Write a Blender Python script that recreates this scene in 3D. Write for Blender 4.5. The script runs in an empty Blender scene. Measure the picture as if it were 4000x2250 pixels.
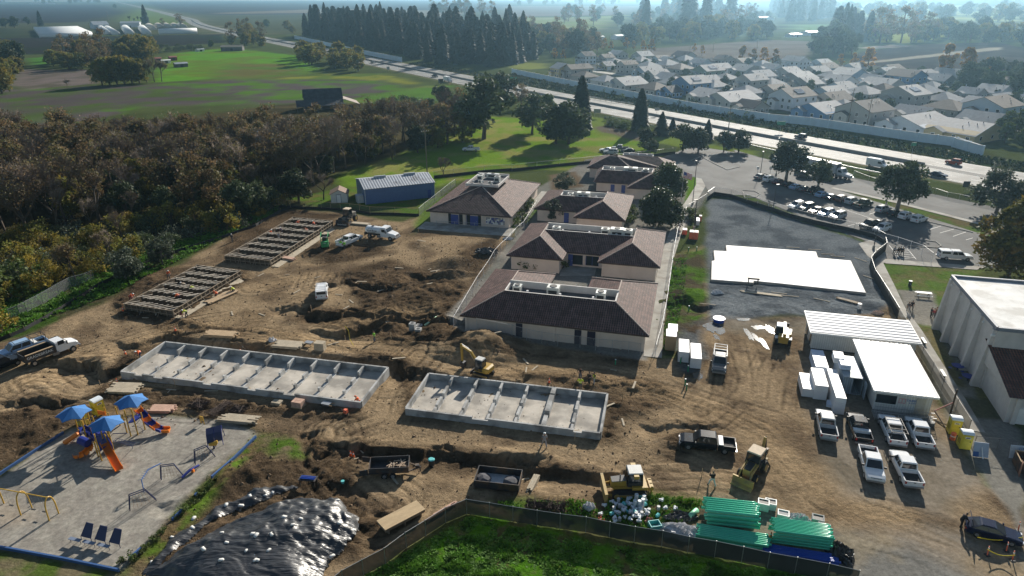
import bpy,bmesh,math,random
import numpy as np
from mathutils import Vector,Matrix
S=bpy.context.scene
COL=S.collection
rad=math.radians
# -------- camera
CH,PITCH,ROLL,FPX=48.0,rad(23.2),rad(-.25),4000*24/36
cam=bpy.data.objects.new('camera',bpy.data.cameras.new('camera'));COL.objects.link(cam)
cam.data.lens=24;cam.data.sensor_width=36;cam.data.clip_start=.5;cam.data.clip_end=30000
cam.matrix_world=Matrix.Translation((0,0,CH))@Matrix.Rotation(rad(90)-PITCH,4,'X')@Matrix.Rotation(ROLL,4,'Z')
S.camera=cam
# -------- light
SUN_AZ,SUN_EL=rad(66),rad(23.5)
sd=bpy.data.lights.new('sun','SUN');sun=bpy.data.objects.new('sun',sd);COL.objects.link(sun)
sd.energy=5.0;sd.angle=rad(.5);sd.color=(1,.93,.82)
sv=Vector((math.cos(SUN_EL)*math.cos(SUN_AZ),math.cos(SUN_EL)*math.sin(SUN_AZ),math.sin(SUN_EL)))
sun.rotation_euler=sv.to_track_quat('Z','Y').to_euler();sun.location=(0,0,90)
wd=bpy.data.worlds.new('World');S.world=wd;wd.use_nodes=True
nt=wd.node_tree;sky=nt.nodes.new('ShaderNodeTexSky');sky.sky_type='NISHITA';sky.sun_disc=False
sky.sun_elevation=SUN_EL;sky.sun_rotation=rad(90)-SUN_AZ;sky.air_density=1.2;sky.dust_density=.6
nt.links.new(sky.outputs[0],nt.nodes['Background'].inputs[0]);nt.nodes['Background'].inputs[1].default_value=.056
S.view_settings.view_transform='Standard';S.view_settings.look='None';S.view_settings.gamma=1
S.view_settings.exposure=.68
S.render.engine='CYCLES'
cy=S.cycles;cy.use_denoising=True;cy.max_bounces=6;cy.diffuse_bounces=2;cy.glossy_bounces=2;cy.transmission_bounces=3
cy.transparent_max_bounces=10;cy.volume_bounces=1;cy.caustics_reflective=False;cy.caustics_refractive=False
cy.sample_clamp_indirect=4;cy.use_adaptive_sampling=True;cy.adaptive_threshold=.015
S.render.use_persistent_data=False
# -------- placing: a photo point -> ground point
def G(x,y,z=0.):
 u=(x-2000)/FPX;v=(1125-y)/FPX
 u,v=u*math.cos(ROLL)-v*math.sin(ROLL),u*math.sin(ROLL)+v*math.cos(ROLL)
 dy=math.cos(PITCH)+v*math.sin(PITCH);dz=-math.sin(PITCH)+v*math.cos(PITCH)
 t=(z-CH)/dz
 return Vector((u*t,dy*t,z))
def W(rc,x,y,z=0.):
 r,c=rc//10,rc%10;s=2.576 if r<4 else 2.569
 return G((c-1)*1000+x/s,(0,562,1124,1686)[r-1]+y/s,z)
def Q(x,y,z=0.):return G(x*1.5528,y*1.5528,z)
def ang(a,b):return math.atan2(b[1]-a[1],b[0]-a[0])
# -------- materials
MATS={}
def mat(name,col,rough=.8,metal=0.,var=.12,scale=2.,bump=0.,bscale=None,spec=.5,coat=0.,rnd=0.,emit=0.,stretch=None,wear=None):
 if name in MATS:return MATS[name]
 m=bpy.data.materials.new(name);m.use_nodes=True;n=m.node_tree;b=n.nodes['Principled BSDF'];L=n.links.new
 b.inputs['Roughness'].default_value=rough;b.inputs['Metallic'].default_value=metal
 b.inputs['Specular IOR Level'].default_value=spec;b.inputs['Coat Weight'].default_value=coat
 tc=n.nodes.new('ShaderNodeTexCoord');src=tc.outputs['Object']
 if stretch:
  mp=n.nodes.new('ShaderNodeMapping');mp.inputs['Scale'].default_value=stretch[:3];mp.inputs['Rotation'].default_value=(0,0,stretch[3]if len(stretch)>3 else 0);L(src,mp.inputs[0]);src=mp.outputs[0]
 no=n.nodes.new('ShaderNodeTexNoise');no.inputs['Scale'].default_value=scale;no.inputs['Detail'].default_value=5;no.inputs['Roughness'].default_value=.65
 L(src,no.inputs['Vector'])
 mr=n.nodes.new('ShaderNodeMapRange');mr.inputs[1].default_value=.3;mr.inputs[2].default_value=.7
 mr.inputs[3].default_value=1-var;mr.inputs[4].default_value=1+var;L(no.outputs[0],mr.inputs[0])
 fac=mr.outputs[0]
 if rnd:
  oi=n.nodes.new('ShaderNodeObjectInfo');mr2=n.nodes.new('ShaderNodeMapRange');mr2.inputs[3].default_value=1-rnd;mr2.inputs[4].default_value=1+rnd
  L(oi.outputs['Random'],mr2.inputs[0]);mu=n.nodes.new('ShaderNodeMath');mu.operation='MULTIPLY';L(fac,mu.inputs[0]);L(mr2.outputs[0],mu.inputs[1]);fac=mu.outputs[0]
 vs=n.nodes.new('ShaderNodeVectorMath');vs.operation='SCALE';vs.inputs[0].default_value=col[:3];L(fac,vs.inputs['Scale'])
 out=vs.outputs[0]
 if wear:
  n2=n.nodes.new('ShaderNodeTexNoise');n2.inputs['Scale'].default_value=wear[1];n2.inputs['Detail'].default_value=6;L(src,n2.inputs['Vector'])
  r2=n.nodes.new('ShaderNodeMapRange');r2.inputs[1].default_value=.62-wear[2]*.3;r2.inputs[2].default_value=.72-wear[2]*.2;L(n2.outputs[0],r2.inputs[0])
  mx=n.nodes.new('ShaderNodeMix');mx.data_type='RGBA';L(r2.outputs[0],mx.inputs[0]);L(out,mx.inputs[6]);mx.inputs[7].default_value=(*wear[0],1);out=mx.outputs[2]
 L(out,b.inputs['Base Color'])
 if bump:
  bp=n.nodes.new('ShaderNodeBump');bp.inputs['Strength'].default_value=1;bp.inputs['Distance'].default_value=bump
  nb=n.nodes.new('ShaderNodeTexNoise');nb.inputs['Scale'].default_value=bscale or scale*4;nb.inputs['Detail'].default_value=4;L(src,nb.inputs['Vector'])
  L(nb.outputs[0],bp.inputs['Height']);L(bp.outputs[0],b.inputs['Normal'])
 if emit:
  b.inputs['Emission Color'].default_value=(*col[:3],1);b.inputs['Emission Strength'].default_value=emit
 MATS[name]=m
 return m
def wavemat(name,ca,cb,period,axis='X',rough=.6,metal=0.,duty=.5,bump=.03,var=.15,scale=1.5,spec=.5,wear=None,prof='SIN'):
 """two colours in parallel bands with a matching relief (roof tiles, corrugated sheet, crop rows)"""
 if name in MATS:return MATS[name]
 m=mat(name,ca,rough,metal,var,scale,spec=spec,wear=wear);n=m.node_tree;L=n.links.new;b=n.nodes['Principled BSDF']
 base=b.inputs['Base Color'].links[0].from_socket
 tc=n.nodes.new('ShaderNodeTexCoord');w=n.nodes.new('ShaderNodeTexWave');w.wave_type='BANDS';w.bands_direction=axis;w.wave_profile=prof
 w.inputs['Scale'].default_value=2*math.pi/(20*period);w.inputs['Distortion'].default_value=0;L(tc.outputs['Object'],w.inputs[0])
 r=n.nodes.new('ShaderNodeMapRange');r.inputs[1].default_value=duty-.12;r.inputs[2].default_value=duty+.12;L(w.outputs[1],r.inputs[0])
 mx=n.nodes.new('ShaderNodeMix');mx.data_type='RGBA';L(r.outputs[0],mx.inputs[0]);L(base,mx.inputs[6]);mx.inputs[7].default_value=(*cb,1);L(mx.outputs[2],b.inputs['Base Color'])
 if bump:
  bp=n.nodes.new('ShaderNodeBump');bp.inputs['Distance'].default_value=bump;L(w.outputs[1],bp.inputs['Height']);L(bp.outputs[0],b.inputs['Normal'])
 return m
def netmat(name,col,see):
 if name in MATS:return MATS[name]
 m=mat(name,col,.8);n=m.node_tree;b=n.nodes['Principled BSDF'];o=n.nodes['Material Output']
 t=n.nodes.new('ShaderNodeBsdfTransparent');x=n.nodes.new('ShaderNodeMixShader');x.inputs[0].default_value=see
 n.links.new(b.outputs[0],x.inputs[1]);n.links.new(t.outputs[0],x.inputs[2]);n.links.new(x.outputs[0],o.inputs[0])
 return m
# -------- meshes and objects
class MB:
 def __init__(s):s.v,s.f,s.m=[],[],[]
 def add(s,vs,fs,m=0):
  k=len(s.v);s.v+=[tuple(a)for a in vs];s.f+=[tuple(i+k for i in f)for f in fs];s.m+=[m]*len(fs);return s
 def box(s,x,y,z,sx,sy,sz,rz=0,m=0,tx=1.,ty=1.):
  """centre x,y, bottom z; tx,ty scale the top"""
  c,d=math.cos(rz),math.sin(rz);vs=[]
  for zz,kx,ky in ((z,1,1),(z+sz,tx,ty)):
   for a,b in ((-1,-1),(1,-1),(1,1),(-1,1)):
    px,py=a*sx/2*kx,b*sy/2*ky;vs.append((x+px*c-py*d,y+px*d+py*c,zz))
  return s.add(vs,[(3,2,1,0),(4,5,6,7),(0,1,5,4),(1,2,6,5),(2,3,7,6),(3,0,4,7)],m)
 def prism(s,pts,z0,z1,m=0,mtop=None):
  n=len(pts);a=sum(pts[i][0]*pts[(i+1)%n][1]-pts[(i+1)%n][0]*pts[i][1]for i in range(n))
  if a<0:pts=pts[::-1]
  s.add([(p[0],p[1],z0)for p in pts]+[(p[0],p[1],z1)for p in pts],[tuple(range(n))[::-1]]+[(i,(i+1)%n,n+(i+1)%n,n+i)for i in range(n)],m)
  return s.add([(p[0],p[1],z1)for p in pts],[tuple(range(n))],m if mtop is None else mtop)
 def tube(s,a,b,r0,r1=None,n=6,m=0):
  a,b=Vector(a),Vector(b);d=b-a
  if d.length<1e-6:return s
  r1=r0 if r1 is None else r1;q=d.to_track_quat('Z','Y');vs=[]
  for p,r in ((a,r0),(b,r1)):
   for i in range(n):t=2*math.pi*i/n;vs.append(p+q@Vector((r*math.cos(t),r*math.sin(t),0)))
  return s.add(vs,[tuple(range(n))[::-1],tuple(range(n,2*n))]+[(i,(i+1)%n,n+(i+1)%n,n+i)for i in range(n)],m)
 def path(s,pts,r,n=6,m=0):
  for a,b in zip(pts,pts[1:]):s.tube(a,b,r,None,n,m)
  return s
 def beam(s,a,b,w,h,m=0):
  """rectangular bar from a to b"""
  a,b=Vector(a),Vector(b);d=(b-a).normalized();u=d.cross(Vector((0,0,1)))
  u=Vector((1,0,0))if u.length<1e-3 else u.normalized();k=u.cross(d)
  vs=[p+u*(i*w/2)+k*(j*h/2)for p in (a,b)for i,j in ((-1,-1),(1,-1),(1,1),(-1,1))]
  return s.add(vs,[(3,2,1,0),(4,5,6,7),(0,1,5,4),(1,2,6,5),(2,3,7,6),(3,0,4,7)],m)
 def loft(s,secs,m=0,caps=True):
  n=len(secs[0]);vs=[p for q in secs for p in q];fs=[]
  for k in range(len(secs)-1):
   for i in range(n):j=(i+1)%n;fs.append((k*n+i,k*n+j,(k+1)*n+j,(k+1)*n+i))
  if caps:fs+=[tuple(range(n))[::-1],tuple((len(secs)-1)*n+i for i in range(n))]
  return s.add(vs,fs,m)
 def face(s,pts,m=0):return s.add(pts,[tuple(range(len(pts)))],m)
 def blob(s,c,r,sub=1,jit=.15,seed=0,m=0):
  bm=bmesh.new();bmesh.ops.create_icosphere(bm,subdivisions=sub,radius=1);rg=random.Random(seed)
  vs=[(c[0]+v.co.x*r[0]*(1+rg.uniform(-jit,jit)),c[1]+v.co.y*r[1]*(1+rg.uniform(-jit,jit)),c[2]+v.co.z*r[2]*(1+rg.uniform(-jit,jit)))for v in bm.verts]
  fs=[tuple(v.index for v in f.verts)for f in bm.faces];bm.free();return s.add(vs,fs,m)
 def mesh(s,name,mats,smooth=False):
  me=bpy.data.meshes.new(name);me.from_pydata(s.v,[],s.f)
  for k in mats if isinstance(mats,(list,tuple))else [mats]:me.materials.append(k)
  if any(s.m):me.polygons.foreach_set('material_index',s.m)
  if smooth:me.polygons.foreach_set('use_smooth',[True]*len(s.f))
  me.update();return me
 def build(s,name,mats,parent=None,smooth=False,loc=None,rz=0):
  return obj(name,s.mesh(name,mats,smooth),parent,loc,rz)
KIDS={}
def obj(name,me,parent=None,loc=None,rz=0):
 o=bpy.data.objects.new(name,me);COL.objects.link(o)
 if loc is not None:o.location=loc
 if rz:o.rotation_euler=(0,0,rz)
 if parent is not None:o.parent=parent;KIDS.setdefault(parent.name,[]).append(o)
 return o
def tag(o,label=None,cat=None,group=None,kind=None):
 for k,v in (('label',label),('category',cat),('group',group),('kind',kind)):
  if v:o[k]=v
 return o
def thing(name,label,cat,loc=(0,0,0),rz=0,group=None):return tag(obj(name,None,None,loc,rz),label,cat,group)
def struct(o):o['kind']='structure';return o
def stuff(o,label=None,cat=None):return tag(o,label,cat,None,'stuff')
def dup(o,parent=None):
 c=o.copy();COL.objects.link(c);c.parent=parent
 if parent is not None:KIDS.setdefault(parent.name,[]).append(c)
 for ch in KIDS.get(o.name,[]):dup(ch,c)
 return c
USED=set()
def place(proto,loc,rz,label=None,group=None,sc=None,cat=None):
 o=dup(proto)if proto.name in USED else proto;USED.add(proto.name)
 o.location=loc;o.rotation_euler=(0,0,rz)
 if sc:o.scale=(sc,sc,sc)if not isinstance(sc,(tuple,list))else sc
 if label:o['label']=label
 if group:o['group']=group
 if cat:o['category']=cat
 return o
def inpoly(x,y,P):
 c=False
 for (x0,y0),(x1,y1)in zip(P,P[1:]+P[:1]):
  if (y0>y)!=(y1>y)and x<(x1-x0)*(y-y0)/(y1-y0)+x0:c=not c
 return c
R=random.Random(7)
# -------- ground (one sheet, cover colours per vertex, real relief)
def vnoise(x,y,seed):
 xi=np.floor(x).astype(np.int64);yi=np.floor(y).astype(np.int64);xf=x-xi;yf=y-yi
 def h(a,b):
  n=(a*374761393+b*668265263+seed*974711)&0x7fffffff;n=((n^(n>>13))*1274126177)&0x7fffffff
  return ((n^(n>>16))&0xffff)/65535.
 u=xf*xf*(3-2*xf);v=yf*yf*(3-2*yf)
 return (h(xi,yi)*(1-u)+h(xi+1,yi)*u)*(1-v)+(h(xi,yi+1)*(1-u)+h(xi+1,yi+1)*u)*v
def fbm(x,y,s,seed=0,o=4):
 t=0;a=.5;f=1/s;k=0
 for i in range(o):t=t+a*vnoise(x*f+i*17.3,y*f-i*9.1,seed+i);k+=a;a*=.55;f*=2.1
 return t/k
def sdist(X,Y,P,closed=True):
 """distance to polygon / polyline; negative inside when closed"""
 d=np.full(X.shape,1e9);ins=np.zeros(X.shape,bool)
 for (x0,y0),(x1,y1)in zip(P,P[1:]+(P[:1]if closed else [])):
  ex,ey=x1-x0,y1-y0;t=np.clip(((X-x0)*ex+(Y-y0)*ey)/(ex*ex+ey*ey+1e-9),0,1)
  d=np.minimum(d,(X-x0-t*ex)**2+(Y-y0-t*ey)**2)
  if closed:
   c=(y0>Y)!=(y1>Y)
   with np.errstate(divide='ignore',invalid='ignore'):ins^=c&(X<(x1-x0)*(Y-y0)/(y1-y0 if y1!=y0 else 1e-9)+x0)
 d=np.sqrt(d)
 return np.where(ins,-d,d)if closed else d
def V2(pts,f=Q):return [tuple(f(*p)[:2])for p in pts]
def V3(rc,pts):return [tuple(W(rc,*p)[:2])for p in pts]
GRASS,DIRT,SOIL,GRAVEL=(.075,.125,.02),(.255,.188,.116),(.072,.052,.034),(.15,.165,.175)
COVER=[]
def cover(P,col,soft=.6,rough=.0,mix=None,ms=4.,ma=.5):COVER.append((P,col,soft,rough,mix,ms,ma))
cover(V3(11,[(-900,40),(1050,50),(1260,130),(840,225),(-900,240)]),(.022,.017,.02),6,0,(.03,.026,.028),60)
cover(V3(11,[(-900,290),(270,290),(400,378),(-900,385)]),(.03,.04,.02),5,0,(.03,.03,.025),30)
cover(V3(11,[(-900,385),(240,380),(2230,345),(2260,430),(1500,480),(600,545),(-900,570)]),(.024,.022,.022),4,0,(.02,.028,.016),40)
cover(V3(11,[(1300,-20),(1700,105),(2100,150),(2576,150),(4800,120),(5200,60),(4500,-28)]),(.04,.031,.033),8,0,(.03,.025,.028),150)
cover(V3(12,[(-400,140),(480,130),(2000,170),(2100,110),(700,90),(-400,130)]),(.16,.13,.10),8)
cover(V3(11,[(1190,215),(1280,150),(1450,60),(1950,230),(1750,260)]),(.10,.14,.03),5)
cover(V3(12,[(-300,480),(420,560),(640,720),(300,760),(-60,760),(-500,800),(-1000,830),(-1000,640),(-830,540)]),(.09,.21,.018),4,0,(.10,.15,.02),25)
cover(V3(12,[(-300,640),(300,640),(640,740),(200,790),(-500,820)]),(.11,.105,.035),6,0,(.08,.13,.025),20)
cover(V3(12,[(60,800),(600,750),(1300,740),(1650,850),(1000,810),(500,800)]),(.17,.18,.03),4,0,(.08,.12,.025),12,.7)
cover(V3(12,[(-1000,850),(-200,800),(500,800),(1300,810),(1500,900),(900,1000),(300,1050),(-1000,1060),(-3000,1500),(-3000,920)]),(.085,.07,.07),4,.3,(.07,.14,.02),12,.5)
cover(V3(11,[(-1500,940),(0,930),(1000,870),(1700,860),(2500,1000),(1500,1050),(0,1250),(-1500,1300)]),(.075,.063,.062),4,.3,(.06,.09,.025),12,.35)
cover(V3(11,[(200,700),(1000,700),(1000,840),(300,900),(100,850)]),(.14,.115,.105),3,.4,(.09,.08,.06),9,.5)
cover(V3(11,[(270,590),(560,560),(480,650),(330,650)]),(.06,.15,.025),3)
cover(V3(12,[(900,1010),(1700,860),(1990,860),(1760,1040),(1000,1100)]),(.075,.15,.025),2.5,.2,(.12,.14,.04),9,.5)
cover(V3(13,[(-20,180),(740,170),(1130,150),(900,290),(640,320),(-20,260)]),(.16,.2,.06),10,0,(.2,.2,.1),40)
cover(V3(13,[(150,300),(700,310),(540,400),(180,400)]),(.19,.17,.09),6)
cover(V3(13,[(-100,60),(1300,60),(1100,150),(-100,170)]),(.13,.105,.09),12)
cover(V3(13,[(1260,500),(2576,400),(3060,420),(2980,575),(2300,650),(1400,560)]),(.15,.125,.105),4,0,(.12,.1,.085),30)
cover(V3(14,[(850,590),(940,520),(1500,450),(2300,425),(2560,480),(3500,480),(3500,800),(1900,790),(1100,770),(860,660)]),(.04,.034,.033),3,0,(.055,.047,.043),20)
cover(V3(14,[(500,670),(830,640),(2240,478),(2350,478),(2350,500),(1000,640),(780,670)]),(.28,.25,.2),1.5)
cover(V3(14,[(900,480),(1040,495),(1500,460),(1260,450)]),(.3,.25,.22),3)
cover(V3(14,[(1000,300),(1900,330),(1600,430),(1100,430)]),(.2,.22,.05),6)
cover(V3(14,[(1000,60),(2576,100),(2500,250),(1700,200),(600,160)]),(.24,.25,.08),15,0,(.1,.12,.05),60)
cover(V3(14,[(200,250),(640,245),(640,300),(300,320)]),(.13,.2,.08),8)
cover(V3(13,[(-20,620),(340,640),(340,690),(180,700),(-20,680)]),(.17,.19,.05),3)
cover([(47,540),(95,600),(230,560),(330,430),(270,330),(168,240),(120,300),(60,420)],(.10,.10,.09),3,0,(.06,.075,.03),9,.5)
cover(V2([(835,445),(960,400),(1060,370),(1180,290),(1400,300),(1560,330),(1640,350),(1650,385),(1500,430),(1300,425),(1100,470),(1000,480),(860,470)]),(.12,.2,.022),2,.35,(.2,.2,.06),8,.5)
cover(V2([(1460,290),(1560,305),(1700,350),(1900,380),(1900,400),(1640,360),(1500,340)]),(.12,.16,.03),1.5,.3)
cover(V3(13,[(830,1270),(1000,1260),(1400,1360),(1300,1420),(900,1330)]),(.12,.1,.075),1.5,.5)
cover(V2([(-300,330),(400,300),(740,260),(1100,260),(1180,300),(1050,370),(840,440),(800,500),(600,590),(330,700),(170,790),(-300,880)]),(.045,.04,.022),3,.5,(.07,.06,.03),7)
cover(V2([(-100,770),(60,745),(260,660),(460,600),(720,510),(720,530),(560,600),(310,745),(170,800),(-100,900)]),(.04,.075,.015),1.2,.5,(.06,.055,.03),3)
cover(V2([(-150,990),(-60,880),(60,850),(170,800),(310,742),(560,603),(715,527),(860,535),(1010,560),(1090,530),(1290,590),(1180,800),(1620,900),(1660,900),(1690,640),(1770,620),(1800,800),(2030,800),(2260,770),(2310,870),(2350,1000),(2400,1090),(2450,1190),(2576,1270),(2700,1449),(2140,1449),(1900,1400),(1560,1350),(1180,1270),(1080,1330),(900,1449),(700,1600),(320,1449),(470,1250),(650,1085),(560,1060),(360,1040),(180,1080),(-150,1230)]),DIRT,.8,.45,(.135,.098,.063),4.2,.52)
for P in ([(300,760),(420,850),(560,835),(760,850),(960,900),(1000,920),(1000,900),(700,830),(420,800)],[(240,960),(330,860),(420,850),(300,950),(320,975),(900,1035),(900,1060),(600,1040),(200,1010)],
 [(60,1010),(180,1000),(300,1020),(180,1075),(0,1190),(-100,1200),(-100,1060)],[(590,540),(720,525),(860,540),(600,660),(560,640)],[(280,760),(380,665),(620,680),(640,700),(470,800),(300,810)],
 [(840,690),(980,650),(1100,690),(1180,720),(1160,840),(1060,870),(900,840),(720,810),(780,770),(900,770)],[(1130,640),(1250,590),(1260,640),(1200,700)],[(700,610),(960,615),(980,635),(820,670)],
 [(1000,880),(1030,900),(1040,1010),(1000,1040),(1040,1060),(1010,960),(985,920)],[(1250,950),(1520,980),(1700,1000),(1640,960),(1300,920)],[(1500,1110),(1540,980),(1700,1010),(1640,1040),(1560,1060),(1560,1110)],
 [(1640,1090),(1760,1070),(1820,1110),(1700,1150)],[(900,1110),(1200,1140),(1500,1180),(1500,1200),(1150,1170),(890,1140)],[(640,1080),(780,1090),(900,1140),(900,1250),(1000,1290),(900,1400),(330,1449),(460,1260)],
 [(1000,820),(1180,800),(1160,880),(940,860)],[(1130,880),(1600,900),(1620,920),(1160,890)]):
 cover(V2(P),SOIL,1.0,1.0,(.125,.088,.055),2.5,.45)
cover(V2([(1780,500),(1890,505),(2060,560),(2195,620),(2250,760),(2200,790),(1960,800),(1780,810),(1775,640)]),(.15,.165,.175),.6,.6,(.085,.095,.105),4.5,.45)
cover(V2([(1690,640),(1775,625),(1780,790),(1700,900),(1660,900)]),(.075,.062,.04),.8,.7,(.07,.13,.02),4,.75)
cover(V2([(1710,830),(1770,800),(1780,900),(1740,960),(1700,920)]),(.11,.115,.115),1,.6,SOIL,3)
cover(V2([(1780,830),(2020,850),(2030,1000),(2060,1100),(2120,1250),(2400,1300),(2500,1220),(2380,1100),(2330,1000),(2300,860),(2200,810),(1800,800)]),(.215,.185,.145),1.5,.06,(.165,.14,.105),5,.6)
cover(V2([(1700,1330),(1800,1250),(2080,1330),(2330,1320),(2600,1400),(2900,1560),(2140,1470),(1900,1400)]),(.17,.165,.15),1.2,.15,(.22,.19,.14),5)
cover(V2([(1560,1260),(1640,1230),(1780,1260),(1760,1330),(1640,1340)]),(.07,.11,.025),.8,.5,(.11,.085,.05),2,.8)
cover(V2([(1230,1255),(1500,1255),(1560,1300),(1560,1350),(1300,1290)]),(.075,.115,.025),.7,.5,(.12,.09,.05),2,.9)
cover(V2([(-200,1260),(0,1200),(180,1077),(370,1040),(560,1060),(655,1090),(490,1235),(310,1437),(-200,1350)]),(.3,.28,.24),.35,.12,(.25,.23,.2),.9,.8)
cover(V3(41,[(-600,700),(100,740),(340,880),(200,960),(-600,900)]),(.33,.28,.22),1.2,.1)
cover(V2([(-200,1360),(0,1390),(320,1437),(300,1520),(-200,1600)]),(.16,.135,.08),.6,.3,(.08,.12,.025),2.5,.5)
cover(V2([(300,1449),(480,1245),(650,1090),(690,1090),(560,1220),(400,1400)]),(.085,.14,.02),.7,.5,(.13,.095,.05),2,.7)
cover(V2([(640,1090),(740,1100),(780,1150),(700,1160)]),(.07,.12,.02),.7,.5,(.15,.12,.07),2,.8)
cover(V2([(860,1490),(1090,1350),(1180,1292),(1560,1372),(1900,1425),(2140,1462),(2140,1600),(900,1700)]),(.06,.155,.012),.5,.7,(.085,.085,.035),1.3,.5)
cover(V2([(2200,660),(2260,665),(2480,680),(2400,720),(2380,780),(2300,740),(2240,735)]),(.085,.135,.03),.6,.3,(.12,.12,.05),4)
cover(V2([(2360,850),(2400,840),(2480,930),(2600,1060),(2420,1000)]),(.15,.14,.06),.8,.2)
cover(V2([(2450,1130),(2600,1150),(2600,1270),(2490,1220)]),(.075,.12,.025),.8,.4,(.12,.1,.06),2,.8)
cover(V2([(880,470),(1100,480),(1090,515),(1050,545),(900,520),(780,515),(720,500)]),(.08,.14,.022),.8,.35,(.12,.12,.04),3)
cover(V2([(1060,500),(1130,490),(1080,560),(1040,590)]),(.09,.14,.03),.8,.3)
cover(V2([(1330,480),(1360,500),(1350,560),(1300,560),(1330,520)]),(.09,.13,.03),.5,.2)
cover(V2([(1735,445),(1760,442),(1755,510),(1725,520)]),(.1,.17,.02),.3,.2)
cover(V2([(1880,480),(2000,520),(2200,600),(2190,615),(2050,570),(1870,510)]),(.08,.12,.025),.5,.4,(.06,.06,.04),2)
HWM=[(-7000,12900),(-800,1830),(-590,1370),(-375,1005),(-240,790),(-160,655),(-92,542),(-24,433),(18,365),(54,312),(94,249.5),(124,206.5),(141,183),(205,98),(290,-20)]
def offset(P,d):
 out=[]
 for i,p in enumerate(P):
  a=P[max(i-1,0)];b=P[min(i+1,len(P)-1)];l=math.hypot(b[0]-a[0],b[1]-a[1]);out.append((p[0]-(b[1]-a[1])/l*d,p[1]+(b[0]-a[0])/l*d))
 return out
cover(offset(HWM,-15.5)+offset(HWM,15.5)[::-1],(.14,.13,.08),.6)
cover(V3(13,[(0,730),(660,870),(1370,1010),(2576,1210),(2576,1290),(1220,1070),(280,905),(-100,790)])+V3(14,[(0,1230),(1900,1500),(1900,1700),(700,1430),(0,1300)])[:0],(.03,.048,.016),1.2,.3,(.045,.05,.02),5)
cover(V3(14,[(0,1215),(1890,1480),(2150,1510),(2576,1640),(2576,1800),(800,1440),(0,1310)]),(.03,.048,.016),1.2,.3,(.05,.055,.02),5)
LOT=V2([(1655,400),(1745,368),(1860,385),(1960,408),(2080,470),(2440,580),(2580,625),(2580,680),(2440,668),(2240,662),(2200,615),(2060,562),(1885,492),(1785,488),(1765,450),(1720,440)])
FRONT=V3(24,[(-340,60),(0,165),(870,345),(2060,590),(3200,830),(3200,1120),(2060,785),(1320,595),(640,445),(0,290),(-280,230)])
cover(LOT,(.15,.15,.14),.8);cover(FRONT,(.15,.15,.14),.8)
cover(V3(24,[(-100,310),(0,300),(640,445),(1320,600),(2060,790),(2500,900),(2300,950),(2060,890),(1600,785),(1050,630),(0,380)]),(.08,.12,.03),.5,.2,(.12,.1,.05),3)
CAMPUS=V2([(1120,800),(1300,590),(1340,480),(1480,400),(1650,395),(1770,440),(1785,490),(1690,620),(1660,720),(1625,905),(1500,890),(1170,835)])
cover(CAMPUS,(.2,.19,.17),.4,0,(.15,.15,.13),5)
cover(V2([(1330,500),(1375,500),(1330,560),(1290,570)]),(.08,.13,.03),.4);cover(V2([(1730,446),(1762,443),(1752,505),(1722,512)]),(.09,.17,.02),.2)
cover(V2([(1380,440),(1450,430),(1470,470),(1390,480)]),(.12,.09,.06),.5)
cover(V3(34,[(1290,20),(1640,40),(2100,1100),(2576,1450),(2576,2500),(1900,1500),(1450,360)]),(.2,.19,.165),.4)
cover(V3(34,[(1480,360),(1720,400),(2010,1010),(1870,990)]),(.15,.13,.065),.6,.2,(.1,.12,.04),3)
cover(V3(34,[(1910,1095),(2230,1120),(2400,1350),(2050,1310)]),(.1,.1,.06),.4)
def relief_lines():
 T=[]
 def s(rc,pts,depth,w):T.append(('scarp',V3(rc,pts),depth,w))
 s(42,[(1000,130),(1900,190),(2576,260)],1.0,6);s(43,[(0,250),(400,370),(940,420)],1.0,5);s(42,[(640,0),(560,200),(520,280)],.8,3)
 s(31,[(1390,560),(1650,460),(2050,520),(2576,560)],.9,5);s(32,[(0,590),(700,660),(1400,760),(1500,830)],.9,5)
 s(32,[(1620,850),(2000,860),(2576,920)],.6,3.5);s(32,[(620,270),(1000,240),(1200,260),(1500,250),(1700,270)],1.0,4)
 s(32,[(950,430),(1400,280),(1700,330),(1900,340)],1.3,8);s(22,[(990,1290),(1200,1220),(1500,1260),(1700,1340)],.8,5);s(22,[(800,1400),(900,1350),(1100,1420),(1300,1440)],.8,4)
 s(22,[(610,1180),(760,1150),(1000,1060),(1300,1040)],.6,3);s(31,[(790,740),(980,730),(1030,830)],1.6,7);s(31,[(240,1130),(400,1080),(520,1140)],.9,4)
 s(32,[(280,220),(400,190),(620,290)],.7,3);s(33,[(1430,1400),(1560,1360),(1900,1370)],.5,3);s(33,[(1560,150),(1750,120),(1880,190)],.8,4)
 s(41,[(1700,750),(2000,620),(2500,300)],.4,2);s(42,[(850,500),(1100,720),(1300,800)],.4,2)
 def p(rc,x,y,r,h):T.append(('pile',tuple(W(rc,x,y)[:2]),r,h))
 p(22,2010,1240,6.0,2.2);p(32,2120,600,5.5,1.7);p(32,2400,610,5.5,1.6);p(22,2340,1140,4.,.9);p(32,1830,400,4.5,1.3);p(32,1400,330,3.5,.9)
 p(33,1780,60,4,.8);p(34,100,260,5,.5);p(22,1700,1010,3.5,.5);p(32,1350,740,3,.5);p(43,1850,420,2,.1);p(41,2480,450,4,.5);p(24,2450,1100,3,.0)
 p(34,1120,190,3,.7);p(32,450,180,4,.3);p(22,2170,1260,3,-.8);p(32,1560,230,3.5,-.6);p(41,2300,480,3,.3);p(42,380,170,3.5,.4)
 return T
RELIEF=relief_lines()
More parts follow.
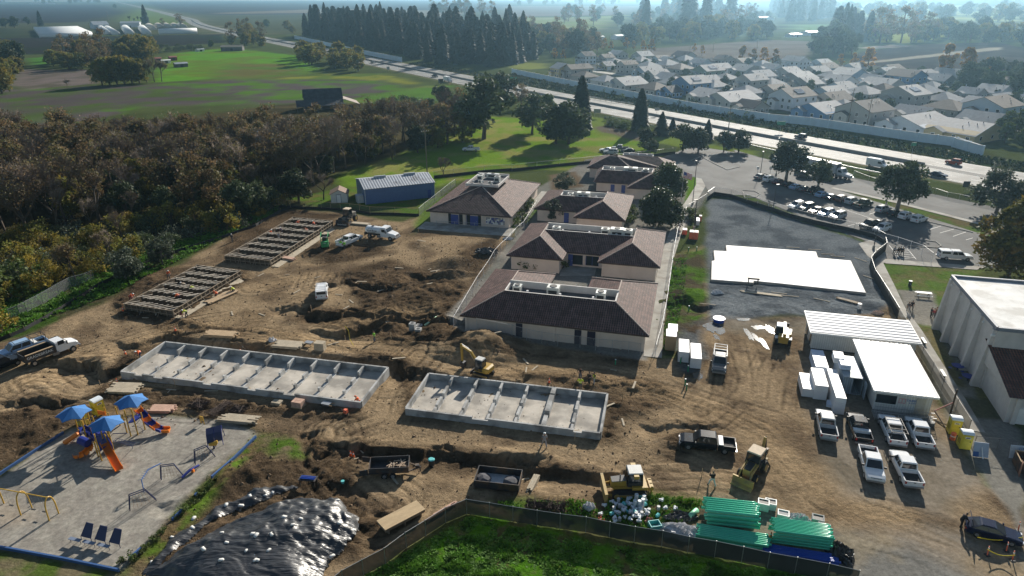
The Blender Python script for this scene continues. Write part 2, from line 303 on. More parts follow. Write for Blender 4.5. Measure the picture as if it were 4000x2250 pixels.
TRACKS=[V3(31,[(-100,1100),(250,930),(420,900),(700,740),(1300,560),(1700,430),(2300,330),(2576,300)]),V3(31,[(330,960),(600,1000),(1200,1080),(2000,1180),(2576,1210)]),V3(31,[(400,900),(480,1020),(800,1070),(1500,1130)]),
 V3(31,[(500,840),(590,950),(800,1040)]),V3(32,[(-200,560),(600,480),(800,380),(1300,270),(1700,200)]),V3(32,[(0,420),(300,480),(900,560),(1400,620),(1900,720),(2576,860)]),
 V3(32,[(1700,640),(1560,780),(1380,950),(1280,1150),(1240,1320),(900,1440)]),V3(32,[(1640,660),(1500,820),(1330,1000)]),V3(22,[(0,1440),(700,1300),(1400,1100),(1900,1040),(2300,1000)]),V3(22,[(600,1440),(700,1250),(1000,1150),(1500,1000),(1400,880)]),
 V3(33,[(-300,790),(300,820),(900,930),(1500,1080),(2100,1270),(2576,1400)]),V3(33,[(900,960),(1600,1150),(2000,1300),(2400,1500)]),V3(43,[(1000,200),(1700,350),(2200,560)]),V3(43,[(1440,540),(1800,530),(2160,560)]),V3(43,[(1450,640),(1850,640),(2140,650)]),
 V3(44,[(0,100),(400,460),(900,870),(1500,1010),(2000,1250),(2576,1500)]),V3(44,[(100,60),(700,600),(1300,900),(2000,1130)]),V3(42,[(900,0),(800,200),(600,330),(0,420)]),V3(42,[(960,440),(1200,620),(1400,760),(1250,880)]),V3(42,[(700,0),(760,250),(1050,560),(1300,720)]),
 V3(33,[(2300,1300),(2350,900),(2250,500),(2200,380)]),V3(33,[(1900,1250),(2200,1000),(2250,700)]),V3(34,[(60,1200),(100,900),(200,700)])]
def ground_fields(X,Y,far):
 col=np.empty(X.shape+(3,));n1=fbm(X,Y,14 if far<2 else 120,3);n2=fbm(X,Y,2.2 if far==0 else (10 if far==1 else 70),11)
 base=[(.065,.075,.03),(.06,.075,.028),(.06,.065,.032)][min(far,2)]
 col[:]=base;col*=(.7+.6*n1)[...,None]
 rough=np.full(X.shape,.35)
 wob=(fbm(X,Y,6,21)-.5)
 x0,x1,y0,y1=X.min(),X.max(),Y.min(),Y.max()
 for P,c,soft,rg,mix,ms,ma in COVER:
  px=[p[0]for p in P];py=[p[1]for p in P]
  if max(px)<x0-9 or min(px)>x1+9 or max(py)<y0-9 or min(py)>y1+9:continue
  sel=(X>min(px)-2*soft-2)&(X<max(px)+2*soft+2)&(Y>min(py)-2*soft-2)&(Y<max(py)+2*soft+2)
  if not sel.any():continue
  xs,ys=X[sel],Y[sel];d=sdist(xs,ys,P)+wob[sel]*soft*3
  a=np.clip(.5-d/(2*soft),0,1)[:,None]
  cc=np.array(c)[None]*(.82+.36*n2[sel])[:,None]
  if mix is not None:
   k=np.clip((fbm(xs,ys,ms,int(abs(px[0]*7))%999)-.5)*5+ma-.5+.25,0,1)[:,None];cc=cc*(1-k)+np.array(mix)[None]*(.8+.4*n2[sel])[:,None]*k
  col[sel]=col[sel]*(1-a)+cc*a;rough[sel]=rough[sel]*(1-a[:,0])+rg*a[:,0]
 return col,rough
def grid(x0,x1,y0,y1,st,far):
 xs=np.linspace(x0,x1,int(round((x1-x0)/st))+1);ys=np.linspace(y0,y1,int(round((y1-y0)/st))+1)
 X,Y=np.meshgrid(xs,ys);col,rough=ground_fields(X,Y,far);Z=np.zeros(X.shape)
 if far<2:
  Z+=rough*((fbm(X,Y,3.5,5)-.5)*.5+(fbm(X,Y,.9,8,2)-.5)*.22*(far==0))+np.clip(rough-.75,0,1)*((1-np.abs(fbm(X,Y,3.2,17)*2-1))**3-.3)*1.9*(far==0)
  site=rough>.45
  for k,P,a,b in RELIEF:
   if k=='scarp':
    px=[p[0]for p in P];py=[p[1]for p in P];sel=(X>min(px)-b)&(X<max(px)+b)&(Y>min(py)-b*1.6)&(Y<max(py)+1.5)
    if not sel.any():continue
    xs_,ys_=X[sel],Y[sel];d=sdist(xs_,ys_,P,False)
    yl=np.interp(xs_,*zip(*sorted(P)));below=yl-ys_
    w=b*(.75+.5*fbm(xs_,ys_,3,31));e=(fbm(xs_,ys_,2.6,32)-.5)*3.2+(fbm(xs_,ys_,.7,35)-.5)*1.5
    dd=np.where(below+e>0,d,-d)
    Z[sel]-=a*np.clip(dd/.7,0,1)*np.clip(1-dd/w,0,1)**1.2
    Z[sel]+=.3*a*np.clip(1-np.abs(dd+.8)/1.2,0,1)*fbm(xs_,ys_,1.3,33)
   else:
    sel=(np.abs(X-P[0])<a)&(np.abs(Y-P[1])<a)
    if not sel.any():continue
    r=np.hypot(X[sel]-P[0],Y[sel]-P[1])/a*(1+.35*(fbm(X[sel],Y[sel],2.5,44)-.5));t=np.clip(1-r,0,1)
    Z[sel]+=b*t*(1.5-.5*t)*(.85+.3*fbm(X[sel],Y[sel],.9,45))
 if far==0:
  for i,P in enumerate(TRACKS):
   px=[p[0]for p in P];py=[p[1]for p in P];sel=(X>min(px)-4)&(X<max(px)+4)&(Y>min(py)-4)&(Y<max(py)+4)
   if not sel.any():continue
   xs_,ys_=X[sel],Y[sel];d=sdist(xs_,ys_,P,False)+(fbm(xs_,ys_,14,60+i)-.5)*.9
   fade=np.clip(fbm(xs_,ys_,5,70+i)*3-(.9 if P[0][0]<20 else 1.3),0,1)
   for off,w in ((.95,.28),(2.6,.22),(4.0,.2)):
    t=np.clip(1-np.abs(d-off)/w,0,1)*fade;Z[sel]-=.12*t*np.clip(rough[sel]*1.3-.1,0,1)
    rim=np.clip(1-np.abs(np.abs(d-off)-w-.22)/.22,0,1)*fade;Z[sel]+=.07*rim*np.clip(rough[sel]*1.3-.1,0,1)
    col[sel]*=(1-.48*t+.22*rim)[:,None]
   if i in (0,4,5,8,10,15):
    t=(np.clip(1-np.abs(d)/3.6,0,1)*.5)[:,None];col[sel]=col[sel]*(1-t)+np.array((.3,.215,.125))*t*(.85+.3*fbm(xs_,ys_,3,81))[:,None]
 if far>=2:
  hx=np.clip((X-700)/1500,0,1)*np.clip((Y-1500)/1800,0,1);Z+=46*hx*hx*(3-2*hx)*(.55+.45*fbm(X,Y,900,5))
 edge=np.minimum.reduce([X-x0,x1-X,Y-y0,y1-Y]);Z*=np.clip(edge/(6*st),0,1)if far<2 else np.clip((Y-y0)/400,0,1)
 return xs,ys,X,Y,Z,np.clip(col,0,1),rough
HF=[]
def ground():
 m=bpy.data.materials.new('ground_cover');m.use_nodes=True;n=m.node_tree;b=n.nodes['Principled BSDF'];L=n.links.new
 at=n.nodes.new('ShaderNodeAttribute');at.attribute_name='cover';ar=n.nodes.new('ShaderNodeAttribute');ar.attribute_name='relief'
 tc=n.nodes.new('ShaderNodeTexCoord')
 a=n.nodes.new('ShaderNodeTexNoise');a.inputs['Scale'].default_value=1.9;a.inputs['Detail'].default_value=8;a.inputs['Roughness'].default_value=.72;L(tc.outputs['Object'],a.inputs['Vector'])
 r=n.nodes.new('ShaderNodeMapRange');r.inputs[1].default_value=.28;r.inputs[2].default_value=.72;r.inputs[3].default_value=.62;r.inputs[4].default_value=1.38;L(a.outputs[0],r.inputs[0])
 v=n.nodes.new('ShaderNodeVectorMath');v.operation='SCALE';L(at.outputs['Color'],v.inputs[0]);L(r.outputs[0],v.inputs['Scale']);L(v.outputs[0],b.inputs['Base Color'])
 b.inputs['Roughness'].default_value=.95;b.inputs['Specular IOR Level'].default_value=0
 f=n.nodes.new('ShaderNodeTexNoise');f.inputs['Scale'].default_value=2.2;f.inputs['Detail'].default_value=7;f.inputs['Roughness'].default_value=.7;L(tc.outputs['Object'],f.inputs['Vector'])
 mu=n.nodes.new('ShaderNodeMath');mu.operation='MULTIPLY';L(f.outputs[0],mu.inputs[0]);L(ar.outputs['Fac'],mu.inputs[1])
 bp=n.nodes.new('ShaderNodeBump');bp.inputs['Distance'].default_value=.38;L(mu.outputs[0],bp.inputs['Height']);L(bp.outputs[0],b.inputs['Normal'])
 parts=[grid(-126,126,34,120,.25,0),grid(-190,210,120,330,.8,1),grid(-126-104*1,-126,34,120,1.6,1),grid(126,230,34,120,1.6,1),
  grid(-700,700,330,1000,3.5,1),grid(-3000,-190,120,330,20,2),grid(210,3000,120,330,20,2),grid(-5000,-700,330,1000,25,2),grid(700,5000,330,1000,25,2),
  grid(-9000,9000,1000,9000,40,2),grid(-9000,-230,-300,120,80,2),grid(230,9000,-300,120,80,2),grid(-230,230,-300,34,20,2)]
 HF.extend(parts[:5])
 nv=0;vs,fs,cs,rs=[],[],[],[]
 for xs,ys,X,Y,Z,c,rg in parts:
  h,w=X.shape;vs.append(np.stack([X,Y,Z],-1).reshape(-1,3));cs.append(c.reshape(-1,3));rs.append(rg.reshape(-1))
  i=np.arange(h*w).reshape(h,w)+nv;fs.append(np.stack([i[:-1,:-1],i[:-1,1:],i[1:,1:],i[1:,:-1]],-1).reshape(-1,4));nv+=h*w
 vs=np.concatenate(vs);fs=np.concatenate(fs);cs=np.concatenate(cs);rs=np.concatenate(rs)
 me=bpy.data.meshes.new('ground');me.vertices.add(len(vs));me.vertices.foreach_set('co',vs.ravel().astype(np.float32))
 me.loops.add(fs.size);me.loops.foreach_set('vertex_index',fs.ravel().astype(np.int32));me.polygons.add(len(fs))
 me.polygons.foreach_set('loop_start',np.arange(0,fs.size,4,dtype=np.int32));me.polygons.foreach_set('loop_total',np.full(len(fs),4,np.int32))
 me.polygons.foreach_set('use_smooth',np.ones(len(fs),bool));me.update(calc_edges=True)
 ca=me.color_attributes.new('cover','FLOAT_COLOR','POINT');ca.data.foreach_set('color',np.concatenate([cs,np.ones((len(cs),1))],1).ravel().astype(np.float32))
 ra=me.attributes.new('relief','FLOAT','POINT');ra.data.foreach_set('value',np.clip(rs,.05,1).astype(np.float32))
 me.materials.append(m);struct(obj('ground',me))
ground()
def gz(x,y):
 for xs,ys,X,Y,Z,c,rg in HF:
  if xs[0]<=x<=xs[-1]and ys[0]<=y<=ys[-1]:
   i=(x-xs[0])/(xs[-1]-xs[0])*(len(xs)-1);j=(y-ys[0])/(ys[-1]-ys[0])*(len(ys)-1)
   i0=min(int(i),len(xs)-2);j0=min(int(j),len(ys)-2);a,b=i-i0,j-j0
   return float((Z[j0,i0]*(1-a)+Z[j0,i0+1]*a)*(1-b)+(Z[j0+1,i0]*(1-a)+Z[j0+1,i0+1]*a)*b)
 return 0.
def on(v):return Vector((v[0],v[1],gz(v[0],v[1])))
# -------- roads, lots, paths, walls
ASPH=mat('aged_asphalt',(.2,.197,.187),.74,0,.22,.35,.006,18,spec=.2,wear=((.115,.113,.108),.12,.5),stretch=None)
ASPL=mat('lot_asphalt',(.125,.125,.122),.85,0,.25,.3,.006,18,spec=.12,wear=((.085,.084,.082),.15,.5))
ASPD=mat('dark_asphalt',(.1,.098,.095),.8,0,.2,.4,.01,18,spec=.15)
CONC=mat('concrete',(.36,.345,.31),.9,0,.2,.5,.006,12,spec=.15,wear=((.27,.25,.22),.35,.5))
WHITEP=mat('road_paint',(.75,.74,.7),.7,0,.15,3)
def ribbon(name,P,a,b,z,m):
 A,B=offset(P,a),offset(P,b);n=len(P);mb=MB()
 mb.add([(x,y,z)for x,y in A]+[(x,y,z)for x,y in B],[(i,i+1,n+i+1,n+i)for i in range(n-1)])
 if a>b:pass
 return mb.build(name,m)
def sheet(name,P,z,m):
 a=sum(P[i][0]*P[(i+1)%len(P)][1]-P[(i+1)%len(P)][0]*P[i][1]for i in range(len(P)))
 return MB().face([(p[0],p[1],z)for p in (P if a>0 else P[::-1])]).build(name,m)
def resample(P,st):
 out=[P[0]]
 for a,b in zip(P,P[1:]):
  n=max(1,int(math.hypot(b[0]-a[0],b[1]-a[1])/st));out+=[(a[0]+(b[0]-a[0])*i/n,a[1]+(b[1]-a[1])*i/n)for i in range(1,n+1)]
 return out
def smooth(P,k=2):
 for _ in range(k):
  o=[P[0]]
  for a,b in zip(P,P[1:]):o+=[(a[0]*.75+b[0]*.25,a[1]*.75+b[1]*.25),(a[0]*.25+b[0]*.75,a[1]*.25+b[1]*.75)]
  P=o+[P[-1]]
 return P
HW=smooth(HWM)
struct(ribbon('highway_road',HW,13.6,-13.6,.05,ASPH))
struct(ribbon('highway_median',HW,1.7,-1.7,.075,ASPD))
mk=MB()
for o in (12.2,2.3,-2.3,-12.2):
 A,B=offset(HW,o+.09),offset(HW,o-.09)
 for i in range(len(HW)-1):
  if HW[i][1]<1500:mk.face([(*B[i],.085),(*B[i+1],.085),(*A[i+1],.085),(*A[i],.085)])
near=[p for p in resample(HW,12)if p[1]<700]
for o in (7.2,-7.2):
 P=offset(near,o)
 for i in range(len(P)-1):
  a,b=Vector((*P[i],.085)),Vector((*P[i+1],.085));d=(b-a);e=Vector((-d.y,d.x,0)).normalized()*.09;b=a+d*.3;mk.face([a-e,b-e,b+e,a+e])
struct(mk.build('highway_markings',WHITEP))
bar=MB();P=resample([p for p in HW if 200<p[1]<1900],40);A=P
for i in range(len(P)-1):
 a,b=Vector((*P[i],0)),Vector((*P[i+1],0));e=Vector((-(b-a).y,(b-a).x,0)).normalized()
 bar.loft([[p+e*-.3+Vector((0,0,.07)),p+e*.3+Vector((0,0,.07)),p+e*.1+Vector((0,0,.95)),p-e*.1+Vector((0,0,.95))]for p in (a,b)])
tag(bar.build('median_barrier',mat('barrier_concrete',(.25,.24,.22),.9)),'long low concrete barrier running down the middle of the highway','barrier')
struct(sheet('frontage_road',FRONT,.045,ASPL));struct(sheet('parking_lot',LOT,.06,ASPL))
struct(ribbon('frontage_path',V3(24,[(640,445),(1320,600),(2060,790),(2600,930)]),1.0,-.6,.09,CONC))
struct(ribbon('school_path',V3(33,[(1415,700),(1440,400),(1505,0)])+V3(23,[(1560,1150),(1650,880),(1760,650),(1900,420),(1900,330)]),1.3,-1.3,.05,CONC))
struct(ribbon('campus_path',V3(23,[(60,830),(200,640),(330,480)]),.9,-.9,.055,CONC))
struct(sheet('courtyard_paving',V3(23,[(500,1200),(860,1215),(830,1330),(480,1330)]),.05,CONC))
struct(ribbon('yard_path',V3(24,[(1130,1060),(1110,1200),(1230,1448)])+V3(34,[(1320,200),(1480,420),(1650,700),(1900,1100),(2100,1448)]),.9,-.9,.05,CONC))
struct(sheet('entrance_path',V3(24,[(910,1005),(1100,950),(1190,1040),(1180,1200),(1100,1200),(1000,1130)]),.075,CONC))
struct(sheet('lot_path',V3(24,[(1180,1160),(2200,1240),(2100,1270),(1180,1205)]),.08,CONC))
st=MB()
def line(a,b,w=.1,z=.085):
 a,b=Vector((a[0],a[1],z)),Vector((b[0],b[1],z));d=b-a;e=Vector((-d.y,d.x,0)).normalized()*w/2;st.face([a-e,b-e,b+e,a+e])
for a,b in (((1740,830),(1610,870)),((1870,860),(1730,900)),((1990,890),(1860,935)),((2060,950),(1990,970)),((800,830),(930,795)),((1020,710),(1120,680)),((1390,1045),(1490,1165)),((1220,1025),(1330,1165)),((700,640),(1060,760))):
 line(W(24,*a),W(24,*b))
for t in range(7):
 a,b=W(24,1250+t*8,1060+t*17),W(24,1390+t*14,1045+t*17);line(a,b)
struct(st.build('parking_markings',WHITEP))
def kerb(P,h=.14,w=.18,name='kerb'):
 mb=MB()
 for a,b in zip(P,P[1:]):mb.beam((a[0],a[1],.06+h/2),(b[0],b[1],.06+h/2),w,h)
 return struct(mb.build(name,CONC))
kerb(V3(24,[(-40,300),(330,420),(640,520),(1050,640),(1600,785),(2060,895)]))
kerb(V3(24,[(0,650),(430,760),(860,890)]));kerb(V3(23,[(2320,480),(2340,545),(2450,540),(2495,510),(2440,480),(2320,470)]));kerb(V3(24,[(1400,1030),(1700,1050),(1740,1030),(1690,990),(1540,970)]))
kerb(V3(23,[(1800,170),(1900,130),(2060,215),(2165,265),(2290,235)]))
# -------- sound walls
WALLM=mat('painted_block',(.6,.71,.8),.85,0,.08,.4,.01,6)
def soundwall(P,h,label,step=8):
 P=resample([tuple(p[:2])for p in P],step);t=thing('sound_wall',label,'wall',(P[0][0],P[0][1],0));o=Vector((P[0][0],P[0][1],0));mb=MB();pl=MB();cap=MB()
 for a,b in zip(P,P[1:]):
  a,b=Vector((*a,h/2))-o,Vector((*b,h/2))-o;mb.beam(a,b,.2,h);cap.beam(a+Vector((0,0,h/2+.06)),b+Vector((0,0,h/2+.06)),.32,.12)
 for p in P:pl.box(p[0]-o.x,p[1]-o.y,0,.5,.5,h+.25)
 mb.build('panel',WALLM,t);pl.build('pilaster',WALLM,t);cap.build('coping',mat('coping',(.5,.52,.53),.9),t)
soundwall(V3(12,[(390,388),(720,463),(960,520),(1230,578),(1468,625)]),3.6,'long pale sound wall between the highway and the dark pine wood',12)
soundwall(V3(13,[(0,740),(640,873),(1230,988),(1860,1110),(2576,1222)])+V3(14,[(420,1262),(800,1320),(1500,1425),(1890,1475)])+V3(24,[(2150,118)])+[(150,232)],3.0,'long white sound wall between the highway and the housing estate',6)
# -------- trees
def leafmat(name,col,rnd=.3,rough=.7,clump=.9,trans=.25,autumn=None):
 if name in MATS:return MATS[name]
 m=mat(name,col,rough,0,.5,clump,rnd=rnd,spec=.25);n=m.node_tree;b=n.nodes['Principled BSDF'];o=n.nodes['Material Output']
 if autumn:
  base=b.inputs['Base Color'].links[0].from_socket;no=n.nodes.new('ShaderNodeTexNoise');no.inputs['Scale'].default_value=.35;oi=n.nodes.new('ShaderNodeObjectInfo')
  ad=n.nodes.new('ShaderNodeVectorMath');tc=n.nodes.new('ShaderNodeTexCoord');n.links.new(tc.outputs['Object'],ad.inputs[0]);cb=n.nodes.new('ShaderNodeCombineXYZ');mu=n.nodes.new('ShaderNodeMath');mu.operation='MULTIPLY';mu.inputs[1].default_value=50
  n.links.new(oi.outputs['Random'],mu.inputs[0]);n.links.new(mu.outputs[0],cb.inputs[0]);n.links.new(cb.outputs[0],ad.inputs[1]);n.links.new(ad.outputs[0],no.inputs['Vector'])
  r=n.nodes.new('ShaderNodeMapRange');r.inputs[1].default_value=.45;r.inputs[2].default_value=.6;n.links.new(no.outputs[0],r.inputs[0])
  x=n.nodes.new('ShaderNodeMix');x.data_type='RGBA';n.links.new(r.outputs[0],x.inputs[0]);n.links.new(base,x.inputs[6]);x.inputs[7].default_value=(*autumn,1);n.links.new(x.outputs[2],b.inputs['Base Color'])
 t=n.nodes.new('ShaderNodeBsdfTranslucent');n.links.new(b.inputs['Base Color'].links[0].from_socket,t.inputs[0]);x=n.nodes.new('ShaderNodeMixShader');x.inputs[0].default_value=trans
 n.links.new(b.outputs[0],x.inputs[1]);n.links.new(t.outputs[0],x.inputs[2]);n.links.new(x.outputs[0],o.inputs[0])
 return m
BARK=mat('bark',(.085,.065,.05),.95,0,.3,3,.03,9);BARKG=mat('grey_bark',(.17,.15,.135),.95,0,.3,3,.03,9);TWIG=mat('twigs',(.19,.15,.12),.95,0,.3,2,rnd=.25)
def leaf(mb,p,s,rg,up=.3,m=0):
 n=Vector((rg.gauss(0,1),rg.gauss(0,1),rg.gauss(0,1)+up)).normalized();u=n.orthogonal().normalized();v=n.cross(u);a=rg.uniform(0,6.28);u,v=u*math.cos(a)+v*math.sin(a),v*math.cos(a)-u*math.sin(a)
 s1=s*rg.uniform(.6,1.3);s2=s1*rg.uniform(.45,.8)
 mb.add([p-u*s1,p-v*s2,p+u*s1,p+v*s2],[(0,1,2,3)],m)
def clumps(rg,n,R0,H0,H1,shape,rmin=.22,rmax=.42):
 out=[]
 for i in range(n):
  t=rg.random();a=rg.uniform(0,6.28);z=H0+(H1-H0)*t;w=shape(t)*R0;r=w*math.sqrt(rg.uniform(.05,1));q=R0*rg.uniform(rmin,rmax)
  out.append((Vector((r*math.cos(a),r*math.sin(a),z)),q))
 return out
def limbs(mb,rg,base,top,r,targets,n=5):
 mb.tube(base,(base+top)/2+Vector((rg.uniform(-.2,.2),rg.uniform(-.2,.2),0)),r,r*.75,7);mb.tube((base+top)/2,top,r*.78,r*.45,7)
 for c,q in targets:
  st=base.lerp(top,rg.uniform(.45,.95));md=st.lerp(c,.5)+Vector((0,0,rg.uniform(.0,.1)*(c-st).length));mb.tube(st,md,r*.34,r*.2,n);mb.tube(md,c,r*.2,r*.07,n)
def broad(name,H,R0,leafm,bark=BARK,trunk=.25,nc=26,per=60,ls=.3,seed=0,shape=None,r=.3,lean=0,sparse=0):
 """a broadleaf tree: trunk with limbs, crown of leaf clumps"""
 rg=random.Random(seed);t=obj(name,None);tr,cr=MB(),MB();h0=H*trunk
 shape=shape or (lambda u:math.sin(math.pi*(.16+.78*u))**.7)
 cl=clumps(rg,nc,R0*.82,h0+H*.06,H*.93,shape)
 limbs(tr,rg,Vector((0,0,-.3)),Vector((lean,0,h0+(H-h0)*.45)),r,cl[:max(8,nc//2)])
 for c,q in cl:
  k=int(per*rg.uniform(.6,1.4))
  for i in range(k):
   d=Vector((rg.gauss(0,1),rg.gauss(0,1),rg.gauss(0,1)*.8)).normalized()*q*rg.uniform(.45,1.08);leaf(cr,c+d+Vector((lean*.8,0,0)),ls,rg)
 tr.build('trunk',bark,t);cr.build('crown',leafm,t);return t
def bare(name,H,seed,leafm=None,nl=200,bark=TWIG,spread=1.,r=.28,twigs=900,ls=.22):
 """a nearly leafless tree: forking branches with a haze of twigs and some leaves"""
 rg=random.Random(seed);t=obj(name,None);tr,tw,lf=MB(),MB(),MB();tips=[]
 def grow(p,d,L,r,k):
  q=p+d*L+Vector((rg.uniform(-.08,.08),rg.uniform(-.08,.08),0))*L;tr.tube(p,q,r,r*.7,5 if k<2 else 4)
  if k>=4 or L<.7:tips.append((q,d));return
  for i in range(2 if k else 3):
   e=(d+Vector((rg.gauss(0,.5),rg.gauss(0,.5),rg.uniform(-.05,.4)))*spread*.85).normalized();grow(q if i else p.lerp(q,.8),e,L*rg.uniform(.62,.85),r*.62,k+1)
  if k>=2:tips.append((q,d))
 grow(Vector((0,0,-.2)),Vector((rg.uniform(-.1,.1),rg.uniform(-.1,.1),1)).normalized(),H*.3,r,0)
 for i in range(twigs):
  p,d=rg.choice(tips);e=(d+Vector((rg.gauss(0,.8),rg.gauss(0,.8),rg.gauss(.1,.6)))).normalized();p=p-d*rg.uniform(0,1.);q=p+e*rg.uniform(.5,1.5)*H/12
  s=e.orthogonal().normalized()*.028*H/12;tw.face([p-s,p+s,q+s*.4,q-s*.4])
 for i in range(nl):
  p,d=rg.choice(tips);leaf(lf,p+Vector((rg.gauss(0,.7),rg.gauss(0,.7),rg.gauss(0,.6)))*H/12,ls,rg)
 tr.build('trunk',bark if bark is not TWIG else BARK,t)
 cr=tw.build('crown',TWIG,t)
 if leafm and nl:lf.build('foliage',leafm,t)
 return t
def conifer(name,H,R0,leafm,seed,n=420,trunk=.08,ls=.5,dens=1.,rag=.35,power=.85):
 rg=random.Random(seed);t=obj(name,None);tr,cr=MB(),MB();tr.tube((0,0,-.3),(0,0,H*.95),H*.017+.08,.03,7)
 for i in range(int(n*dens)):
  u=rg.random()**.8;z=H*(trunk+(1-trunk)*u);w=R0*(1-u)**power*rg.uniform(1-rag,1.1)+.12;a=rg.uniform(0,6.28);d=Vector((math.cos(a),math.sin(a),0));e=Vector((-d.y,d.x,0))
  st=Vector((0,0,z));r0=w*rg.uniform(.15,.5);p0=st+d*r0;p1=st+d*w+Vector((0,0,-w*rg.uniform(.15,.5)));s=e*ls*rg.uniform(.6,1.3)*(.35+.65*(1-u));k=Vector((0,0,ls*rg.uniform(-.5,.5)))
  cr.face([p0-s*.6,(p0+p1)/2-s+k,p1,(p0+p1)/2+s-k])
 tr.build('trunk',BARK,t);cr.build('crown',leafm,t);return t
def shrub(name,H,R0,leafm,seed,nc=12,per=45,ls=.2,stems=True):
 rg=random.Random(seed);t=obj(name,None);cr,tr=MB(),MB()
 for c,q in clumps(rg,nc,R0,H*.2,H*.85,lambda u:math.sqrt(max(.05,1-u*u*.8)),.28,.45):
  tr.tube((c.x*.25,c.y*.25,-.15),c,.05,.02,4)
  for i in range(int(per*rg.uniform(.6,1.4))):
   d=Vector((rg.gauss(0,1),rg.gauss(0,1),rg.gauss(0,.8))).normalized()*q*rg.uniform(.4,1.05);p=c+d;p.z=max(p.z,.05);leaf(cr,p,ls,rg,.5)
 tr.build('stem',BARK,t);cr.build('foliage',leafm,t);return t
L_OAK=leafmat('oak_leaves',(.055,.075,.034),.4);L_OLIVE=leafmat('willow_leaves',(.13,.14,.03),.4,autumn=(.22,.17,.03),trans=.42);L_BROWN=leafmat('brown_leaves',(.15,.1,.05),.45,autumn=(.12,.11,.045),trans=.38)
L_GOLD=leafmat('gold_leaves',(.36,.19,.03),.3);L_GREEN=leafmat('green_leaves',(.07,.10,.022),.3);L_PINE=leafmat('pine_needles',(.022,.036,.024),.3,trans=.1);L_CYP=leafmat('cypress_needles',(.028,.045,.022),.25,trans=.12)
L_GREY=leafmat('grey_leaves',(.085,.105,.07),.3);L_YEL=leafmat('yellow_leaves',(.25,.19,.025),.3);L_MAG=leafmat('magnolia_leaves',(.05,.07,.025),.2,rough=.45);L_PLANE=leafmat('plane_leaves',(.095,.095,.02),.2,autumn=(.17,.11,.02));L_RED=leafmat('red_leaves',(.25,.10,.05),.3)
def tprot(kinds,label,cat='tree'):
 for k in kinds:tag(k,label,cat)
 return kinds
BAREB=[bare('bare_tree',13,s,L_BROWN,nl,spread=1.05,twigs=1700)for s,nl in ((1,260),(2,600),(3,120),(4,1000))]
BROWN=[broad('brown_tree',12.5,4.6,L_BROWN,nc=26,per=46,ls=.32,seed=s,trunk=.2)for s in (11,12,13)]
WILLOW=[broad('willow_tree',9,4.4,L_OLIVE,nc=30,per=90,ls=.34,seed=s,trunk=.12)for s in (21,22,23)]
OAK=[broad('oak_tree',9,4.6,L_OAK,nc=34,per=105,ls=.34,seed=s,trunk=.18)for s in (31,32,33)]
PINE=[conifer('pine_tree',30,7.,L_PINE,s,2300,.03,1.15,power=p,rag=.7)for s,p in ((41,.55),(42,.4),(43,.7),(44,.3))]
GOLD=[broad('gold_street_tree',6.5,1.9,L_GOLD,nc=18,per=80,ls=.3,seed=s,trunk=.2,r=.12,shape=lambda u:(1-u)**.7*.9+.25)for s in (51,52)]
GREYT=[broad('grey_green_tree',9,4.8,L_GREY,BARKG,nc=34,per=110,ls=.3,seed=s,trunk=.16)for s in (64,65)]
GREENT=[broad('green_tree',8,3.6,L_GREEN,nc=28,per=90,ls=.34,seed=s,trunk=.15)for s in (61,62)]
OLIVEB=[shrub('willow_bush',4.2,2.8,L_OLIVE,s,16,55,.2)for s in (71,72,73)];DARKB=[shrub('dark_bush',3.6,2.7,L_OAK,s,16,55,.2)for s in (74,75)]
GREYB=[shrub('grey_brush',2.4,2.2,L_GREY,s,12,40,.17)for s in (76,77)];YELB=[shrub('yellow_bush',4.4,2.7,L_YEL,s,16,55,.2)for s in (78,79)];SMALLB=[shrub('garden_shrub',1.2,.9,L_GREEN,s,8,30,.12)for s in (80,81)]
GREENB=[shrub('green_bush',3.2,2.5,L_GREEN,s,14,50,.2)for s in (82,83)]
def tree(ks,p,sc,label,cat='tree',group=None,lift=None):
 k=R.choice(ks);z=gz(p[0],p[1])
 s=sc*R.uniform(.9,1.12);return place(k,(p[0],p[1],z),R.uniform(0,6.28),label,group,(s*R.uniform(.92,1.08),s*R.uniform(.92,1.08),s),cat)
def scatter(P,dist,n,pick,seed=1,avoid=()):
 rg=random.Random(seed);xs=[p[0]for p in P];ys=[p[1]for p in P];pts=list(avoid);new=[]
 for i in range(n*30):
  x,y=rg.uniform(min(xs),max(xs)),rg.uniform(min(ys),max(ys))
  if inpoly(x,y,P)and all((x-a)**2+(y-b)**2>dist*dist for a,b in pts):
   pts.append((x,y));new.append((x,y));pick(x,y,rg)
   if len(new)>=n:break
 return pts
WOODG='trees of the riverside wood'
def wood_pick(x,y,rg):
 t=rg.random();f=math.sin(x*.09)+math.cos(y*.07)
 if t<.52:tree(BAREB,(x,y),rg.uniform(.9,1.3),'leafless brown-twigged tree in the thick wood left of the building site',group=WOODG)
 elif t<.78:tree(BROWN,(x,y),rg.uniform(.85,1.2),'rusty brown autumn tree in the thick wood left of the building site',group=WOODG)
 elif t<.9:tree(WILLOW,(x,y),rg.uniform(.8,1.2),'olive-yellow leafed tree among the brown trees of the wood',group=WOODG)
 else:tree(OAK,(x,y),rg.uniform(.7,1.0),'dark evergreen tree among the brown trees of the wood',group=WOODG)
WOOD=V2([(-260,385),(0,390),(400,385),(700,372),(760,370),(850,365),(1000,350),(1160,325),(1200,350),(1060,385),(900,420),(830,450),(800,480),(640,470),(560,540),(300,560),(0,610),(-260,650)])
wp=scatter(WOOD,4.9,460,wood_pick,3)
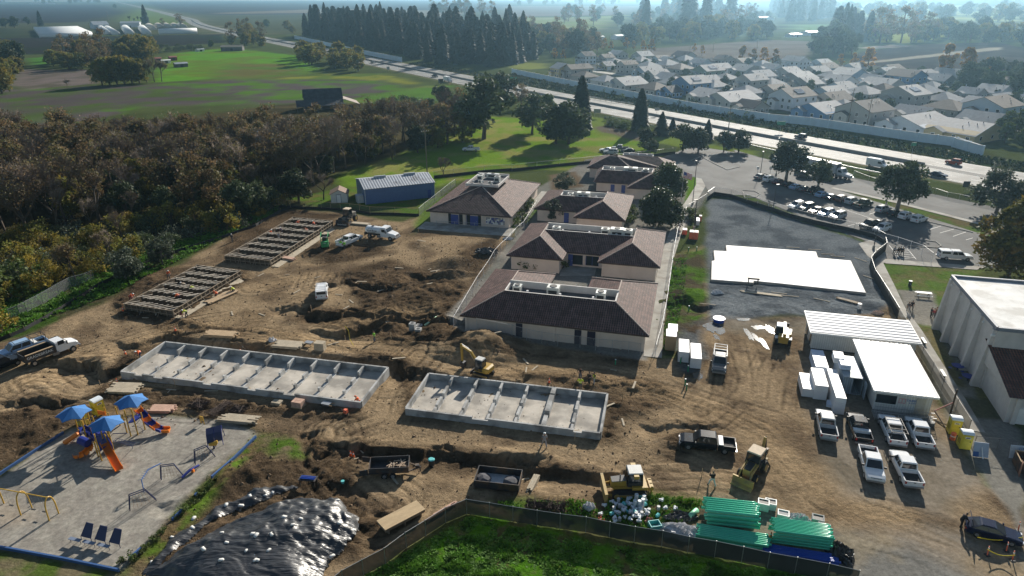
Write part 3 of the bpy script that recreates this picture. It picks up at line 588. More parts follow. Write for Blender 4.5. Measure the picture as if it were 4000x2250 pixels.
def brush_pick(x,y,rg):
 t=rg.random()
 if t<.5:tree(OLIVEB,(x,y),rg.uniform(.8,1.3),'olive-yellow willow bush along the near edge of the wood','bush','bushes along the wood edge')
 elif t<.68:tree(GREYB,(x,y),rg.uniform(.8,1.3),'grey-green brush along the near edge of the wood','bush','bushes along the wood edge')
 elif t<.84:tree(DARKB,(x,y),rg.uniform(.7,1.1),'dark green bush along the near edge of the wood','bush','bushes along the wood edge')
 elif t<.93:tree(BAREB,(x,y),rg.uniform(.4,.7),'small leafless tree standing among the bushes at the wood edge','tree','small bare trees at the wood edge')
 else:tree(YELB,(x,y),rg.uniform(.7,1.),'bright yellow bush along the near edge of the wood','bush','bushes along the wood edge')
scatter(V2([(-200,640),(0,610),(300,560),(560,540),(640,470),(760,470),(700,528),(600,575),(450,612),(300,672),(100,745),(-200,850)]),3.6,200,brush_pick,4)
# -------- buildings
TH=rad(-14.7)
def tilemat(name,ca,cb,pu=.34,pv=.46,bump=.07):
 m=mat(name,ca,.75,0,.25,1.2,spec=.3,wear=(tuple(c*.55 for c in ca),.9,.6));n=m.node_tree;L=n.links.new;b=n.nodes['Principled BSDF'];base=b.inputs['Base Color'].links[0].from_socket
 uv=n.nodes.new('ShaderNodeUVMap');uv.uv_map='UVMap'
 def wave(d,p,prof):
  w=n.nodes.new('ShaderNodeTexWave');w.bands_direction=d;w.wave_profile=prof;w.inputs['Scale'].default_value=2*math.pi/(20*p);L(uv.outputs[0],w.inputs[0]);return w
 a,c=wave('X',pu,'SIN'),wave('Y',pv,'SAW');mu=n.nodes.new('ShaderNodeMath');mu.operation='MULTIPLY_ADD';mu.inputs[1].default_value=.7;L(c.outputs[1],mu.inputs[0]);L(a.outputs[1],mu.inputs[2])
 bp=n.nodes.new('ShaderNodeBump');bp.inputs['Distance'].default_value=bump;L(mu.outputs[0],bp.inputs['Height']);L(bp.outputs[0],b.inputs['Normal'])
 r=n.nodes.new('ShaderNodeMapRange');r.inputs[1].default_value=.35;r.inputs[2].default_value=1.2;L(mu.outputs[0],r.inputs[0])
 mx=n.nodes.new('ShaderNodeMix');mx.data_type='RGBA';L(r.outputs[0],mx.inputs[0]);mx.inputs[6].default_value=(*cb,1);L(base,mx.inputs[7]);L(mx.outputs[2],b.inputs['Base Color']);return m
TILE=tilemat('clay_tile',(.21,.12,.105),(.03,.022,.02));TILER=tilemat('red_tile',(.2,.08,.055),(.05,.03,.028))
CREAM=mat('cream_stucco',(.68,.58,.5),.9,0,.07,.6,.004,30);FASCIA=mat('brown_fascia',(.07,.045,.035),.8);BLUED=mat('blue_paint',(.03,.06,.28),.5);GLASS=mat('dark_glass',(.02,.025,.03),.12,0,.1,1)
WHITE=mat('white_paint',(.78,.78,.76),.6,0,.06,1.5);MEMB=mat('roof_membrane',(.1,.1,.105),.9,0,.3,.6,spec=.2);HVAC=mat('hvac_metal',(.55,.57,.55),.5,.2,.08,2);VENT=mat('vent_metal',(.4,.4,.41),.45,.6,.1,3);PINKW=mat('pale_parapet',(.6,.57,.54),.85,0,.12,.6)
DARK=mat('dark_trim',(.03,.03,.032),.7);STEEL=mat('galvanised_steel',(.42,.43,.44),.45,.7,.12,3);TIMBER=mat('timber',(.42,.3,.18),.85,0,.25,1.5,stretch=(1,8,8));RIDGE=mat('ridge_tile',(.38,.3,.26),.8,0,.2,2)
def tileroof(faces,parent,m=None,name='roof'):
 me=bpy.data.meshes.new(name);vs,fs,uvs=[],[],[]
 for f in faces:
  P=[Vector(p)for p in f];nn=(P[1]-P[0]).cross(P[2]-P[0]).normalized()
  if nn.z<0:P.reverse();nn=-nn
  u=Vector((0,0,1)).cross(nn);u=Vector((1,0,0))if u.length<1e-4 else u.normalized();v=nn.cross(u);k=len(vs);vs+=P;fs.append(range(k,k+len(P)));uvs+=[(p.dot(u),p.dot(v))for p in P]
 me.from_pydata(vs,[],[tuple(f)for f in fs]);l=me.uv_layers.new(name='UVMap')
 for i,lp in enumerate(me.loops):l.data[i].uv=uvs[lp.vertex_index]
 me.materials.append(m or TILE);return obj(name,me,parent)
def ridges(segs,parent,m=None):
 mb=MB()
 for a,b in segs:mb.tube(Vector(a)+Vector((0,0,.03)),Vector(b)+Vector((0,0,.03)),.11,None,6)
 mb.build('ridge_cap',m or RIDGE,parent)
def inset(P,d):
 n=len(P);out=[];a=sum(P[i][0]*P[(i+1)%n][1]-P[(i+1)%n][0]*P[i][1]for i in range(n));s=1 if a>0 else -1
 for i in range(n):
  p,q,r=Vector(P[i-1]),Vector(P[i]),Vector(P[(i+1)%n]);e,f=(q-p).normalized(),(r-q).normalized();n1,n2=Vector((-e.y,e.x))*s,Vector((-f.y,f.x))*s;k=(n1+n2);out.append(tuple(q+k*(d/max(.3,1+n1.dot(n2)))))
 return out
def wellbox(t,x0,x1,y0,y1,zf,zt,hv):
 mb=MB();mb.face([(x0,y0,zf),(x1,y0,zf),(x1,y1,zf),(x0,y1,zf)]);mb.build('roof_well',MEMB,t);pp=MB();w=.22
 pp.box((x0+x1)/2,y1,zf-.6,x1-x0+w,w,zt+.25-zf+.6);pp.box(x0,(y0+y1)/2,zf-.2,w,y1-y0-w,zt-zf+.22);pp.box(x1,(y0+y1)/2,zf-.2,w,y1-y0-w,zt-zf+.22);pp.box((x0+x1)/2,y0,zf-.2,x1-x0+w,w,zt-zf+.24);pp.build('parapet',PINKW,t)
 for x,y,sx,sy,sz in hv:
  h=MB();h.box(x,y,zf+.12,sx,sy,sz);h.box(x,y,zf+.02,sx*1.05,sy*1.05,.1);h.box(x,y,zf+.12+sz,sx*.96,sy*.96,.05);u=h.build('hvac_unit',HVAC,t);g=MB();g.tube((x,y,zf+.17+sz),(x,y,zf+.25+sz),min(sx,sy)*.36,None,12);g.box(x,y-sy/2-.01,zf+.35,sx*.7,.03,sz*.5);g.build('fan_grille',DARK,u)
 for i in range(3):
  x=x0+(x1-x0)*(.2+.3*i);v=MB();v.tube((x,y0+.7,zf),(x,y0+.7,zf+.7),.16,None,8);v.tube((x,y0+.7,zf+.7),(x,y0+.7,zf+.95),.3,.2,8);v.build('vent',VENT,t)
def school(label,o,foot,faces,segs,well,zt,hv,doors=(),panels=(),zf=None,wins=(),e=3.,dm=None):
 t=thing('school_building',label,'school',(o[0],o[1],0),TH);w=inset(foot,.75)
 MB().prism(w,-.2,e-.22).build('wall',CREAM,t);f=MB();f.prism(foot,e-.24,e-.02);f.build('fascia',FASCIA,t);tileroof(faces,t);ridges(segs,t)
 wellbox(t,*well,zf or zt-.75,zt,hv)
 for x,y,a,wd in panels:k=MB();k.box(x,y,-.1,.35 if a else wd,wd if a else .35,e-.1);k.build('pilaster',CREAM,t)
 for x,y,wd in doors:d=MB();d.box(x,y-.05,.05,wd,.12,2.3);u=d.build('door',dm or BLUED,t);k=MB();k.box(x+wd*.35,y-.13,1.,.08,.06,.2);k.build('handle',VENT,u)
 for x,y,wd,z0,h in wins:
  d=MB();d.box(x,y-.04,z0,wd,.1,h);u=d.build('window',GLASS,t);k=MB()
  for i in range(int(wd/1.2)+1):k.box(x-wd/2+i*wd/max(1,int(wd/1.2)),y-.1,z0,.08,.05,h)
  k.build('window_frame',BLUED,u)
 return t
e,r=3.,5.4
oA=G(1796,1231,3)
school('front brown tiled school building whose long dark roof slope faces the foundations',oA,[(0,0),(28.6,0),(28.6,20),(17.4,20),(17.4,9.6),(11,9.6),(11,20),(0,20)],
 [[(0,0,e),(28.6,0,e),(23,5.5,r),(5.7,5.5,r)],[(0,0,e),(5.7,5.5,r),(5.7,14,r),(0,20,e)],[(28.6,0,e),(28.6,20,e),(23,14,r),(23,5.5,r)],[(0,20,e),(5.7,14,r),(11,20,e)],[(5.7,9.6,r),(11,9.6,e),(11,20,e),(5.7,14,r)],[(23,9.6,r),(23,14,r),(17.4,20,e),(17.4,9.6,e)],[(17.4,20,e),(23,14,r),(28.6,20,e)]],
 [((0,0,e),(5.7,5.5,r)),((28.6,0,e),(23,5.5,r)),((23,9.6,r),(23,14,r)),((5.7,9.6,r),(5.7,14,r)),((23,14,r),(28.6,20,e)),((5.7,14,r),(11,20,e)),((23,14,r),(17.4,20,e))],
 (5.7,23,5.6,9.4,0,0)[:4],5.4,[(7.2,7.6,1.3,1.2,1.),(13,7.8,1.9,1.6,1.3),(20.5,7.7,1.5,1.4,1.2)],[(9.2,.75,1.),(18.2,.75,1.),(20.2,.75,1.2)],[(.8,.8,0,.4),(7.9,.75,0,.35),(14.6,.75,0,.35),(21.3,.75,0,.35),(24.6,.75,0,.3),(27.8,.8,0,.4)],zf=4.5,dm=mat('recess_shade_door',(.012,.014,.04),.5))  # shade of the door recesses is put into the near-black door colour
oB=W(23,0,1130,3)
school('brown tiled school building with two front pavilions around a paved court, behind the front building',oB,[(-1.2,.3),(9.6,.3),(9.6,4.7),(16,4.7),(16,.8),(27.3,.8),(27.3,21.5),(-1.2,20.5)],
 [[(-1.2,.3,e),(9.6,.3,e),(4.1,5.8,r)],[(9.6,.3,e),(9.6,4.7,e),(4.1,9.9,r),(4.1,5.8,r)],[(9.6,4.7,e),(16,4.7,e),(21.7,9.9,r),(4.1,9.9,r)],[(16,.8,e),(21.7,5.9,r),(21.7,9.9,r),(16,4.7,e)],[(16,.8,e),(27.3,.8,e),(21.7,5.9,r)],[(27.3,.8,e),(27.3,21.5,e),(21.7,15,r),(21.7,5.9,r)],[(-1.2,.3,e),(4.1,5.8,r),(4.1,14.5,r),(-1.2,20.5,e)],[(-1.2,20.5,e),(4.1,14.5,r),(21.7,15,r),(27.3,21.5,e)]],
 [((-1.2,.3,e),(4.1,5.8,r)),((9.6,.3,e),(4.1,5.8,r)),((4.1,5.8,r),(4.1,14.5,r)),((16,.8,e),(21.7,5.9,r)),((27.3,.8,e),(21.7,5.9,r)),((21.7,5.9,r),(21.7,15,r)),((21.7,15,r),(27.3,21.5,e))],
 (4.1,21.7,10.,13.8),5.4,[(6.2,11.5,1.6,1.2,1.),(18.2,11.8,2.6,1.6,1.5),(15.8,12.4,1.6,1.2,1.1),(20.3,11.8,1.6,1.5,1.4)],[(10.2,5.45,.9)],[(1.2,1.05,0,.3),(8.7,1.1,0,.3),(12.8,5.45,0,.4),(16.9,1.6,0,.3),(21.8,1.55,0,.3),(26.4,1.6,0,.3)],zf=4.5,wins=[(11.6,5.45,2.,.4,1.9),(14.4,5.45,2.4,.4,1.9)])
oC=W(23,615,740,3)
school('small brown tiled school building with a pink front wall, behind two dark green bushy trees',oC,[(-10,4.5),(0,4.5),(0,.2),(11.4,.2),(11.4,21.4),(-10,21)],
 [[(0,.2,e),(11.4,.2,e),(5.7,5.8,r)],[(11.4,.2,e),(11.4,21.4,e),(5.7,14.5,r),(5.7,5.8,r)],[(0,.2,e),(5.7,5.8,r),(5.7,8.6,r),(0,4.5,e)],[(-10,4.5,e),(0,4.5,e),(5.7,8.6,r),(-4.5,8.6,r)],[(-10,4.5,e),(-4.5,8.6,r),(-4.5,14,r),(-10,21,e)],[(-10,21,e),(-4.5,14,r),(5.7,14.5,r),(11.4,21.4,e)]],
 [((0,.2,e),(5.7,5.8,r)),((11.4,.2,e),(5.7,5.8,r)),((5.7,5.8,r),(5.7,14.5,r)),((5.7,14.5,r),(11.4,21.4,e)),((-10,4.5,e),(-4.5,8.6,r))],
 (-4.5,5.7,8.7,12.2),5.4,[(.6,10.2,3.,1.6,1.3),(-2.5,10.6,1.3,1.2,.8)],[(-2.4,5.2,1.1)],[(.8,1.,0,.3),(5.7,.95,0,.3),(10.5,1.,0,.3)],zf=4.6)
oD=W(22,1710,672,3);p6=6.6
tD=school('large square brown tiled school building with a blue-doored porch, beside the blue metal barn',oD,[(0,0),(20.2,0),(20.2,30),(0,30)],
 [[(0,0,e),(20.2,0,e),(10.1,10.7,p6)],[(20.2,0,e),(20.2,30,e),(10.1,20,p6),(10.1,10.7,p6)],[(0,0,e),(10.1,10.7,p6),(10.1,20,p6),(0,30,e)],[(0,30,e),(10.1,20,p6),(20.2,30,e)]],
 [((0,0,e),(10.1,10.7,p6)),((20.2,0,e),(10.1,10.7,p6)),((20.2,30,e),(10.1,20,p6))],
 (6.2,14,11.,21),7.,[(8,17,1.2,2.4,1.),(10.5,19,3.,1.2,.9),(12.6,15.5,1.3,1.4,1.2),(9,13,.8,.8,.5),(11.6,12.6,.8,.8,.5)],[(6.6,.75,1.8),(11.2,.75,1.8)],[(.9,.85,0,.4),(4.9,.75,0,.4),(9.0,.7,0,.4),(13.2,.75,0,.4),(19.2,.85,0,.4)],zf=6.64,wins=[(5.4,.75,.7,.2,2.3),(8.1,.75,.8,.2,2.3),(9.9,.75,.8,.2,2.3),(12.5,.75,.7,.2,2.3)])
mm=MB();rg=random.Random(4)
for i in range(14):
 for j in range(5):mm.box(14.2+i*.31,.68,.75+j*.31,.27,.04,.27,m=rg.choice((0,0,1,2,2)))
mm.build('wall_mosaic',[WHITE,BLUED,mat('mosaic_grey',(.25,.25,.26),.6)],tD)
po=MB();po.prism([(-.6,-4.4),(21,-4.6),(21,.8),(-.6,.8)],-.1,.1);po.build('porch_slab',CONC,tD)
oE=W(23,820,380,3)
school('brown tiled school building with rooftop cooling units, half hidden behind the large dark evergreens',oE,[(0,0),(9.1,0),(9.1,-4),(20.3,-4),(20.3,14),(-1,14)],
 [[(0,0,e),(9.1,0,e),(14.7,3.8,r),(1.6,3.8,r)],[(0,0,e),(1.6,3.8,r),(1.6,9,r),(-1,14,e)],[(9.1,-4,e),(20.3,-4,e),(14.7,1.5,r)],[(9.1,-4,e),(14.7,1.5,r),(14.7,3.8,r),(9.1,0,e)],[(20.3,-4,e),(20.3,14,e),(14.7,9,r),(14.7,1.5,r)],[(-1,14,e),(1.6,9,r),(14.7,9,r),(20.3,14,e)]],
 [((0,0,e),(1.6,3.8,r)),((9.1,-4,e),(14.7,1.5,r)),((20.3,-4,e),(14.7,1.5,r))],(1.6,14.7,3.9,7.5),5.4,[(4.2,5.4,1.3,1.2,.9),(9,5.4,3.6,1.6,1.2),(13,5.4,1.5,1.3,1.)],[(5.,.75,1.),(7.8,.75,1.)],[(.9,.85,0,.3),(6,.75,0,.3)],zf=4.7)
school('farthest brown tiled school building, its hip roof showing behind the rooftop cooling units',oE,[(-4.2,15.6),(8.6,15.6),(8.6,17),(20,17),(20,29),(-4.2,29)],
 [[(-4.2,15.6,e),(8.6,15.6,e),(3.7,21,r),(1.4,21,r)],[(-4.2,15.6,e),(1.4,21,r),(1.4,23.5,r),(-4.2,29,e)],[(8.6,15.6,e),(8.6,17,e),(6.8,19.6,4.4),(3.7,21,r)],[(8.6,17,e),(20,17,e),(15,23.5,r),(3.7,23.5,r),(3.7,21,r)],[(20,17,e),(20,29,e),(15,23.5,r)],[(-4.2,29,e),(1.4,23.5,r),(15,23.5,r),(20,29,e)]],
 [((-4.2,15.6,e),(1.4,21,r)),((8.6,15.6,e),(3.7,21,r)),((1.4,21,r),(3.7,21,r))],(5,13.5,24,26.5),5.2,[],zf=4.7)
tg=thing('gym_building','tall white school hall with pilastered side wall and flat white roof','hall',(61.8,77.7,0),TH);H=9.
MB().prism([(0,0),(34,0),(34,18.2),(0,18.2)],-.2,H-.5).build('wall',PINKW,tg)
g=MB();g.face([(.3,.3,H-.35),(33.7,.3,H-.35),(33.7,17.9,H-.35),(.3,17.9,H-.35)]);g.build('roof',mat('white_roofing',(.68,.68,.66),.75,0,.14,.35,.01,3,spec=.25,wear=((.5,.49,.46),.4,.5)),tg)
g=MB()
for a,b in (((0,0),(34,0)),((34,0),(34,18.2)),((34,18.2),(0,18.2)),((0,18.2),(0,0))):g.beam((*a,H-.25),(*b,H-.25),.34,.5)
g.build('parapet',mat('parapet_cap',(.2,.22,.26),.6),tg)
for i in range(5):
 k=MB();y=.6+i*4.3;k.prism([(-.9,y-.25),(0,y-.35),(0,y+.35),(-.9,y+.25)],-.1,.1);k.loft([[(-1.,y-.3,0),(0,y-.3,0),(0,y+.3,0),(-1.,y+.3,0)],[(-.25,y-.3,H-.6),(0,y-.3,H-.6),(0,y+.3,H-.6),(-.25,y+.3,H-.6)]]);k.build('pilaster',PINKW,tg)
 if i:k=MB();k.blob((-.35,y-1.4,H-1.),(.18,.18,.14),1,.02);k.build('wall_light',WHITE,tg)
k=MB();k.box(-.2,.2,H-1.4,.5,.3,.25);k.build('floodlight',WHITE,tg)
for x,y,sx,sy,sz in ((9.5,11.5,2.4,2.4,.35),(9.2,8.6,1.4,1.4,.8),(16,6,2,1.6,1.)):k=MB();k.box(x,y,H-.35,sx,sy,sz,tx=.85,ty=.85);k.build('roof_hatch',HVAC if sz>.5 else mat('skylight',(.3,.42,.55),.2),tg)
ow=W(34,2370,1350);tw=thing('hall_wing','low white wing with dark red tiled roof before the tall school hall','school wing',(ow[0],ow[1],0),TH)
MB().prism([(0,0),(24,0),(24,13.5),(3.4,13.5),(.2,9.)],-.2,3.6).build('wall',PINKW,tw)
tileroof([[(-.5,-.6,3.75),(25,-.6,3.75),(25,9.5,6.6),(-.5,9.5,6.6)]],tw,TILER);k=MB();k.prism([(-.3,-.4),(24,-.4),(24,9.2),(-.3,9.2)],3.6,3.72);k.loft([[(-.3,-.4,3.7),(-.3,9.2,3.7),(-.3,9.2,6.45)],[(24,-.4,3.7),(24,9.2,3.7),(24,9.2,6.45)]]);k.build('gable',PINKW,tw)
k=MB();k.box(1.7,-.05,0,1.2,.12,2.2);k.build('door',WHITE,tw)
k=MB();k.box(.8,-.15,0,.5,.4,3.5);k.box(3.2,-.15,0,.5,.4,3.5);k.build('pilaster',PINKW,tw)
PSID=wavemat('portable_siding',(.66,.66,.63),(.56,.56,.53),.3,'X',.7,bump=.01);RIBB=wavemat('ribbed_roof',(.5,.53,.57),(.14,.16,.2),.9,'Y',.6,.1,bump=.08,duty=.5,spec=.25);PAN=wavemat('pan_roof',(.8,.8,.79),(.6,.6,.6),.6,'X',.45,.05,bump=.03,duty=.08)
def portable(label,o,w,d,h0,h1,roofm,name='portable_classroom'):
 t=thing(name,label,'classroom',(o[0],o[1],0),TH);k=MB();k.loft([[(x,.7,.3),(x,d-.5,.3),(x,d-.5,h1-.2),(x,.7,h0-.2)]for x in (.5,w-.4)]);k.build('wall',PSID,t)
 k=MB();k.loft([[(x,0,h0-.14),(x,d,h1-.14),(x,d,h1),(x,0,h0)]for x in (0,w)]);k.build('roof',roofm,t);k=MB()
 for a,b in (((0,0,h0-.1),(w,0,h0-.1)),((0,0,h0-.1),(0,d,h1-.1)),((w,0,h0-.1),(w,d,h1-.1))):k.beam(a,b,.1,.24)
 k.build('gutter',WHITE,t);k=MB();k.prism([(.7,.9),(w-.6,.9),(w-.6,d-.7),(.7,d-.7)],0,.35);k.build('skirting',DARK,t);return t
oa=W(34,430,445,3.2);ta=portable('white portable classroom with a silver ribbed roof',oa,14.5,7.2,3.15,3.35,RIBB)
for y,wd in ((2.,1.),(5.,1.1)):k=MB();k.box(.47,y,.5,.1,wd,1.9);k.build('window',GLASS,ta)
ob=W(34,1070,1028,3.4);tb=portable('white portable classroom with a plain white roof, lettered front and entry ramp',ob,7.2,13.7,3.35,3.5,PAN)
k=MB();k.box(1.75,.66,1.35,2.3,.1,1.25);u=k.build('window',GLASS,tb);k=MB();k.box(1.75,.62,1.29,2.45,.1,.07);k.box(1.75,.62,2.6,2.45,.1,.07);k.build('window_frame',WHITE,u)
k=MB();k.box(5.6,.66,.45,1.,.1,2.1);u=k.build('door',mat('beige_door',(.5,.47,.4),.6),tb)
k=MB()
for i in range(16):k.box(4.15+i*.24*.7,-.35+.0*i,.35,.05,.05,1.0)
k.beam((.4,-.35,1.35),(7,-.35,1.35),.06,.06);k.beam((.4,-.35,.85),(7,-.35,.85),.05,.05);k.beam((.4,-1.3,1.2),(7,-1.3,1.2),.06,.06);k.beam((.4,-1.3,.7),(7,-1.3,.7),.05,.05)
for i in range(9):k.box(.4+i*.82,-1.3,0,.06,.06,1.2)
k.build('railing',STEEL,tb);k=MB();k.loft([[(.4,-1.2,0),(.4,.6,0),(.4,.6,.3),(.4,-1.2,.3)],[(7,-1.2,0),(7,.6,0),(7,.6,.42),(7,-1.2,.42)]]);k.build('ramp',mat('ramp_grey',(.22,.22,.21),.9),tb)
def text(s,size,loc,rot,m,parent,name='lettering',ext=.01):
 c=bpy.data.curves.new(name,'FONT');c.body=s;c.size=size;c.align_x='CENTER';c.align_y='CENTER';c.extrude=ext;tmp=bpy.data.objects.new(name,c);COL.objects.link(tmp);dg=bpy.context.evaluated_depsgraph_get();me=bpy.data.meshes.new_from_object(tmp.evaluated_get(dg));bpy.data.objects.remove(tmp)
 me.materials.append(m);o=obj(name,me,parent,loc);o.rotation_euler=rot;return o
LBLUE=mat('lettering_blue',(.08,.16,.4),.7);LPINK=mat('lettering_pink',(.6,.22,.25),.7);LBLK=mat('lettering_black',(.03,.03,.035),.7)
text('DILBECK',.36,(4.75,.64,2.12),(rad(90),0,0),LBLUE,tb,'lettering');text('& SONS',.24,(4.75,.64,1.8),(rad(90),0,0),LBLUE,tb,'lettering')
k=MB()
for z in (1.65,2.25):k.box(3.55,.64,z,.75,.04,.05)
for x in (3.2,3.55,3.9):k.box(x,.64,1.65,.05,.04,.62)
k.build('sign_outline',LPINK,tb)
k=MB();k.box(.75,.64,1.7,.35,.05,.4);k.build('notice',mat('notice_blue',(.35,.5,.65),.6),tb)
o1,o2=W(22,1105,612),W(22,1800,535);aS=ang(o1,o2);ts=thing('metal_barn','blue metal barn with a pale ribbed roof and two ridge vents, beside the little shed','barn',(o1[0],o1[1],0),aS);ll=(o2-o1).length
BLUEM=wavemat('blue_metal',(.1,.17,.36),(.08,.13,.29),.3,'X',.5,.1,bump=.02);BROOF=wavemat('barn_roof',(.5,.53,.56),(.22,.24,.28),.7,'X',.5,.1,bump=.04,duty=.35,wear=((.12,.11,.1),.25,.25))
k=MB();k.loft([[(x,0,0),(x,11.5,0),(x,11.5,3.9),(x,5.75,5.1),(x,0,3.9)]for x in (0,ll)]);k.build('wall',BLUEM,ts)
k=MB();k.loft([[(x,-.3,3.88),(x,5.75,5.15),(x,5.75,5.25),(x,-.3,3.98)]for x in (-.2,ll+.2)]);k.loft([[(x,5.75,5.15),(x,11.8,3.88),(x,11.8,3.98),(x,5.75,5.25)]for x in (-.2,ll+.2)]);k.build('roof',BROOF,ts)
for x in (5.2,13.):k=MB();k.box(x,5.75,5.1,3.,.8,.5,tx=.98,ty=.7);k.build('ridge_vent',mat('vent_grey',(.33,.36,.4),.6),ts)
k=MB();k.box(ll-1.4,-.04,0,.9,.1,2.1);k.build('door',BLUED,ts);k=MB();k.box(-.9,3.,0,1.6,2.4,1.9);k.build('lean_to',mat('pale_plywood',(.5,.52,.52),.8),ts)
k=MB();k.box(.02,-.03,0,.14,.14,3.9);k.box(ll-.02,-.03,0,.14,.14,3.9);k.build('corner_trim',mat('trim_pale',(.45,.5,.55),.6),ts)
o1,o2=W(22,758,598),W(22,925,590);t2=thing('garden_shed','tiny white shed with brown gable roof and framed blue-edged door','shed',(o1[0],o1[1],0),ang(o1,o2));k=MB();w=(o2-o1).length
k.loft([[(0,y,0),(w,y,0),(w,y,2.3),(w/2,y,3.3),(0,y,2.3)]for y in (0,4)]);k.build('wall',PSID,t2);k=MB()
for s in (0,1):k.loft([[(w/2,y,3.33),(s*w+(s-.5)*.7,y,2.12),(s*w+(s-.5)*.7,y,2.24),(w/2,y,3.45)]for y in (-.3,4.3)])
k.build('roof',mat('brown_shingle',(.2,.13,.095),.85,0,.25,3),t2);k=MB();k.box(w*.48,-.02,.1,1.1,.08,2.);k.build('door',WHITE,t2);k=MB();[k.box(w*.48+s*.55,-.05,.1,.1,.08,2.05)for s in (-1,1)];k.box(w*.48,-.05,2.1,1.2,.08,.1);k.build('door_frame',mat('navy_trim',(.05,.08,.16),.6),t2)
os_=W(34,985,75);P=[(0,0),(.4,16.3),(-5.5,16.5),(-5.4,20),(-22.9,19.7),(-22.9,16),(-25.4,15.8),(-25.3,10),(-25.8,9.6),(-26,-.3),(-18.6,0),(-18.4,.9),(-14,.8)]
t=thing('new_slab','new building slab wrapped in glaring white sheeting on the gravel pad','slab',(os_[0],os_[1],0),TH);MB().prism(P,-.3,.38).build('slab',CONC,t)
SHEET=wavemat('white_sheeting',(.56,.56,.57),(.36,.36,.38),3.2,'X',.6,duty=.985,bump=.02,var=.12,scale=.4,spec=.2);MB().prism(inset(P,.12),.37,.45).build('sheeting',SHEET,t)
# -------- vehicles
def paint(name,col,rough=.16):return mat('paint_'+name,col,rough,0,.04,2,spec=.4)
PW,PS,PK,PB,PG,PR=paint('white',(.75,.76,.77)),paint('silver',(.42,.44,.46)),paint('black',(.012,.013,.016)),paint('blue',(.28,.42,.6)),paint('grey',(.12,.13,.14)),paint('red',(.33,.05,.02))
PBR,PGN,PDB,PDR=paint('brown',(.13,.07,.05)),paint('green',(.03,.06,.045)),paint('navy',(.015,.02,.045)),paint('maroon',(.1,.02,.025))
RUB=mat('rubber',(.022,.021,.02),.9,0,.3,4);RIM=mat('wheel_rim',(.4,.4,.41),.35,.7,.1,3);LAMP=mat('lamp_glass',(.75,.76,.78),.15,0,.05);TAIL=mat('tail_lamp',(.4,.02,.02),.3);PLAS=mat('black_plastic',(.03,.03,.03),.6);CARGL=mat('car_glass',(.025,.03,.036),.06,0,.05,spec=.6)
BEDL=mat('bed_liner',(.025,.025,.026),.85,0,.3,3);STEELD=mat('dark_steel',(.05,.05,.055),.6,.3,.25,2,wear=((.12,.08,.05),.8,.4))
def wheel(t,x,y,r,w,rim=RIM,name='wheel'):
 s=1 if y>0 else -1;m=MB();m.loft([[(x+q*math.cos(a),y+o,r+q*math.sin(a))for a in [i*math.pi/8 for i in range(16)]]for o,q in ((-w/2,r*.9),(-w/2*.8,r),(w/2*.8,r),(w/2,r*.9))]);o=m.build(name,RUB,t)
 k=MB();k.tube((x,y+s*w*.42,r),(x,y+s*(w/2+.015),r),r*.6,r*.52,12);k.build('rim',rim,o);return o
def sec(x,w,z0,z1,c=.1,wt=None):
 wt=w-c if wt is None else wt
 return [(x,-w*.96,z0),(x,-w,z0+(z1-z0)*.35),(x,-w,z1-c),(x,-wt,z1),(x,wt,z1),(x,w,z1-c),(x,w,z0+(z1-z0)*.35),(x,w*.96,z0)]
def glassq(t,name,pts,off=.012):
 P=[Vector(p)for p in pts];n=(P[1]-P[0]).cross(P[-1]-P[0]).normalized();c=sum(P,Vector())/len(P)
 if n.dot(c-Vector((c.x*.6,0,.9)))<0:n=-n
 m=MB();m.loft([[p-n*.02 for p in P],[p+n*off for p in P]]);return m.build(name,CARGL,t)
def cabin(t,xs,zb,zt,wb,wt,m,fog=.9):
 """xs = rear base, rear top, front top, front base"""
 k=MB();rb,rt,ft,fb=xs;B=[(rb,wb),(fb,wb)];k.loft([[(rb,-wb,zb),(fb,-wb,zb),(fb,wb,zb),(rb,wb,zb)],[(rt,-wt,zt-.05),(ft,-wt,zt-.05),(ft,wt,zt-.05),(rt,wt,zt-.05)],[(rt+.12,-wt+.1,zt),(ft-.12,-wt+.1,zt),(ft-.12,wt-.1,zt),(rt+.12,wt-.1,zt)]]);k.build('cabin',m,t)
 L=lambda a,b,f:a+(b-a)*f
 def pt(x0,x1,y,f):return (L(x0,x1,f),y*L(wb,wt,f),L(zb,zt-.05,f))
 glassq(t,'windshield',[pt(fb,ft,-.88,.08),pt(fb,ft,.88,.08),pt(fb,ft,.86,.93),pt(fb,ft,-.86,.93)]);glassq(t,'rear_window',[pt(rb,rt,-.84,.15),pt(rb,rt,.84,.15),pt(rb,rt,.82,.9),pt(rb,rt,-.82,.9)])
 for s in (-1,1):
  def q(u,f):a=L(rb,rt,f);b=L(fb,ft,f);return (L(a,b,u),s*L(wb,wt,f),L(zb,zt-.05,f))
  mid=.47
  for u0,u1 in ((.06,mid-.02),(mid+.02,.94)):glassq(t,'side_window',[q(u0,.12),q(u1,.12),q(u1,.86),q(u0,.86)])
def lights(t,xf,xr,w,zf,zr,hw=.32,tall=.14,sw=.3):
 for s in (-1,1):
  k=MB();k.box(xf-.05,s*(w-hw/2-.03),zf,.14,hw,.15);k.build('headlight',LAMP,t);k=MB();k.box(xr+.04,s*(w-sw/2-.02),zr,.12,sw,tall);k.build('taillight',TAIL,t)
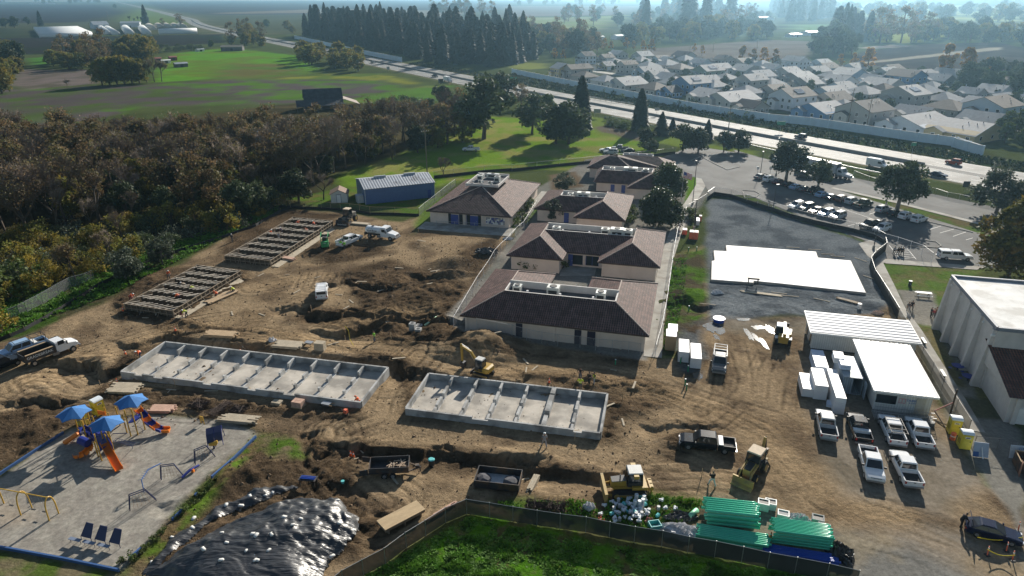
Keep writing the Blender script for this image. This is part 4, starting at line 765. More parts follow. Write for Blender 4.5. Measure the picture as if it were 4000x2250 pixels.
def car(kind,m):
 t=obj(kind,None)
 D=dict(sedan=(4.7,.9,.93,1.43,(-1.95,-1.2,.05,.95),.32),hatchback=(4.2,.88,.98,1.52,(-1.95,-1.55,.1,.9),.32),suv=(4.7,.94,1.06,1.72,(-2.25,-1.95,.2,.98),.36),offroader=(4.3,.92,1.1,1.82,(-1.95,-1.85,.25,.55),.4))[kind if kind!='parked_car' else 'sedan']
 L,w,zb,zt,xs,r=D;h=L/2;k=MB();bon=zb-(.05 if kind!='offroader' else 0)
 k.loft([sec(-h,w*.86,.38,zb-.08),sec(-h+.12,w*.95,.28,zb),sec(-h+.5,w,.22,zb+.02),sec(h-1.5,w,.22,zb),sec(h-.6,w*.97,.24,bon-.05),sec(h-.12,w*.9,.3,bon-.18),sec(h,w*.8,.36,bon-.28)]);k.build('body',m,t)
 cabin(t,xs,zb-.02,zt,w*.93,w*.74,m);lights(t,h,-h,w*.92,bon-.36,zb-.32)
 for x in (-L*.29,L*.3):
  for s in (-1,1):wheel(t,x,s*(w-.09),r,.22)
 for s in (-1,1):k=MB();k.box(xs[3]-.12,s*(w+.06),zb,.12,.2,.14);k.build('mirror',m,t)
 k=MB();k.box(h-.03,0,.42,.1,w*1.2,.16);k.build('grille',PLAS,t)
 if kind=='suv':
  for s in (-1,1):k=MB();k.beam((-1.7,s*.6,zt+.05),(.05,s*.6,zt+.05),.05,.05);k.build('roof_rail',PLAS,t)
 return t
def pickup(m,L=5.8,bed=True,crew=True,kind='pickup_truck',rack=False,load=None,toolbox=None,shell=None):
 t=obj(kind,None);w,zb,zt,h,r=.98,1.14,1.9,L/2,.4;xb=-h+(2.05 if crew else 2.5);k=MB()
 k.loft([sec(xb,w,.42,zb),sec(h-1.5,w,.42,zb),sec(h-.5,w*.98,.42,zb-.03),sec(h-.1,w*.93,.46,zb-.16),sec(h,w*.86,.52,zb-.26)]);k.build('body',m,t)
 cabin(t,(xb+.02,xb+.16,h-2.15,h-1.45),zb-.02,zt,w*.93,w*.78,m)
 b=MB();x0,x1=-h+.06,xb-.04;b.box((x0+x1)/2,0,.55,x1-x0,2*w-.1,.22)
 for s in (-1,1):b.box((x0+x1)/2,s*(w-.05),.5,x1-x0,.1,zb-.48)
 b.box(x1-.04,0,.77,.08,2*w-.2,zb-.79);u=b.build('bed',m,t);k=MB();k.box((x0+x1)/2,0,.772,x1-x0-.12,2*w-.24,.02);k.build('bed_floor',BEDL,u)
 k=MB();k.box(x0-.02,0,.55,.08,2*w-.22,zb-.55);v=k.build('tailgate',m,t);k=MB();k.box(x0-.07,0,.95,.03,.22,.08);k.build('handle',PLAS,v)
 k=MB();k.box(x0-.1,0,.42,.2,2*w-.1,.16);k.build('rear_bumper',RIM,t);k=MB();k.box(h,0,.46,.14,2*w*.88,.2);k.build('front_bumper',RIM,t);k=MB();k.box(h-.06,0,.68,.1,1.1,.26);k.build('grille',PLAS,t)
 lights(t,h-.05,x0-.06,w*.96,.74,.78,.3,.3,.16)
 for x in (-h+1.2,h-1.0):
  for s in (-1,1):wheel(t,x,s*(w-.12),r,.26)
 for s in (-1,1):k=MB();k.box(h-1.75,s*(w+.12),zb,.14,.26,.22);k.build('mirror',PLAS,t)
 if rack:
  k=MB()
  for s in (-1,1):
   k.beam((x0+.1,s*.85,2.0),(h-2.3,s*.85,2.0),.06,.06)
   for x in (x0+.2,x1-.1):k.beam((x,s*.9,zb),(x,s*.85,2.),.06,.06)
  for x in (x0+.2,(x0+x1)/2,x1-.1,h-2.4):k.beam((x,-.85,2.03),(x,.85,2.03),.06,.06)
  k.build('ladder_rack',rack if not isinstance(rack,bool)else PLAS,t)
 if toolbox:k=MB();k.box(x1-.35,0,zb-.25,.5,2*w-.1,.38);k.build('tool_box',toolbox,t)
 if shell:k=MB();k.loft([[(x,-w,zb),(x,w,zb),(x,w*.96,zt-.06),(x,w*.8,zt),(x,-w*.8,zt),(x,-w*.96,zt-.06)]for x in (x0,x1)]);u=k.build('camper_shell',shell,t);k=MB();k.box(x0-.02,0,zb+.2,.06,1.5,.42);k.build('rear_window',CARGL,u);[MB().box((x0+x1)/2,s*w*.985,zb+.22,1.5,.05,.35).build('side_window',CARGL,u)for s in (-1,1)]
 return t
def van(m):
 t=obj('cargo_van',None);h,w=3.,1.02;k=MB()
 k.loft([sec(-h,w*.96,.45,2.5,.12),sec(-h+.2,w,.35,2.58,.15),sec(.7,w,.35,2.58,.15),sec(1.35,w*.98,.35,2.35,.2),sec(2.1,w*.96,.35,1.35,.15),sec(2.85,w*.88,.4,1.05,.12),sec(h,w*.8,.45,.9,.1)]);k.build('body',m,t)
 glassq(t,'windshield',[(2.05,-.8,1.42),(2.05,.8,1.42),(1.42,.78,2.27),(1.42,-.78,2.27)],.03)
 for s in (-1,1):k=MB();k.box(1.05,s*w,1.4,.95,.05,.6);k.build('side_window',CARGL,t);k=MB();k.box(1.75,s*(w+.12),1.35,.16,.26,.36);k.build('mirror',PLAS,t)
 lights(t,h-.04,-h,w*.9,.8,1.0,.3,.5,.14)
 for x in (-1.8,2.):
  for s in (-1,1):wheel(t,x,s*(w-.1),.37,.24)
 k=MB();k.box(h,0,.42,.12,1.6,.25);k.build('front_bumper',PLAS,t);return t
def truckcab(t,x,m,w=1.15,zt=2.75,hood=1.7):
 """conventional cab: x = back of cab, bonnet forward"""
 k=MB();k.loft([sec(x,w,.7,zt,.15),sec(x+1.25,w,.7,zt,.15),sec(x+1.75,w*.98,.7,1.75,.12),sec(x+1.8+hood*.8,w*.85,.75,1.5,.15),sec(x+1.8+hood,w*.78,.8,1.3,.15)]);k.build('cab',m,t)
 glassq(t,'windshield',[(x+1.72,-.98,1.85),(x+1.72,.98,1.85),(x+1.32,.95,zt-.22),(x+1.32,-.95,zt-.22)],.04);k=MB();k.box(x+1.8+hood,0,.85,.06,1.1,.5);k.build('grille',RIM,t);k=MB();k.box(x+1.9+hood,0,.5,.2,2.1,.3);k.build('front_bumper',RIM,t)
 for s in (-1,1):k=MB();k.box(x+.75,s*w,1.8,.85,.05,.6);k.build('side_window',CARGL,t);k=MB();k.box(x+1.45,s*(w+.22),1.7,.12,.2,.5);k.build('mirror',PLAS,t);k=MB();k.box(x+1.8+hood*.85,s*.85,1.05,.2,.25,.2);k.build('headlight',LAMP,t)
def water_truck():
 t=obj('water_truck',None);truckcab(t,.6,PW);k=MB()
 k.loft([[(x,1.12*q*math.cos(a),1.75+.78*q*math.sin(a))for a in [i*math.pi/9 for i in range(18)]]for x,q in ((-3.3,.8),(-3.1,1),(.35,1),(.5,.85))]);u=k.build('tank',PW,t)
 text('Grade Break',.5,(-1.5,-1.14,1.85),(rad(90),0,0),LBLK,u);text('GENERAL ENGINEERING',.17,(-1.5,-1.15,1.45),(rad(90),0,0),LBLK,u)
 k=MB();k.path([(-2.4,-1.1,2.12),(-2.1,-1.06,2.3),(-1.6,-1.06,2.3),(-1.3,-1.1,2.12)],.025,4);k.build('emblem',LBLK,u);k=MB();k.tube((-1.8,0,2.5),(-1.8,0,2.62),.3);k.build('tank_hatch',PLAS,u)
 k=MB();k.box(-1.,0,.65,5.2,.9,.25);k.build('chassis',PLAS,t);k=MB();k.box(-3.4,0,.6,.2,2.,.7);k.build('spray_bar',PLAS,t)
 for x,ys in ((-2.2,(-.98,.98)),(2.9,(-.98,.98))):
  for y in ys:wheel(t,x,y,.5,.32)
 for s in (-1,1):k=MB();k.box(.2,s*.95,.45,.9,.4,.5);k.build('fuel_tank',RIM,t)
 return t
def dump_truck():
 t=obj('dump_truck',None);truckcab(t,1.1,PW,1.05,2.35,1.25);k=MB();k.box(-.6,0,.6,4.2,.9,.25);k.build('chassis',PLAS,t);k=MB()
 k.box(-1.1,0,.95,3.9,2.2,.1);u=k.build('dump_bed',STEELD,t)
 for s in (-1,1):
  k=MB();k.box(-1.1,s*1.12,.95,3.9,.1,1.0);v=k.build('bed_side',STEELD,u);k=MB();k.box(-1.1,s*1.12,1.97,3.6,.24,.1);k.build('side_board',TIMBER,u)
  text('GRADEBREAK',.55,(-1.1,s*1.185,1.5),(rad(90),0,0 if s<0 else math.pi),WHITE,u)
 k=MB();k.box(-3.05,0,.95,.1,2.3,1.0);k.build('tailgate',STEELD,t);k=MB();k.box(.88,0,.95,.12,2.3,1.15);k.build('headboard',STEELD,t)
 for x in (-2.,3.2):
  for s in (-1,1):wheel(t,x,s*.95,.46,.36)
 for s in (-1,1):k=MB();k.box(.9,s*.95,.5,.8,.35,.45);k.build('step_box',RIM,t)
 return t
def service_truck(m):
 t=pickup(m,6.6,kind='service_truck',rack=True)
 for s in (-1,1):
  k=MB();k.box(-2.0,s*.93,.62,2.4,.34,.85);k.build('tool_cabinet',m,t)
 return t
def semi_truck():
 t=obj('semi_truck',None);truckcab(t,6.2,PW,1.2,2.9,1.9);k=MB();k.box(-.6,0,1.15,12.8,2.5,2.75);k.build('trailer_box',wavemat('trailer_side',(.62,.64,.66),(.5,.52,.54),.6,'X',.5,bump=.02),t);k=MB();k.box(5.86,0,2.4,.2,1.6,1.3);k.build('cooling_unit',PLAS,t);k=MB();k.box(.5,0,.8,12.5,.9,.3);k.build('chassis',PLAS,t)
 for x in (-5.6,-4.3,5.,6.2,8.9):
  for s in (-1,1):wheel(t,x,s*1.0,.5,.4)
 for s in (-1,1):k=MB();k.box(7.2,s*1.0,.5,1.4,.5,.6);k.build('fuel_tank',RIM,t)
 return t
def box_truck():
 t=obj('box_truck',None);truckcab(t,1.4,PW,1.,2.3,.9);k=MB();k.box(-1.3,0,.95,4.8,2.3,2.2);k.build('cargo_box',WHITE,t);k=MB();k.box(0,0,.6,6,.9,.25);k.build('chassis',PLAS,t)
 for x in (-2.4,3.1):
  for s in (-1,1):wheel(t,x,s*.9,.42,.3)
 return t
CARS={}
def put(key,make,label,cat,a,b,group=None,z=None,off=.02):
 """a = rear ground point, b = front ground point"""
 if key not in CARS:CARS[key]=make()
 mx=(a+b)/2;zz=gz(mx.x,mx.y)if z is None else z
 return place(CARS[key],(mx.x,mx.y,zz+off),ang(a,b),label,group,None,cat)
def carat(kind,m,label,p,rz,group=None,z=.06,cat='car'):
 k=(kind,m.name)
 d=Vector((math.cos(rz),math.sin(rz),0));p=Vector((p[0],p[1],0));mk=(lambda:car(kind,m))if kind in ('sedan','hatchback','suv','offroader')else (lambda:pickup(m))
 return put(k,mk,label,cat,p-d,p+d,group,z)
aL=ang(W(24,1610,870),W(24,1740,830));GL='cars in the school car park'
ROW1=[(-72,352,'sedan',PG,'dark grey sedan at the far left end of the row along the grass strip'),(18,378,'suv',PW,'white car second from the left in the row along the grass strip'),(115,405,'sedan',PDR,'maroon sedan parked under the left tree of the grass strip'),(205,428,'sedan',PK,'black sedan between the maroon sedan and the pale blue sedan'),(285,455,'sedan',PB,'pale blue sedan next to the black sedan, left half of the row'),(370,480,'hatchback',PG,'dark grey hatchback between the pale blue sedan and the black pickup'),(465,498,'pickup',PK,'black pickup under the small middle tree of the grass strip'),(545,532,'sedan',PB,'pale blue sedan right of the black pickup, under the small middle tree'),(640,560,'sedan',PK,'black sedan between a pale blue sedan and a brown car'),(745,582,'suv',PBR,'brown car in the middle of the row along the grass strip'),(845,602,'suv',PS,'silver car between the brown car and the green pickup'),(955,632,'pickup',PGN,'dark green pickup at the end of the long row of cars'),
 (1155,685,'suv',PS,'silver car beside the trunk of the big tree in the car park'),(1272,722,'hatchback',PK,'black hatchback squeezed beside the big tree trunk in the car park'),(1388,752,'suv',PW,'white car with bluish rear window beside the black hatchback'),(1515,785,'suv',PW,'white car at the right end of the row, next to empty stalls')]
for x,y,k,m,l in ROW1:carat(k,m,l,W(24,x,y),aL,GL)
for x,y,k,m,l in [(280,650,'suv',PW,'white car at the left end of the row along the construction fence'),(382,668,'suv',PG,'grey car second in the row along the construction fence'),(478,700,'sedan',PBR,'brown sedan in the middle of the row along the construction fence'),(578,728,'suv',PB,'pale blue car fourth in the row along the construction fence'),(695,755,'suv',PS,'silver car at the right end of the row along the construction fence'),(1020,845,'pickup',PK,'black pickup facing the bend of the construction fence'),(1140,880,'suv',PW,'white car tight beside the black pickup at the fence bend')]:carat(k,m,l,W(24,x,y),aL+math.pi,GL)
hwv=lambda rc,x,y:W(rc,x,y)
hd=lambda p:ang(*[q for q in min(zip(HW,HW[1:]),key=lambda s:abs(s[0][1]+s[1][1]-2*p.y))])
def hw(kind,m,rc,x,y,label,rev=False,cat='car'):
 p=W(rc,x,y);a=hd(p)+(math.pi if rev else 0);return carat(kind,m,label,p,a,'traffic on the highway',.08,cat)
hw('offroader',PR,24,1860,208,'red boxy car driving on the far lanes of the highway',True);hw('sedan',PDB,24,1710,332,'dark blue sedan driving on the near lanes of the highway');hw('offroader',PDB,14,325,1395,'dark boxy car with pale roof, alone on the far lanes before the sound wall',True)
hw('pickup',PS,12,1178,636,'small silver pickup far off on the shaded stretch of highway',cat='pickup');hw('pickup',PK,12,1800,778,'dark pickup ahead of the white box truck on the highway',cat='pickup');hw('pickup',PK,11,2425,298,'tiny dark pickup far away on the highway past the greenhouses',cat='pickup')
def hwp(key,mk,rc,x,y,label,cat,**k):
 p=W(rc,x,y);a=hd(p);d=Vector((math.cos(a),math.sin(a),0));return put(key,mk,label,cat,p-d,p+d,'traffic on the highway',.08)
hwp('van',lambda:van(PW),24,1092,238,'tall white cargo van driving on the near lanes of the highway','van');hwp('box',box_truck,12,1930,825,'small white box truck on the highway beside a roadside sign','truck')
a,b=W(24,380,268),W(24,760,352);d=(b-a).normalized();c=W(24,745,350)
put('semi',semi_truck,'white semi truck with long trailer on the frontage road behind the car park tree','truck',c-d*8.4,c-d*6.4,None,.06)
carat('suv',PG,'dark grey car in the shade beside the semi truck, behind the small tree',W(24,385,330)+Vector((-1,-1.5,0)),ang(a,b));carat('sedan',PW,'white car on the frontage road behind the left car park tree',W(24,90,175),ang(a,b))
p=W(24,1870,1165);put('shell',lambda:pickup(PW,6.,shell=PW,kind='utility_pickup'),'white pickup with closed canopy, driving past the lawn by the plane tree','pickup',p-Vector((1,-.2,0)),p+Vector((1,-.2,0)),None,.07)
for rc,x,y,k,m,rz,l in [(22,2165,72,'pickup',PW,3.1,'white pickup left in the meadow above the barn'),(23,950,80,'sedan',PW,2.8,'white sedan at the left of the group parked in the meadow'),(23,995,100,'suv',PS,2.9,'silver car in front of the group parked in the meadow'),(23,1085,65,'pickup',PG,2.9,'grey pickup at the back of the group parked in the meadow'),(23,1165,85,'sedan',PK,3.0,'black sedan at the right of the group parked in the meadow'),
 (13,870,710,'pickup',PW,.2,'white pickup on a driveway in the housing estate'),(13,1455,790,'pickup',PW,.1,'white pickup parked at the kerb, left of three estate vehicles'),(13,1545,780,'pickup',PG,.1,'dark pickup between two white vehicles at the estate kerb'),(13,1628,768,'suv',PW,.1,'white car parked at the kerb, right of three estate vehicles'),(14,900,800,'suv',PB,.3,'pale blue car in the carport of a blue estate house'),(14,1345,1120,'sedan',PB,.4,'pale blue sedan outside a cream two-storey house'),(14,2310,940,'suv',PG,.4,'grey car under the estate trees at the right edge'),(14,2430,930,'suv',PK,.4,'black car under the estate trees at the right edge')]:
 carat(k,m,l,W(rc,x,y),rz,None,gz(*W(rc,x,y)[:2]),'pickup' if k=='pickup' else 'car')
put('water',water_truck,'white water tank truck with lettered tank, on the dirt below the barn','truck',W(22,1150,935),W(22,1370,965))
put('service',lambda:service_truck(PW),'white service pickup with ladder rack, two workers at its tail','pickup',W(22,890,1030),W(22,1000,980))
put('dump',dump_truck,'white dump truck with dark lettered tipper bed beside two pickups','truck',W(31,330,770),W(31,620,660))
put('bluesvc',lambda:pickup(PB,6.6,rack=True,kind='service_truck',toolbox=WHITE),'pale blue-white work pickup with rack, behind the dump truck','pickup',W(31,420,590),W(31,40,720))
put('blackp',lambda:pickup(PK),'black pickup cut off by the left edge, beside the dump truck','pickup',W(31,-120,870),W(31,130,775))
put('shellw',lambda:pickup(PW,6.,shell=PW,kind='utility_pickup',rack=WHITE),'white utility pickup alone on the dirt, seen from behind','pickup',W(32,665,140),W(32,672,10))
put('greyw',lambda:pickup(PG,6.,rack=WHITE),'dark grey pickup with white rack facing the camera, below the wrapped pallets','pickup',W(33,2090,690),W(33,2075,890))
YG='pickups in the site yard'
put('p1',lambda:pickup(PS,rack=False,toolbox=None),'silver pickup at the left of the four parked by the white classroom','pickup',W(44,595,75),W(34,555,1330),YG)
put('p2',lambda:pickup(PK,toolbox=PW),'black pickup with white bed corners, second from left by the white classroom','pickup',W(44,945,135),W(34,862,1340),YG)
put('p3',lambda:pickup(PW,rack=PLAS),'white pickup with black ladder rack, facing the classroom ramp','pickup',W(44,1285,155),W(34,1180,1360),YG)
put('p4',lambda:pickup(PW,toolbox=None),'white pickup at the right of the four parked by the classroom ramp','pickup',W(44,1560,185),W(34,1445,1380),YG)
put('p4',None,'white pickup facing the camera in the front pair of the yard','pickup',W(44,985,240),W(44,1065,525),YG)
u=put('p6',lambda:pickup(PW,toolbox=None),'white pickup seen from behind with cargo in its bed','pickup',W(44,1435,560),W(44,1300,290),YG)
put('p7',lambda:pickup(PK,6.2,toolbox=WHITE,kind='pickup_truck'),'big black pickup with white tool box by the wet soil heap','pickup',W(43,2210,195),W(43,1700,130),YG)
s=CARS['bs']=car('sedan',PDB);k=MB();k.loft([[(-2.25,-.75,.98),(-2.25,.75,.98),(-1.72,.75,1.02),(-1.72,-.75,1.02)],[(-2.25,-.75,1.0),(-2.25,.75,1.0),(-1.72,.75,1.04),(-1.72,-.75,1.04)]]);
k=MB();k.beam((-1.75,0,1.0),(-2.05,0,1.75),1.45,.06);k.build('boot_lid',PDB,s)
put('bs',None,'black sedan with its boot lid open, at the bottom right corner','car',W(44,2060,1000),W(44,2430,1100))
# -------- foundations and formwork
FCON=mat('raw_concrete',(.42,.42,.41),.9,0,.16,.7,.008,9,spec=.2,wear=((.22,.22,.215),.5,.5));FLOORC=mat('foundation_floor',(.5,.46,.4),.92,0,.2,.35,.01,7,spec=.15,wear=((.29,.27,.24),.3,.6))
def foundation(name,label,pts,z,lines,n,notch):
 fl,fr,br,bl=[G(*p,z)for p in pts];a=ang(fl,fr);Wd=((fr-fl).length+(br-bl).length)/2;D=((bl-fl).length+(br-fr).length)/2
 t=thing(name,label,'foundation',(fl.x,fl.y,0),a);w=.26
 k=MB();k.box(Wd/2,D/2,-.3,Wd-.1,D-.1,.36);k.build('slab',FLOORC,t)
 def wall(nm,x0,y0,x1,y1,h=z):k=MB();k.box((x0+x1)/2,(y0+y1)/2,-.35,max(x1-x0,w),max(y1-y0,w),h+.35);return k.build(nm,FCON,t)
 wall('wall',0,D-w/2,Wd,D-w/2);wall('wall',0,w*.5,.001,D-w*.5);wall('wall',Wd-.001,w*.5,Wd,D-w*.5)
 x=0;k=MB()
 for s,e in list(notch)+[(Wd,Wd)]:
  if s>x:k.box((x+s)/2,0,-.35,s-x,w,z+.35)
  if e>s:k.box((s+e)/2,0,-.35,e-s,w-.02,z+.05)
  x=e
 k.build('wall',FCON,t)
 for i in range(1,n):
  xx=Wd*i/n;k=MB();k.box(xx,D*.5,.06,.5,D*.94,.06);k.build('footing_strip',FCON,t)
  for y0,y1,h,wd in lines(i,D):k=MB();k.box(xx,(y0+y1)/2,.1,wd,y1-y0,h-.1);k.build('pier',FCON,t)
 k=MB()
 for y in (w*.5,D-w*.5):
  for i in range(1,n*4):k.tube((Wd*i/(n*4),y,z-.05),(Wd*i/(n*4),y,z+.06),.018,None,4)
 k.build('anchor_bolts',STEELD,t);return t
foundation('concrete_foundation','long grey concrete foundation with ten open bays',[(471.7,1450),(1407.6,1570),(1522,1433),(650,1333)],.95,lambda i,D:[(D-2.1,D-.26,.9,.28),(D*.52,D*.65,.7,.3),(D*.26,D*.31,.62,.32)],10,[(2.2,3.4),(5.2,6.6),(12.8,14),(19.4,20.6),(24.6,26.2)])
foundation('concrete_foundation','shorter grey concrete foundation with seven open bays and one thick cross wall',[(1584,1594),(2345,1690),(2381,1538.6),(1685,1454)],.95,lambda i,D:([(D-1.8,D-.26,.92,.3),(D*.5,D*.72,.85,.34),(D*.2,D*.42,.8,.34),(.26,D*.16,.7,.3)]if i!=5 else [(D-1.6,D-.26,.95,.6),(D*.36,D*.78,.95,.62),(.26,D*.3,.7,.5)]),7,[(8.6,10.6),(21,22)])
FORMP=mat('form_plywood',(.1,.076,.052),.9,0,.3,1.5);FORML=mat('form_lumber',(.27,.215,.155),.9,0,.25,2);PITF=mat('pit_floor',(.075,.08,.1),.9,0,.3,.6)
def formwork(label,pts,rows,z=1.2):
 fl,fr,br,bl=[G(*p,z)for p in pts];a=ang(fl,fr);Wd=((fr-fl).length+(br-bl).length)/2;D=((bl-fl).length+(br-fr).length)/2;sk=ang(fl,bl)-a
 t=thing('foundation_formwork',label,'formwork',(fl.x,fl.y,0),a);c=1/math.tan(sk);S=lambda x,y:(x+y*c,y);rg=random.Random(rows)
 k=MB();k.prism([S(.1,.1),S(Wd-.1,.1),S(Wd-.1,D-.1),S(.1,D-.1)],-.2,.06);k.build('pit_floor',PITF,t)
 for x0,y0,x1,y1 in ((0,0,Wd,0),(Wd,0,Wd,D),(Wd,D,0,D),(0,D,0,0)):
  k=MB();p,q=Vector((*S(x0,y0),0)),Vector((*S(x1,y1),0));n=Vector((q.y-p.y,p.x-q.x,0)).normalized()
  k.beam(p+Vector((0,0,.6)),q+Vector((0,0,.6)),.04,1.2);k.build('form_panel',FORMP,t);k=MB();L=(q-p).length;m=int(L/1.1)
  for i in range(m+1):
   b=p.lerp(q,i/m)+n*.09;k.beam(b,b+Vector((0,0,1.28)),.1,.1)
   if i%3==0:k.beam(b+Vector((0,0,1.1)),b+n*.95,.07,.05)
  k.beam(p+n*.09+Vector((0,0,1.22)),q+n*.09+Vector((0,0,1.22)),.12,.1);k.beam(p+n*.12+Vector((0,0,.5)),q+n*.12+Vector((0,0,.5)),.1,.1);k.build('form_bracing',FORML,t)
 for r in range(rows):
  y=D*(.04+.92*r/(rows-1));k=MB();b=MB()
  for o in (-.2,.2):
   if r in (0,rows-1)and o*(r-.5)<0:continue
   k.beam((*S(.15,y+o),.55),(*S(Wd-.15,y+o),.55),.04,1.05);b.beam((*S(.15,y+o),1.12),(*S(Wd-.15,y+o),1.12),.09,.09)
  k.build('cross_form',FORMP,t)
  for i in range(9):
   x=Wd*(.08+.84*i/8)+rg.uniform(-.35,.35);b.beam((x+c*y-.85,y-.85,1.22),(x+c*y+.85,y+.85,1.22+rg.uniform(-.05,.1)),.15,.06)
  b.build('tie_boards',mat('tie_wood',(.5,.44,.36),.9,0,.2,2),t)
 k=MB();k.prism([S(Wd+.3,-.2),S(Wd+1.9,-.2),S(Wd+1.9,D*.9),S(Wd+.3,D*.95)],.02,.12);k.build('walk_boards',mat('pale_boards',(.4,.34,.25),.9,0,.2,1.5),t);return t
formwork('timber foundation formwork with cross ties nearest the white pickups side, low left',[(489,1186),(675,1214),(941.6,1054),(764.6,1040)],7)
formwork('timber foundation formwork farther back, below the shed, with many workers inside',[(880,998.8),(1051,1017.6),(1295,865.6),(1149.9,846.8)],8)
# -------- machines
YEL=paint('yellow',(.4,.25,.04),.5);YELD=mat('dusty_yellow',(.42,.29,.09),.7,0,.2,2,wear=((.25,.18,.09),1.,.5));CABR=mat('cab_roof',(.5,.5,.48),.6,0,.1,1);GRNM=paint('machine_green',(.05,.3,.11),.5);SAND=mat('dusty_roof',(.55,.45,.33),.8)
def track(t,x0,x1,y,r,w,m=None):
 k=MB();P=[(x0-r*math.cos(a),r+r*math.sin(a))for a in [-1.57+i*.52 for i in range(7)]][::1];P=[(x0+r*math.cos(a),r+r*math.sin(a))for a in [math.pi/2+i*math.pi/7 for i in range(8)]]+[(x1+r*math.cos(a),r+r*math.sin(a))for a in [-math.pi/2+i*math.pi/7 for i in range(8)]]
 k.loft([[(x,y-w/2,z)for x,z in P],[(x,y+w/2,z)for x,z in P]]);o=k.build('track',m or RUB,t);k=MB();s=1 if y>0 else -1
 k.box((x0+x1)/2,y+s*w*.5,r*.6,x1-x0,.06,r*.8);[k.tube((x,y+s*w*.45,r),(x,y+s*(w/2+.05),r),r*.6,None,10)for x in (x0,x1)];k.build('track_frame',YELD,o)
def cabbox(t,x,y,z,sx,sy,h,roof=CABR,frame=PLAS):
 k=MB();k.box(x,y,z,sx,sy,h,tx=.92,ty=.92);c=k.build('cab',CARGL,t);k=MB()
 for i in (-1,1):
  for j in (-1,1):k.beam((x+i*sx/2,y+j*sy/2,z),(x+i*sx*.46,y+j*sy*.46,z+h),.1,.1)
  k.beam((x+i*sx/2,y-sy/2,z+.05),(x+i*sx/2,y+sy/2,z+.05),.1,.3);k.beam((x-sx/2,y+i*sy/2,z+.15),(x+sx/2,y+i*sy/2,z+.15),.1,.5)
 k.build('cab_frame',frame,c);k=MB();k.box(x,y,z+h,sx*1.04,sy*1.04,.12,tx=.9,ty=.9);k.build('cab_roof',roof,c)
def dozer(p,rz):
 t=thing('bulldozer','yellow bulldozer with a wide front blade and rear ripper','bulldozer',p,rz)
 for s in (-1,1):track(t,-1.3,1.4,s*.95,.48,.6)
 k=MB();k.box(.2,0,.7,3.,1.3,.5);k.loft([sec(.35,.55,1.,1.85,.08),sec(1.9,.5,1.,1.7,.08)]);k.box(-1.,0,1.1,1.6,2.2,.35);k.build('body',YEL,t)
 k=MB();k.loft([sec(.4,.5,1.85,1.9,.02),sec(1.85,.45,1.7,1.76,.02)]);k.build('bonnet',mat('dozer_bonnet',(.1,.1,.1),.6),t);cabbox(t,-.55,0,1.4,1.5,1.5,1.45)
 k=MB();k.box(-.55,.95,2.55,.5,.4,.35);k.box(-.55,-.95,2.55,.5,.4,.35);k.build('work_light',YEL,t);k=MB();k.tube((1.,.35,1.8),(1.,.35,2.6),.07,.06);k.build('exhaust',PLAS,t)
 k=MB();k.loft([[(x+math.sin(a)*.18,y,.05+1.15*i/4)for i,a in enumerate((1.5,.6,0,.6,1.3))for x in (2.55,)]+[(x,y,.05+1.15*i/4)for i in (4,3,2,1,0)for x in (2.42,)]for y in (-1.75,1.75)]);k.build('blade',YELD,t)
 k=MB()
 for s in (-1,1):k.beam((2.4,s*.95,.5),(.2,s*1.35,.5),.16,.2);k.beam((2.45,s*.4,1.),(1.7,s*.4,1.2),.12,.12)
 k.build('push_arm',YEL,t);k=MB();k.box(-2.3,0,.8,.4,1.5,.35)
 for y in (-.6,0,.6):k.beam((-1.7,y,.9),(-2.3,y,1.),.14,.14);k.loft([[(-2.5,y-.06,1.2),(-2.25,y-.06,1.2),(-2.25,y+.06,1.2),(-2.5,y+.06,1.2)],[(-2.4,y-.05,.5),(-2.25,y-.05,.5),(-2.25,y+.05,.5),(-2.4,y+.05,.5)],[(-2.2,y-.03,.15),(-2.12,y-.03,.15),(-2.12,y+.03,.15),(-2.2,y+.03,.15)]])
 k.build('ripper',YEL,t)
a,b=W(43,1390,640),W(43,960,650);m=(a+b)/2+Vector((0,.8,0));dozer((m.x,m.y,gz(m.x,m.y)),ang(a,b))
def excavator(p,rz):
 t=thing('mini_excavator','yellow mini excavator digging behind the shorter foundation','excavator',p,rz)
 for s in (-1,1):track(t,-.95,.95,s*.72,.32,.42)
 k=MB();k.box(0,0,.45,1.,1.,.3);k.tube((0,0,.7),(0,0,.85),.5,None,12);k.build('undercarriage',PLAS,t);k=MB();k.loft([sec(-1.25,.8,.85,1.5,.12),sec(-.9,1.,.85,1.62,.12),sec(.2,1.,.85,1.5,.1),sec(.9,.95,.85,1.15,.08)]);k.build('house',YEL,t)
 cabbox(t,.2,.45,1.1,1.15,1.,1.55);k=MB();k.box(1.5,0,.15,.12,2.,.5);k.beam((.9,.5,.35),(1.5,.5,.35),.12,.12);k.beam((.9,-.5,.35),(1.5,-.5,.35),.12,.12);k.build('dozer_blade',STEELD,t)
 B=[Vector((.9,-.25,1.2)),Vector((2.2,-.25,3.)),Vector((3.8,-.25,3.5))];k=MB();k.beam(B[0],B[1],.26,.36);k.beam(B[1]-Vector((.1,0,.08)),B[2],.24,.3);u=k.build('boom',YEL,t)
 k=MB();k.tube((1.2,-.25,1.1),(2.3,-.25,2.7),.06);k.tube((2.4,-.25,3.3),(3.6,-.25,3.75),.05);k.build('hydraulic_ram',STEEL,u);k=MB();k.beam(B[2]+Vector((-.15,0,.25)),Vector((3.6,-.25,1.1)),.2,.3);k.build('stick',YEL,t)
 k=MB();k.loft([[(3.2,y,1.0),(3.75,y,1.1),(3.85,y,.6),(3.5,y,.15),(3.15,y,.25)]for y in (-.6,.1)]);k.build('bucket',STEELD,t)
p=on(W(32,2290,880));a=ang(W(32,2330,900),W(32,2090,830));excavator(tuple(p),a)
